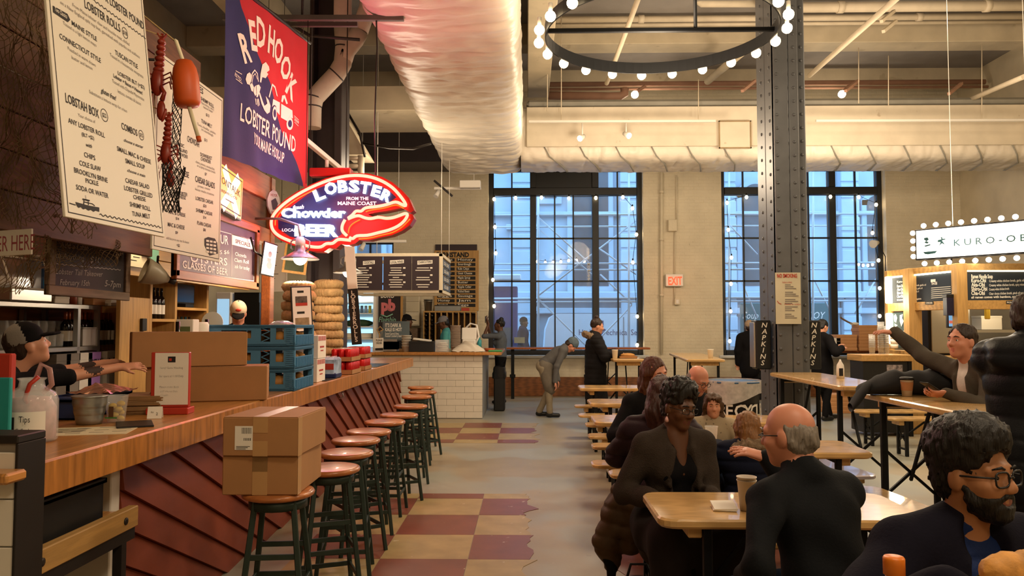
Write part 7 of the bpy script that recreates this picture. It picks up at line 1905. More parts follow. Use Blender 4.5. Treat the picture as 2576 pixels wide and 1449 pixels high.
def strands(c, A, f):
    g = folds(A, f, 1)
    def fn(X, Y, Z):
        az = np.arctan2(X - c.x, Y - c.y); return g(X, Y, Z) + .0035 * np.sin(az * 34 + 2.5 * np.sin(Z * 30 + 3 * az)) + .002 * np.sin(az * 71 + Z * 40)
    return fn
def skinm(n, c): return mat('skin_' + n, c, .48, var=.05, sc=14)
SK = {'fair': skinm('fair', 'c98f72'), 'pink': skinm('pink', 'c9886e'), 'dark': skinm('dark', '54331f'), 'tan': skinm('tan', 'a8744f'), 'brown': skinm('brown', '5b3a28')}
def lipm(k): return mat('lip_' + k, {'fair': 'b0665a', 'pink': 'b56a5c', 'dark': '5a2c28', 'tan': '8a5044', 'brown': '5f3530'}[k], .4, var=0)
M_eye = flat('eye_white', 'd9d2c8', .2); M_iris = flat('eye_iris', '1d130d', .15)
def cloth(n, c, rough=.85, **k): return mat('cloth_' + n, c, rough, spec=k.pop('spec', .12), var=k.pop('var', .08), sc=k.pop('sc', 18), bump=k.pop('bump', .12), bs=k.pop('bs', 120), **k)
def hairm(n, c): return mat('hair_' + n, c, .5, var=.3, sc=30, stretch=(4, 4, .6), bump=.3, bs=40)

def person(label, xy, yaw, s=1.0, pz=.93, lean=0, side=0, tw=0, head=(0, 0, 0), armL=None, armR=None, poleL=(-.6, -.6, -.5), poleR=(.6, -.6, -.5), hands=({}, {}), legs='stand', skin='fair', hair=None, top=None, under=None,
           bottom=None, shoes=None, skirt=None, vox=.012, face=True, fem=False, fat=0, neck_up=.0, headup=0, z0=0, extra=None, feet=None):
    t = thing('person', label, 'person', (xy[0], xy[1], z0), math.radians(yaw))
    Ti = (M.Translation((xy[0], xy[1], z0)) @ M.Rotation(math.radians(yaw), 4, 'Z')).inverted()
    Rt = M.Rotation(math.radians(tw), 3, 'Z') @ M.Rotation(math.radians(side), 3, 'Y') @ M.Rotation(-math.radians(lean), 3, 'X')
    up, rt, fw = Rt @ V((0, 0, 1)), Rt @ V((1, 0, 0)), Rt @ V((0, 1, 0))
    pel = V((0, 0, pz)) * s
    at_ = lambda u, r=0, f=0: pel + (up * u + rt * r + fw * f) * s
    nb = at_(.50)
    sh = {-1: at_(.44, -.165 - fat * .5), 1: at_(.44, .165 + fat * .5)}
    Rh = M.Rotation(math.radians(tw + head[0]), 3, 'Z') @ M.Rotation(-math.radians(head[1]), 3, 'X') @ M.Rotation(math.radians(head[2]), 3, 'Y')
    hc = nb + (up * .1 + V((0, 0, .06 + headup)) + Rh @ V((0, .03, 0))) * s
    H = lambda x, y, z: hc + Rh @ (V((x, y, z)) * s * .95)
    hs = s * .95
    el, wr, hd = {}, {}, {}
    for sd, tgt, pole, hp in ((-1, armL, poleL, hands[0]), (1, armR, poleR, hands[1])):
        w = Ti @ V(tgt) if tgt is not None else (sh[sd] + V((sd * .06, .04, -.53)) * s if legs == 'stand' else pel + V((sd * .1, .3, .14)) * s)
        l1, l2 = .285 * s, .26 * s
        d = w - sh[sd]; L = d.length
        if L > (l1 + l2) * 1.12: w = sh[sd] + d * ((l1 + l2) * 1.12 / L); d = w - sh[sd]; L = d.length
        k = max(1, L / (l1 + l2) * 1.001); l1 *= k; l2 *= k
        a = (l1 * l1 - l2 * l2 + L * L) / (2 * L); hh = math.sqrt(max(l1 * l1 - a * a, 0)); dn = d / L
        pv = V((pole[0], pole[1], pole[2])); pv = (pv - dn * pv.dot(dn)).normalized()
        el[sd] = sh[sd] + dn * a + pv * hh; wr[sd] = w; hd[sd] = (hp, (w - el[sd]).normalized())
    # --- skin: head, neck, trunk, arms and hands as one surface
    B = SD(vox)
    e = lambda x, y, z, rx, ry, rz, **k: B.ell(H(x, y, z), (rx * hs, ry * hs, rz * hs), Rh.transposed().transposed(), **k)
    e(0, -.012, .035, .076, .096, .09); e(0, .018, -.035, .064, .078, .085, k=.03); e(0, .06, -.1, .03, .026, .024, k=.03)
    for q in (-1, 1):
        e(q * .036, .058, -.028, .028, .028, .026, k=.02); e(q * .077, -.008, -.008, .012, .024, .034, k=.006)
        B.cap(H(q * .012, .084, .026), H(q * .046, .072, .022), .013 * hs, .011 * hs, k=.015)
    if face:
        for q in (-1, 1):
            e(q * .031, .101, .004, .019, .016, .011, k=.008, op='s')
            B.cap(H(q * .016, .087, .0125), H(q * .046, .078, .0105), .0062 * hs, k=.004); B.cap(H(q * .02, .083, -.0085), H(q * .043, .077, -.008), .004 * hs, k=.004); e(q * .011, .1, -.034, .009, .01, .008, k=.008)
    B.cap(H(0, .089, .012), H(0, .108, -.026), .0085 * hs, .0135 * hs, k=.012)
    B.cap(H(-.019, .085, -.062), H(.019, .085, -.062), .0075 * hs, k=.004, l=1); B.cap(H(-.016, .084, -.073), H(.016, .084, -.073), .008 * hs, k=.005, l=1)
    B.cap(H(0, -.022, -.06), at_(.46, 0, -.01), .056 * s, .064 * s, k=.03)
    if neck_up: B.cap(at_(.49, 0, .03), at_(.31, 0, .125), .075 * s, .012 * s, k=.02, flat=(fw, 1.5))
    B.cap(at_(.05), at_(.4), .1 * s, .11 * s, k=.03, flat=(fw, 1.4)); B.cap(sh[-1], sh[1], .04 * s, k=.03)
    for sd in (-1, 1):
        B.cap(sh[sd], el[sd], .042 * s, .036 * s, k=.02); B.cap(el[sd], wr[sd], .037 * s, .0255 * s, k=.02)
        hp, fd = hd[sd]
        d = (Ti.to_3x3() @ V(hp['d'])).normalized() if 'd' in hp else fd
        nn = Ti.to_3x3() @ V(hp.get('n', (0, 0, -1))); nn = (nn - d * nn.dot(d)).normalized(); th = d.cross(nn) * (-sd)
        cu = hp.get('curl', .35); w = wr[sd]; fr = max(.0085 * s, vox * .95)
        B.cap(w, w + d * .03 * s, .026 * s, .03 * s, k=.015, flat=(nn, 1.5)); B.cap(w + d * .035 * s, w + d * .07 * s, .036 * s, .037 * s, k=.015, flat=(nn, 2.2))
        for i, ln in enumerate((.07, .078, .072, .058)):
            sp = hp.get('sp', .1) * (1.5 - i)
            p = w + (d * .085 + th * (.03 - .02 * i)) * s; dd = (d + th * sp).normalized(); pr = w + (d * .05 + th * (.022 - .015 * i)) * s
            B.cap(pr, p, fr * 1.1, fr, k=.006); a_ = 0
            for j in range(3):
                a_ += cu * (.6 + .4 * j); v = dd * math.cos(a_) + nn * math.sin(a_); p2 = p + v * ln * s * (.42, .33, .25)[j]; B.cap(p, p2, fr * (1 - .07 * j), fr * (.93 - .07 * j), k=.004); p = p2
        p = w + (d * .025 + th * .024) * s; p2 = p + (d * .6 + th * .7 + nn * .15).normalized() * .04 * s; p3 = p2 + (d * .85 + th * .25 + nn * (.2 + cu * .6)).normalized() * .032 * s
        B.cap(p, p2, fr * 1.35, fr * 1.15, k=.008); B.cap(p2, p3, fr * 1.1, fr * .9, k=.004)
    ctx = dict(t=t, H=H, Rh=Rh, hs=hs, s=s, at=at_, sh=sh, el=el, wr=wr, up=up, fw=fw, rt=rt, pel=pel, B=B, Rt=Rt, nb=nb)
    if extra and 'skin' in extra: extra['skin'](ctx)
    B.build('body', [SK[skin], lipm(skin), flat('tattoo_ink', '3a2a26')], t)
    if face and vox < .011:
        for q in (-1, 1):
            MB().sph(H(q * .031, .0768, .002), .0125 * hs, 12).build('eye', M_eye, t); k = MB().sph(H(q * .031 + .001, .0842, .002), (.0066 * hs,) * 3, 10); k.build('iris', M_iris, t)
            if hair: MB().tube([H(q * .014, .098, .026), H(q * .03, .1, .032), H(q * .05, .084, .026)], [.003 * hs, .0042 * hs, .002 * hs], 6).build('eyebrow', hair[1], t)
    # --- hair and headgear
    if hair:
        K = SD(max(vox, .008)); kind, hm = hair[:2]
        he = lambda x, y, z, rx, ry, rz, **k: K.ell(H(x, y, z), (rx * hs, ry * hs, rz * hs), Rh, **k)
        amp, fq = .004, 3
        if kind != 'bald': he(0, -.02, .042, .085, .105, .095)
        if kind in ('short', 'up', 'cap'): he(0, -.05, -.02, .076, .07, .07)
        if kind == 'up':
            amp, fq = (.009, 7) if skin == 'dark' else (.004, 12)
            he(0, -.03, .09, .092, .105, .085, k=.04); he(0, .02, .115, .075, .08, .06, k=.04)
        if kind in ('long', 'girl'):
            Lg = hair[2]; he(0, -.03, .0, .09, .095, .1, k=.03)
            for q in (-1, 1):
                K.cap(H(q * .076, .0, .02), H(q * .085, -.03, -.13), .026 * hs, .03 * hs, k=.03)
                K.cap(H(q * .085, -.03, -.13), H(q * .09, -.05, -.13) + V((0, 0, -Lg)) - fw * .02, .032 * hs, .02, k=.03)
            K.cap(H(0, -.07, 0), H(0, -.09, -.1), .07 * hs, .075 * hs, k=.03); K.cap(H(0, -.09, -.1), H(0, -.1, -.1) + V((0, 0, -Lg)), .075 * hs, .05 * hs, k=.03); amp = .006
            if kind == 'girl': K.cap(H(-.05, .078, .085), H(.05, .078, .085), .022 * hs, k=.02); K.cap(H(-.045, .09, .06), H(.045, .09, .06), .012 * hs, k=.02)
        if kind == 'bun': he(0, -.03, .145, .045, .045, .04, k=.015); amp = .006
        if kind == 'bald': he(0, -.024, .005, .082, .091, .075); he(0, -.042, -.03, .074, .066, .06)
        he(0, .1, -.04, .082 if kind not in ('girl',) else .062, .075, .125 if kind == 'long' else .12, k=.01, op='s'); 
        if kind in ('short', 'up', 'bald', 'cap', 'bun'):
            he(0, .02, -.15, .12, .12, .1, k=.01, op='s')
            for q in (-1, 1): he(q * .085, .02, -.03, .03, .045, .055, k=.01, op='s')
        if kind == 'bald': he(0, .03, .125, .11, .14, .09, k=.015, op='s')
        if kind != 'none': K.build('hair', hm, t, disp=strands(hc, amp, fq))
        if len(hair) > 3: hair[3](ctx)
    # --- clothes
    def sleeve(S, sd, o, f, kk=.02):
        S.cap(sh[sd], el[sd], .044 * s + o, .037 * s + o, k=kk)
        if f > .5: S.cap(el[sd], el[sd].lerp(wr[sd], (f - .5) * 2), .037 * s + o, .029 * s + o * .8, k=kk)
    def trunk(S, o, kk=.03):
        S.ell(at_(.04), ((.15 + fat) * s + o, (.105 + fat) * s + o, .12 * s + o), Rt, k=kk)
        S.cap(at_(.08, 0, fat * .3), at_(.34), (.125 + fat) * s + o, .14 * s + o, k=kk, flat=(fw, 1.25 - fat)); S.ell(at_(.35), ((.155 + fat * .6) * s + o, .105 * s + o, .15 * s + o), Rt, k=kk)
        S.cap(sh[-1], sh[1], .045 * s + o, k=kk); S.cap(at_(.5, 0, -.015), sh[-1], .05 * s + o, .045 * s + o, k=kk); S.cap(at_(.5, 0, -.015), sh[1], .05 * s + o, .045 * s + o, k=kk)
        if fem:
            for q in (-1, 1): S.ell(at_(.31, q * .07, .085), (.07 * s, .06 * s, .065 * s), Rt, k=kk)
    if under:
        S = SD(max(vox, .009)); trunk(S, .008)
        for a in under.get('cut', ()): S.ell(at_(*a[0]), [x * s for x in a[1]], Rt, k=.012, op='s')
        if under.get('collar'): S.cap(at_(.49, 0, -.005), at_(.55, 0, .0), .066 * s, .06 * s, k=.01)
        S.build('shirt', under['m'], t, disp=folds(.003, 1, 2, under.get('puff', 0), up, .05))
    HIP = {q: V((q * .09, 0, pz - .02)) * s for q in (-1, 1)}
    if legs == 'stand': KN = {q: V((q * .1, .03, .5)) * s for q in (-1, 1)}; AN = {q: V((q * .1, -.02, .09)) * s for q in (-1, 1)}
    elif legs == 'sit': KN = {q: V((q * .12, .4, pz - .01)) * s for q in (-1, 1)}; AN = {q: V((q * .12, .36, .09)) * s for q in (-1, 1)}
    else: KN = {q: V(legs[0][(q + 1) // 2]) for q in (-1, 1)}; AN = {q: V(legs[1][(q + 1) // 2]) for q in (-1, 1)}
    if bottom:
        S = SD(max(vox, .011)); S.ell(pel, ((.155 + fat) * s, (.115 + fat * .6) * s, .11 * s), k=.03)
        for q in (-1, 1): S.cap(HIP[q], KN[q], .088 * s, .064 * s, k=.03); S.cap(KN[q], AN[q], .062 * s, .052 * s, k=.02)
        S.build('trousers', bottom, t, disp=folds(.005, 1.2, 3))
        for q in (-1, 1):
            f = V((0, 1, 0)); S = SD(max(vox, .011)); S.cap(AN[q] + V((0, -.03, -.045)) * s, AN[q] + f * .14 * s + V((0, 0, -.05)) * s, .04 * s, .036 * s, k=.02); S.cap(AN[q] + V((0, 0, .02)) * s, AN[q] + V((0, .0, -.04)) * s, .045 * s, .042 * s, k=.02)
            S.build('shoe', shoes or M_plblk, t)
    if skirt:
        S = SD(max(vox, .012)); skirt['f'](S, ctx, KN, AN); S.build(skirt.get('n', 'skirt'), skirt['m'], t, disp=folds(skirt.get('A', .012), 1, 5))
    if top:
        S = SD(max(vox, .009)); o = top.get('o', .016); trunk(S, o)
        for sd in (-1, 1): sleeve(S, sd, o * (1.15), top.get('sl', 1.0))
        if top.get('hem'): S.cap(at_(.02), at_(-top['hem']), .155 * s + o, .165 * s + o, k=.04, flat=(fw, 1.2))
        if top.get('hood'): S.cap(at_(.5, -.09, -.09), at_(.5, .09, -.09), .07 * s, k=.03); S.cap(at_(.46, -.05, -.12), at_(.46, .05, -.12), .085 * s, k=.03)
        if top.get('collar'): S.cap(at_(.49, 0, -.01), at_(.53, 0, .0), .077 * s, .072 * s, k=.01); S.ell(at_(.575, 0, .02), (.064 * s, .066 * s, .06 * s), Rt, k=.008, op='s')
        if top.get('lap'):
            for q in (-1, 1): S.cap(at_(.44, q * .06, .1), at_(.26, q * .075, .135), .014 * s, .03 * s, k=.02)
        for a in top.get('cut', ()): S.ell(at_(*a[0]), [x * s for x in a[1]], Rt, k=.012, op='s')
        S.build(top.get('n', 'jacket'), top['m'], t, disp=folds(top.get('A', .005), top.get('f', 1.0), yaw * .1, top.get('puff', 0), up, top.get('seg', .075)))
        if top.get('fur'):
            S = SD(max(vox, .011)); pts = [at_(.5 + .04 * math.cos(a), .13 * math.sin(a), -.07 - .09 * math.cos(a)) for a in [k * PI / 6 for k in range(12)]]
            for a, b in zip(pts, pts[1:] + pts[:1]): S.cap(a, b, .045 * s, k=.02)
            S.build('fur_trim', mat('fur', top['fur'], .95, var=.4, sc=35, bump=.5, bs=90), t, disp=folds(.014, 5, 2))
    return ctx
def glasses(ctx, m=M_plblk, w=.024, h=.017, r=.0018):
    H, hs = ctx['H'], ctx['hs']
    MBg = MB()
    for q in (-1, 1):
        MBg = MB(); MBg.tube([H(q * .034 + w * math.copysign(abs(math.cos(a)) ** .6, math.cos(a)), .106 - .12 * abs(.034 * q + w * math.cos(a)) , -.001 + h * math.copysign(abs(math.sin(a)) ** .6, math.sin(a))) for a in [k * PI / 8 for k in range(16)]], r, 6, closed=True); MBg.build('glasses_rim', m, ctx['t'])
        MB().tube([H(q * .058, .098, .005), H(q * .078, .05, .005), H(q * .082, -.01, .004), H(q * .078, -.03, -.015)], r, 6).build('glasses_arm', m, ctx['t'])
    MB().tube([H(-.01, .107, .003), H(0, .11, .006), H(.01, .107, .003)], r, 6).build('glasses_bridge', m, ctx['t'])
def cap_hat(cm, bm, back=None, logo=None):
    def f(ctx):
        H, Rh, hs = ctx['H'], ctx['Rh'], ctx['hs']
        S = SD(.008); S.ell(H(0, -.012, .05), (.09 * hs, .11 * hs, .1 * hs), Rh, l=0); S.ell(H(0, -.01, -.065), (.14 * hs, .15 * hs, .1 * hs), Rh, k=.006, op='s')
        if back: S.ell(H(0, -.11, .03), (.12 * hs, .12 * hs, .15 * hs), Rh, l=1, op='l')
        S.build('hat', [cm, back or cm], ctx['t'])
        if logo: MB().sph(H(0, .088, .085), (.032 * hs, .012 * hs, .018 * hs), 10, R=Rh @ M.Rotation(.5, 3, 'X')).build('hat_badge', logo, ctx['t'])
        S = SD(.008)
        S.ell(H(0, .11, .034), (.07 * hs, .085 * hs, .012 * hs), Rh @ M.Rotation(-.18, 3, 'X'), k=.01); S.build('hat_brim', bm, ctx['t'])
        MB().sph(H(0, -.012, .15), .008 * hs, 8).build('hat_button', bm, ctx['t'])
    return f
def beanie(m):
    def f(ctx):
        H, Rh, hs = ctx['H'], ctx['Rh'], ctx['hs']
        S = SD(.009); S.ell(H(0, -.02, .055), (.093 * hs, .112 * hs, .105 * hs), Rh); S.ell(H(0, .03, -.075), (.15 * hs, .15 * hs, .105 * hs), Rh, k=.008, op='s'); S.build('hat', m, ctx['t'], disp=folds(.003, 4))
    return f
M_blk = cloth('black', '141315'); M_nav = cloth('navy', '15192a'); M_jean = cloth('denim', '26364f', sc=40); M_gry = cloth('grey', '5d5c5c'); M_khk = cloth('khaki', '8f8470')
HB, HBK, HAU, HGR = hairm('brown', '2a1a10'), hairm('black', '0f0c0b'), hairm('auburn', '38170f'), hairm('grey', '7d746a')
VC = [((.46, 0, .15), (.075, .1, .13))]
# 1 server behind the bar
def tattoo(c):
    for q, a, b in ((1, .35, .55), (-1, .3, .85)):
        p = c['el'][q].lerp(c['wr'][q], (a + b) / 2); c['B'].ell(p + V((0, 0, .01)), (.05, .05, .03), None, l=2, op='l')
person('server in a grey mesh cap and black tee reaching over the bar to the cartons', (-2.99, 4.0), -55, .95, lean=30, head=(8, -18, 0), armR=(-2.37, 4.44, 1.31), armL=(-2.62, 4.78, 1.32), poleR=(.5, -.2, -.9), hands=({'n': (0, .2, -1)}, {'d': (.75, .55, .05), 'n': (0, .5, -.8), 'curl': .2, 'sp': .2}), skin='fair', hair=('cap', HB, 0, cap_hat(M_blk, M_blk, cloth('mesh_grey', '8f8c88', .7))),
       top=dict(m=M_blk, o=.012, sl=.42, n='shirt'), bottom=M_blk, vox=.009, extra=dict(skin=tattoo), fem=True)
# 2 cook with cap
person('cook in a cream and black trucker cap looking down behind the crates', (-3.3, 8.75), 194, 1.07, head=(6, 26, 0), skin='pink', hair=('cap', HB, 0, cap_hat(cloth('cream_cap', 'c9b49c', .7), M_blk, None, M_red)), top=dict(m=M_blk, sl=.42, n='shirt'), bottom=M_jean, vox=.012)
p = [o for o in C.objects if o.name.startswith('person')][-1]
# 3-5 island staff and the photographer
person('worker in a black cap and dark top behind the kale sign', (-2.42, 15.35), -75, 1.03, skin='brown', hair=('cap', HBK, 0, cap_hat(M_blk, M_blk)), top=dict(m=M_blk, n='shirt'), bottom=M_blk, vox=.014, face=False)
person('server in a grey cap and teal shirt working behind the island', (-1.56, 15.45), 95, 1.02, lean=8, head=(0, 15, 0), armL=(-1.85, 15.25, 1.15), armR=(-1.8, 15.5, 1.1), skin='brown', hair=('short', HBK, 0, cap_hat(cloth('cap_grey', '77757a', .8), cloth('cap_grey', '77757a', .8))), top=dict(m=cloth('teal_shirt', '4f9a9a'), sl=.42, o=.012, n='shirt'), bottom=M_jean, vox=.012,
       extra=dict(skin=lambda c: MB().tube([c['at'](.5, .1, .04), c['at'](.35, .05, .15), c['at'](.1, -.08, .16)], .014, 6).build('strap', M_plblk, c['t'])))
person('woman with a hair bun in a grey tee raising a phone beside the island', (-.52, 15.4), 75, .98, head=(5, -8, 0), armL=W(1229, 815, 15.25), armR=W(1226, 812, 15.6), poleL=(-.3, .5, -1), poleR=(.3, .5, -1), hands=({'d': (-.3, 0, 1), 'n': (1, 0, 0), 'curl': .4}, {'d': (-.3, 0, 1), 'n': (1, 0, 0), 'curl': .4}), skin='brown', hair=('bun', HBK), top=dict(m=cloth('tee_grey', '5a6069'), sl=.4, o=.012, n='shirt'), bottom=M_blk, vox=.011, fem=True)
t = thing('phone', 'dark phone held up by the woman with the hair bun', 'phone', W(1221, 804, 15.42)); MB().bb(-.006, .006, -.04, .04, -.07, .07, .004).build('case', M_plblk, t); MB().bb(.006, .007, -.035, .035, -.06, .06).build('screen', M_dark, t)
# 6 bending man
person('man in a blue-grey beanie and apron bending down on the open floor', (.27, 13.2), -90, 1.0, pz=.86, lean=52, head=(0, 55, 0), armL=W(1403, 955, 13.35), armR=W(1396, 960, 13.0), poleL=(-.4, -.8, .2), poleR=(.4, -.8, .2), hands=({'d': (.15, 0, -1)}, {'d': (.2, 0, -1)}), headup=-.05, legs=(((-.1, .12, .46), (.1, .1, .47)), ((-.1, -.05, .09), (.1, .12, .09))), skin='pink', hair=('short', HB, 0, beanie(cloth('beanie', '5c6a74'))),
       top=dict(m=M_gry, sl=1.0, o=.016, n='shirt', A=.008), bottom=M_khk, skirt=dict(n='apron', m=cloth('apron', '6d665c'), f=lambda S, c, KN, AN: [S.cap(c['pel'] + V((q * .06, .05, 0)), KN[q] + V((0, .02, .02)), .125, .1, k=.04) for q in (-1, 1)]), vox=.011)
# 7 woman in long coat
person('woman in a long black coat with fur-trimmed hood standing at the high table', (1.04, 11.7), -90, .97, head=(8, 8, 0), armL=(1.36, 11.86, 1.13), armR=(1.38, 11.6, 1.12), hands=({'curl': .7}, {'curl': .7}), skin='fair', hair=('bun', HB), top=dict(m=cloth('coat_black', '1b1a1c', .7), o=.045, hem=.2, fur='7a6650', A=.008, n='coat', puff=.006), bottom=M_blk, skirt=dict(n='coat_skirt', m=cloth('coat_black', '1b1a1c', .7), f=lambda S, c, KN, AN: S.cap(c['pel'], V((0, .02, .28)), .17, .2, k=.05, flat=(V((0, 1, 0)), 1.15))), vox=.011, fem=True)
# 8-9 women at the second table
person('woman with swept red-brown hair in a black top, seated facing the camera', (.93, 5.86), 190, 1.0, pz=.54, lean=6, head=(20, 8, 6), armL=(1.08, 5.5, .82), armR=(.8, 5.5, .8), legs='sit', skin='pink', hair=('long', hairm('redbrown', '4a2512'), .1), top=dict(m=M_blk, sl=1.0, o=.014, n='sweater'), bottom=M_blk, vox=.008, fem=True)
person('woman with long auburn hair in a plum puffer coat seated with her back turned', (.78, 4.54), -18, .95, pz=.54, lean=4, head=(-15, 8, 0), armL=(.73, 4.95, .84), armR=(1.0, 4.95, .82), legs='sit', skin='fair', hair=('long', HAU, .18), top=dict(m=cloth('plum', '2b1d22', .6), o=.036, hem=.12, puff=.014, seg=.11, A=.006, n='coat'), bottom=M_blk, vox=.01, face=False)
# 10 woman with glasses
def sitskirt(S, c, KN, AN):
    for q in (-1, 1): S.cap(c['pel'] + V((q * .1, 0, -.01)), KN[q] + V((q * .04, .03, 0)), .14, .13, k=.06); S.cap(KN[q] + V((q * .04, .03, 0)), AN[q] + V((q * .05, .08, .05)), .13, .15, k=.06)
    S.cap(KN[-1], KN[1], .12, k=.08); S.cap((KN[-1] + KN[1]) / 2 + V((0, .05, -.1)), (AN[-1] + AN[1]) / 2 + V((0, .1, .1)), .14, .17, k=.08)
c = person('smiling woman with glasses, black updo and dark cardigan at the nearest table', (.77, 4.16), 194, .94, pz=.54, lean=6, head=(16, 8, -4), armL=(.91, 3.87, .7), armR=(.63, 3.89, .69), poleL=(-.35, -.7, -.5), poleR=(.35, -.7, -.5), hands=({'d': (-.8, -.4, 0), 'curl': .6}, {'d': (.8, -.4, 0), 'curl': .6}), legs='sit', skin='dark', hair=('up', HBK), fat=.02, neck_up=1,
       under=dict(m=cloth('black_top', '0f0e10'), cut=[((.47, 0, .17), (.07, .1, .13))]), top=dict(m=cloth('cardigan', '38302a', .9, sc=30, bump=.4, bs=160), o=.024, hem=.1, lap=1, A=.009, n='cardigan', cut=[((.34, 0, .2), (.075, .13, .34)), ((.52, 0, .12), (.07, .1, .1))]), bottom=M_blk, skirt=dict(m=cloth('charcoal_skirt', '262120', .9), f=sitskirt, A=.016), vox=.0068, fem=True)
glasses(c, M_plblk, .025, .016)
for q in (-1, 1): H = c['H']; MB().lathe([(.0, -.02), (.009, -.018), (.011, -.008), (.004, .01), (0, .012)], H(q * .08, .0, -.066), 12).build('earring', flat('earring_pink', 'c79a92', .25, metal=.3), c['t']); MB().tube([H(q * .079, .0, -.035), H(q * .08, .0, -.055)], .0012, 5).build('earring_hook', M_stain, c['t'])
# 11 grey-haired man
c = person('grey-haired balding man in a black shirt seated with his back turned, gesturing', (1.07, 2.72), 24, .98, pz=.54, lean=18, head=(24, 6, 0), armL=(.78, 2.8, .66), armR=(1.0, 3.25, 1.0), poleR=(.35, .3, -.9), poleL=(-.5, -.5, -.3), hands=({'d': (-.5, .3, -.5), 'curl': .4}, {'d': (-.92, .1, .28), 'n': (-.2, .3, -1), 'curl': .25, 'sp': .12}), legs='sit', skin='pink', hair=('bald', HGR), fat=.03,
       top=dict(m=cloth('black_shirt', '15171a', .8), o=.016, hem=.06, collar=1, A=.012, f=1.1, n='shirt'), bottom=M_jean, vox=.0068)
H = c['H']
for q in (-1, 1): MB().tube([H(q * .06, .095, .005), H(q * .08, .05, .006), H(q * .083, -.01, .004), H(q * .078, -.035, -.012)], .0022, 6).build('glasses_arm', M_plblk, c['t'])
MB().tube([H(-.06, .098, .006), H(0, .112, .008), H(.06, .098, .006)], .0022, 6).build('glasses_rim', M_plblk, c['t'])
# 12 bearded man with sandwich
def beard(ctx):
    H, Rh, hs = ctx['H'], ctx['Rh'], ctx['hs']; K = SD(.0065)
    he = lambda x, y, z, rx, ry, rz, **k: K.ell(H(x, y, z), (rx * hs, ry * hs, rz * hs), Rh, **k)
    he(0, .026, -.062, .0655, .073, .067); he(0, .064, -.1, .036, .034, .034, k=.02); he(0, .088, -.046, .03, .016, .01, k=.01)
    for q in (-1, 1): K.cap(H(q * .071, .0, -.0), H(q * .06, .03, -.07), (.006 * hs), .014 * hs, k=.015); he(q * .038, .085, -.018, .032, .04, .034, k=.008, op='s')
    he(0, .105, -.068, .024, .025, .011, k=.004, op='s'); he(0, .0, .06, .1, .12, .065, k=.01, op='s'); he(0, .105, -.01, .028, .03, .026, k=.006, op='s'); K.build('beard', HBK, ctx['t'], disp=folds(.003, 9))
c = person('bearded man with glasses in a navy coat holding a sandwich at the bottom right', (1.175, 2.14), 188, .965, pz=.535, lean=2, head=(20, -3, 0), armL=(1.2, 1.78, .94), armR=(.97, 1.8, .94), hands=({'d': (-.5, -.3, .35), 'n': (-.4, .2, .3), 'curl': .5}, {'d': (.75, -.25, .35), 'n': (.3, .3, .5), 'curl': .5}), legs='sit', skin='tan', hair=('up', HBK, 0, beard), fat=.03,
       under=dict(m=cloth('blue_puffer', '1d2f5f', .45), collar=1, puff=.01, cut=[((.53, 0, .11), (.05, .05, .08))]), top=dict(m=cloth('navy_coat', '14131f', .85), o=.036, hem=.1, A=.01, n='coat', lap=1, cut=[((.36, .0, .2), (.085, .14, .3)), ((.52, 0, .13), (.075, .1, .1))]), bottom=M_blk, vox=.0068)
glasses(c, M_plblk, .026, .021, .0026)
t = thing('sandwich', 'toasted sandwich held by the bearded man at the bottom edge', 'sandwich', (1.06, 1.7, 1.0), .3)
MB().grid(lambda u, v: V((-.1 + .2 * u, .045 * math.cos(2 * PI * v) * math.sin(PI * u) ** .35, .05 * math.sin(2 * PI * v) * math.sin(PI * u) ** .35 * (1 + .25 * wig(u * 8 + v * 4, 3)) + .03 * (1 - u))), 26, 16, cv=True).build('bread', mat('toast', 'c98f45', .6, var=.35, sc=22, bump=.2, bs=50), t); MB().grid(lambda u, v: V((-.07 + .16 * u, .05 * math.cos(2 * PI * v), .012 * math.sin(2 * PI * v) + .008 * wig(u * 14, 2))), 16, 12, cv=True).build('filling', mat('filling_green', '6d6a33', .6, var=.4, sc=30), t)
trestle('bench', 'honey wooden bench under the bearded man', 'bench', (1.5, 2.16, 0), 1.4, .26, .45, 0, 'benches in the middle row', None, .03, False)
# 13 man in suit
c = person('man in a grey suit jacket stretching an arm out over the high table', (3.05, 5.12), 98, .93, lean=20, head=(14, -5, 0), armR=(2.66, 5.62, 1.5), armL=(2.68, 4.98, 1.12), poleR=(.3, -.2, -.9), poleL=(-.7, -.8, -.2), hands=({'d': (-.9, .1, -.05), 'n': (.2, .5, .8), 'curl': .5}, {'d': (-.95, .1, .1), 'n': (0, .2, -1), 'curl': .3}), skin='pink', hair=('short', HB),
       under=dict(m=cloth('white_shirt', 'c9c2bb'), collar=1, cut=[((.53, 0, .1), (.04, .05, .07))]), top=dict(m=cloth('suit_grey', '4b453c', .9), o=.018, hem=.08, lap=1, A=.009, n='jacket', cut=[((.36, 0, .18), (.06, .12, .27)), ((.52, 0, .12), (.065, .1, .1))]), bottom=cloth('suit_trousers', '2c2a28'), vox=.0085)
t = thing('phone', 'dark phone in the hand of the man in the suit', 'phone', (2.585, 4.99, 1.155), .3); MB(M.Rotation(.5, 4, 'Y')).bb(-.07, .07, -.036, .036, -.004, .004, .003).build('case', M_plblk, t); MB(M.Rotation(.5, 4, 'Y')).bb(-.06, .06, -.031, .031, .004, .005).build('screen', M_dark, t)
# 14 puffer man
person('man in a black hooded puffer jacket standing at the right edge', (2.43, 3.8), -58, 1.0, lean=4, head=(0, 5, 0), armL=(2.94, 4.06, .98), armR=(2.82, 3.66, .95), skin='pink', hair=('short', HB), top=dict(m=cloth('puffer_black', '181a1d', .4), o=.055, hem=.12, hood=1, puff=.008, seg=.1, A=.008, n='jacket'), bottom=M_jean, vox=.0085)
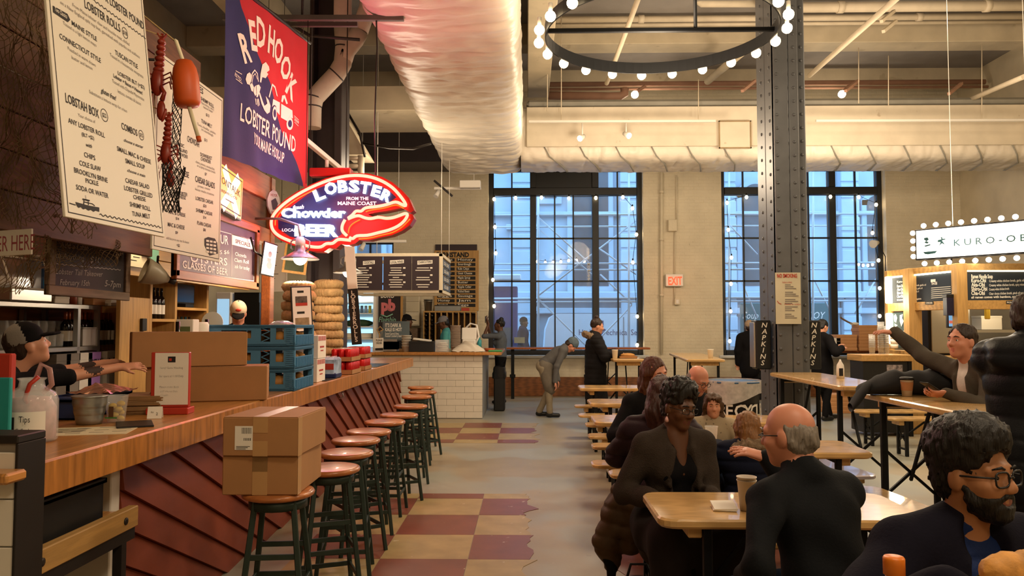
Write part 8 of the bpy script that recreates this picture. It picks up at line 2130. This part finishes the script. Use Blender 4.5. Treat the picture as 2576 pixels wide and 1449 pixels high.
# 15-17 child, bald man, blond child
person('girl with wavy brown hair in a beige dotted jacket facing the camera', (1.4, 5.85), 172, .74, pz=.63, head=(0, 4, 0), legs='sit', armL=(1.5, 5.55, .7), armR=(1.3, 5.55, .72), skin='fair', hair=('girl', hairm('lightbrown', '4a3018'), .12), top=dict(m=mat('cloth_beige_dots', '9a8a70', .85, var=.05, spots=(('4a3d30', 45, .64, .8),)), o=.025, A=.006, n='jacket'), bottom=M_jean, vox=.0075)
c = person('bald man with glasses in dark clothes bowing his head behind the girl', (1.3, 6.38), 205, .96, pz=.53, lean=14, head=(12, 25, 0), legs='sit', skin='pink', hair=('bald', HGR), top=dict(m=M_blk, o=.02, n='sweater'), bottom=M_blk, vox=.0085); glasses(c, M_plblk, .024, .018)
person('blond child in a navy coat with fur-edged hood seated with back turned', (1.3, 4.58), 5, .74, pz=.63, head=(-8, 4, 0), legs='sit', armL=(1.2, 4.92, .78), armR=(1.42, 4.92, .78), skin='fair', hair=('long', hairm('blond', '7d5228'), .06), top=dict(m=M_nav, o=.045, puff=.012, seg=.07, fur='6b5f50', n='coat', hem=.08), bottom=M_jean, vox=.0085, face=False)
# 18-19 people by the far window
person('person in a beige knit hat and black coat at the window left of the column', (4.45, 15.5), -10, .96, skin='fair', hair=('short', HB, 0, beanie(cloth('beige_hat', 'a58f78'))), top=dict(m=M_blk, o=.04, hem=.2, n='coat'), bottom=M_blk, vox=.014, face=False)
person('person in a long black coat looking at a phone right of the column', (4.86, 12.8), -70, .97, head=(0, 25, 0), armL=(5.15, 12.95, 1.2), armR=(5.12, 12.65, 1.18), skin='fair', hair=('short', HBK), top=dict(m=M_blk, o=.03, hem=.25, n='coat'), bottom=M_blk, vox=.013, legs=(((-.1, .1, .48), (.1, .02, .49)), ((-.1, .22, .09), (.1, -.05, .09))))
# padded jacket left on the bench
S_ = SD(.011)
for (a, b, ra, rb) in (((0, 0, .5), (.18, .02, .5), .1, .11), ((-.02, -.05, .5), (-.1, -.1, .28), .1, .1), ((-.08, -.1, .3), (-.06, -.1, .14), .1, .06), ((.1, -.1, .48), (.06, -.13, .26), .1, .08), ((.02, .06, .62), (.16, .0, .62), .06, .05), ((-.02, .02, .6), (.1, -.06, .56), .06, .06)): S_.cap([x * .8 for x in a], [x * .8 for x in b], ra * .78, rb * .78, k=.04)
t = thing('padded_jacket', 'olive-brown padded jacket draped over the bench end beside the aisle', 'jacket', (.53, 4.5, .1))
S_.build('body', cloth('olive', '4a3826', .55), t, disp=folds(.01, 1.3, 1, .012, (.2, .1, 1), .08)); S_ = SD(.011); S_.cap((-.07, -.1, .18), (-.04, -.1, -.06), .045, .012, k=.02); S_.build('scarf', M_blk, t, disp=folds(.006, 2))
t = thing('shoulder_bag', 'dark rounded bag on the floor beside the bench', 'bag', (.62, 4.36, 0)); S_ = SD(.011); S_.ell((0, 0, .08), (.1, .09, .085)); S_.build('body', cloth('bag', '3a2620', .5), t, disp=folds(.005, 2)); MB().tube([(-.07, 0, .13), (-.04, .02, .22), (.05, .02, .22), (.08, 0, .13)], .008, 6).build('strap', M_plblk, t)
# ================================================================== the street outside
M_fac = mat('facade_stone', 'a9bac6', .9, var=.08, sc=1.5); M_facd = mat('facade_recess', '8596a2', .9, var=.1); M_fwin = mat('far_window', '3f4a52', .2, var=.2, sc=2)
struct(MB().bb(-14, 26, 17.7, 40, -.5, -.3).build('trim_3', mat('asphalt', '4f5357', .9, var=.1)))
YF = 26.0
fb_ = thing('stone_building', 'grey stone building across the street seen through the tall windows', 'building', (4, YF, -.3))
MB().bb(-8, 22, YF, YF + 1, -.3, 16).build('facade', M_fac, fb_, world=True)
MB().bb(-8, 22, YF - .1, YF, -.3, 2.7, .03).build('base_course', M_facd, fb_, world=True)
def fx(px): return W(px, 700, YF).x
def fz(py): return W(1400, py, YF).z
for (a, b) in ((1290, 1335), (1560, 1602), (1820, 1845), (2110, 2152)):
    MB().bb(fx(a), fx(b), YF - .35, YF, -.3, 16, .02).build('pilaster', M_fac, fb_, world=True)
    for k in range(22):
        z = .3 + k * .55
        MB().bb(fx(a) - .02, fx(b) + .02, YF - .4, YF - .3, z, z + .46, .02).build('stone_course', M_fac, fb_, world=True)
for (z0, z1, d) in ((fz(752), fz(735), .5), (fz(545), fz(535), .25), (fz(790), fz(775), .3)): MB().bb(-8, 22, YF - d, YF, z0, z1, .03).build('cornice', M_fac, fb_, world=True)
for (a, b, c, d, arch) in ((1296, 1330, 720, 595, 0), (1370, 1400, 500, 440, 0), (1440, 1530, 720, 420, 1), (1866, 1935, 720, 500, 1), (2180, 2230, 720, 520, 1), (2040, 2095, 900, 770, 0), (1300, 1330, 900, 800, 0), (700, 760, 720, 560, 0), (900, 960, 720, 560, 0)):
    x0, x1, z0, z1 = fx(a), fx(b), fz(c), fz(d)
    f = MB().bb(x0 - .18, x1 + .18, YF - .14, YF, z0 - .2, z1 + .2, .02).build('window_surround', M_fac, fb_, world=True)
    MB().bb(x0, x1, YF - .16, YF - .13, z0, z1).build('glass', M_fwin, f)
    if arch:
        r = (x1 - x0) / 2; q = [((x0 + x1) / 2 + (r + .18) * math.cos(k * PI / 12), z1 + (r + .18) * math.sin(k * PI / 12)) for k in range(13)]
        MB(M(((1, 0, 0, 0), (0, 0, -1, YF), (0, 1, 0, 0), (0, 0, 0, 1)))).prism(q, 0, .14).build('arch', M_fac, fb_, world=True)
        q = [((x0 + x1) / 2 + r * math.cos(k * PI / 12), z1 + r * math.sin(k * PI / 12)) for k in range(13)]; MB(M(((1, 0, 0, 0), (0, 0, -1, YF), (0, 1, 0, 0), (0, 0, 0, 1)))).prism(q, .1, .165).build('arch_glass', M_fwin, fb_, world=True)
    else: MB().bb(x0 - .3, x1 + .3, YF - .35, YF, z1 + .2, z1 + .38, .02).build('lintel', M_fac, fb_, world=True)
for (a, b, tx) in ((1862, 1912, 'soup\n$5'), (2000, 2088, 'ENJOY')):
    x0, x1 = W(a, 800, 22).x, W(b, 800, 22).x
    t = thing('shop_board', 'teal shop board standing across the street, %s the column' % ('left of' if a < 1950 else 'right of'), 'sign', ((x0 + x1) / 2, 22, -.3)); MB().bb(x0 - (x0 + x1) / 2, (x1 - x0) / 2, -.05, .05, 1.0, W(a, 762, 22).z + .3, .02).build('panel', flat('shop_teal', '1f5f66', .6), t); MB().bb(x0 - (x0 + x1) / 2 + .1, (x1 - x0) / 2 - .1, -.04, .04, 0, 1.0).build('base', M_fwin, t)
    MB(M.Translation((0, -.055, 2.05)) @ M.Rotation(PI / 2, 4, 'X')).text(tx if '\n' not in tx else 'Soup', 0, 0, .28, xs=.8, shear=.3).build('lettering', M_paper, t)
# scaffolding: each standard, ledger and brace a part
sc = thing('scaffolding', 'silver tube scaffolding standing between the windows and the street', 'scaffolding', (3, 19.6, -.3))
M_tube = flat('scaffold_tube', 'c2ccd4', .35, metal=.5)
YS = 19.6
def st_(a, b, r=.028, dy=0, n='tube'): MB().cyl(W(*a, YS + dy), W(*b, YS + dy), r, n=8).build(n, M_tube, sc, world=True)
for (px) in (1354, 1582, 1834, 2045, 2226): st_((px, 990), (px, 380), .032, n='standard')
for py in (541, 571, 664, 680, 751, 760): st_((1240, py), (2240, py - 4), .024, .1 if py in (571, 680) else 0, 'ledger')
for (a, b) in (((1352, 545), (1480, 660)), ((1360, 580), (1500, 700)), ((1352, 745), (1600, 555)), ((1600, 690), (1500, 620)), ((1352, 750), (1485, 880)), ((1590, 768), (1480, 880)), ((1510, 690), (1590, 765)), ((1862, 700), (1905, 800)), ((2046, 700), (2090, 785)), ((2205, 700), (2150, 790)), ((1830, 560), (1905, 640))): st_(a, b, .022, .05, 'brace')
# van
vx0 = W(1368, 820, 22.5).x
M_van = mat('van_white', 'cfdbe4', .3, var=.03)
t = thing('van', 'white delivery van parked across the street with dark blue lettering', 'van', (vx0 + 2.6, 23.2, -.3))
prof = [(-2.6, .45), (-2.6, 1.1), (-2.55, 1.75), (-2.42, 2.1), (-2.25, 2.2), (1.6, 2.2), (2.0, 2.05), (2.6, 1.3), (3.3, 1.1), (3.4, .45)]
MB(M(((1, 0, 0, 0), (0, 0, -1, .9), (0, 1, 0, 0), (0, 0, 0, 1)))).prism(prof, 0, 1.8).build('body', M_van, t)
for x in (-1.7, 2.3): 
    for y in (-.85, .8): MB().cyl((x, y - .12, .36), (x, y + .12, .36), .36, n=20).build('wheel', M_plblk, t)
m = M.Translation((0, -.905, 0)) @ M.Rotation(PI / 2, 4, 'X')
MB(m).text('Harbor Technical Services', -1.59, 1.58, .24, 'L', xs=.85).build('lettering', flat('van_blue', '2a3f6d'), t)
mb = MB(m); mb.bb(-1.05, -.9, 1.35, 1.75, 0, .005); mb.bb(-1.12, -.83, 1.7, 1.76, 0, .005); mb.bb(-1.08, -.88, 1.82, 2.0, 0, .005); mb.bb(-1.04, -.92, 1.0, 1.35, 0, .005); mb.build('figure_mark', flat('van_blue', '2a3f6d'), t)
for k in range(2): MB(m).tube([(-1.9, 1.45 - k * .02, .01), (-1.5, 1.15, .01), (-.9, .95 + k * .01, .01)], .012, 6).build('swoosh', flat('van_grey', '8fa3b3'), t)
MB().bb(-2.62, -2.3, -.92, -.6, .75, 1.05, .04).build('tail_lamp', flat('tail_red', '9c2018', .3), t); MB().bb(-2.66, -2.5, -.8, .8, .35, .5, .03).build('bumper', M_fwin, t)
for x in (-.3, 1.2): MB(m).bb(x - .008, x + .008, .5, 2.1, 0, .006).build('door_gap', M_fwin, t)
# kiosk with passer-by, bicycles
x0, x1 = W(1240, 800, 21).x, W(1290, 800, 21).x
t = thing('food_kiosk', 'dark blue street kiosk left of the van', 'kiosk', ((x0 + x1) / 2, 21.4, -.3)); MB().bb(-.45, .4, -.3, .4, 0, W(1260, 720, 21).z + .3, .02).build('body', flat('kiosk_navy', '27346b', .5), t); MB().bb(-.5, .5, -.5, .45, W(1260, 705, 21).z + .3, W(1260, 690, 21).z + .3, .03).build('roof', M_van, t); MB().bb(-.3, .25, -.32, -.3, 1.2, 1.8).build('hatch', M_fwin, t)
person('passer-by in a knit cap and dark jacket standing on the street', (W(1316, 800, 20.6).x, 20.6), -100, 1.03, z0=-.3 + .3, skin='brown', hair=('short', HBK, 0, beanie(M_blk)), top=dict(m=M_nav, o=.04, hem=.1, n='jacket'), bottom=M_jean, vox=.016, face=False)
struct(MB().bb(-14, 26, 17.7, 21.2, -.3, .0).build('trim_4', mat('pavement', '7d8388', .9, var=.08)))
for k, px in enumerate((1850, 1905)):
    t = thing('bicycle', ('bicycle locked outside the window left of the column, left of two', 'bicycle locked outside the window left of the column, right of two')[k], 'bicycle', (W(px, 850, 19).x, 19.0, 0), .6)
    for x in (-.5, .5): MB().lathe([(.31, -.018), (.335, -.01), (.335, .01), (.31, .018)], (x, 0, .34), 28, R=M.Rotation(PI / 2, 3, 'X')).build('wheel', M_plblk, t)
    for (a, b) in (((-.5, 0, .34), (-.1, 0, .34)), ((-.1, 0, .34), (-.22, 0, .85)), ((-.2, 0, .8), (.36, 0, .82)), ((-.1, 0, .34), (.38, 0, .75)), ((.5, 0, .34), (.34, 0, .95)), ((-.5, 0, .34), (-.2, 0, .8))): MB().cyl(a, b, .018, n=8).build('tube', M_tube, t)
    MB().bb(-.34, -.1, -.06, .06, .86, .9, .02).build('saddle', M_plblk, t); MB().tube([(.28, -.25, .98), (.34, 0, 1.0), (.28, .25, .98)], .014, 6).build('handlebar', M_plblk, t)
tag(MB().bb(W(1293, 860, 16.95).x, W(1320, 860, 16.95).x, 17.18, 17.2, W(1300, 864, 16.95).z, W(1300, 849, 16.95).z).build('window_card', mat('card_grey', '9aa39a', .6)), 'small grey card standing in the first tall window', 'card')
for k, (py, a, b) in enumerate(((658, 1352, 1470), (665, 2160, 2230))):
    pts = [W(a + (b - a) * i / 6, py + 3 * math.sin(i), 21) for i in range(7)]
    string_lights(5 + k, pts, ('bulb string across the street seen through the first window', 'bulb string across the street seen through the window behind the column')[k])
t = thing('window_lettering', 'vertical white letters on the mullion side of the first window', 'sign', W(1481, 640, 17.33)); mb = MB(M.Translation((0, 0, 0)) @ M.Rotation(PI / 2, 4, 'X'))
for k, ch in enumerate('225 MOMZZZ'): mb.text(ch, 0, .05 - k * .075 + .0, .09, xs=-.9, bold=.02)
mb.build('letters', M_paper, t); MB().bb(-.05, .05, .002, .006, -.75, .15).build('backing', M_glass, t)

# settle: things that stand on a surface rest a hair above it
for o in C.objects:
    if o.parent is None and o.get('category') in ('bottle', 'glass', 'cup', 'tub', 'bread', 'box', 'jar', 'can', 'cups', 'bowl', 'bucket', 'tray', 'paper', 'card', 'coat', 'mat', 'bin', 'screen', 'cloth', 'bottles', 'post', 'jug', 'case', 'pans', 'phone'): o.location.z += .0015
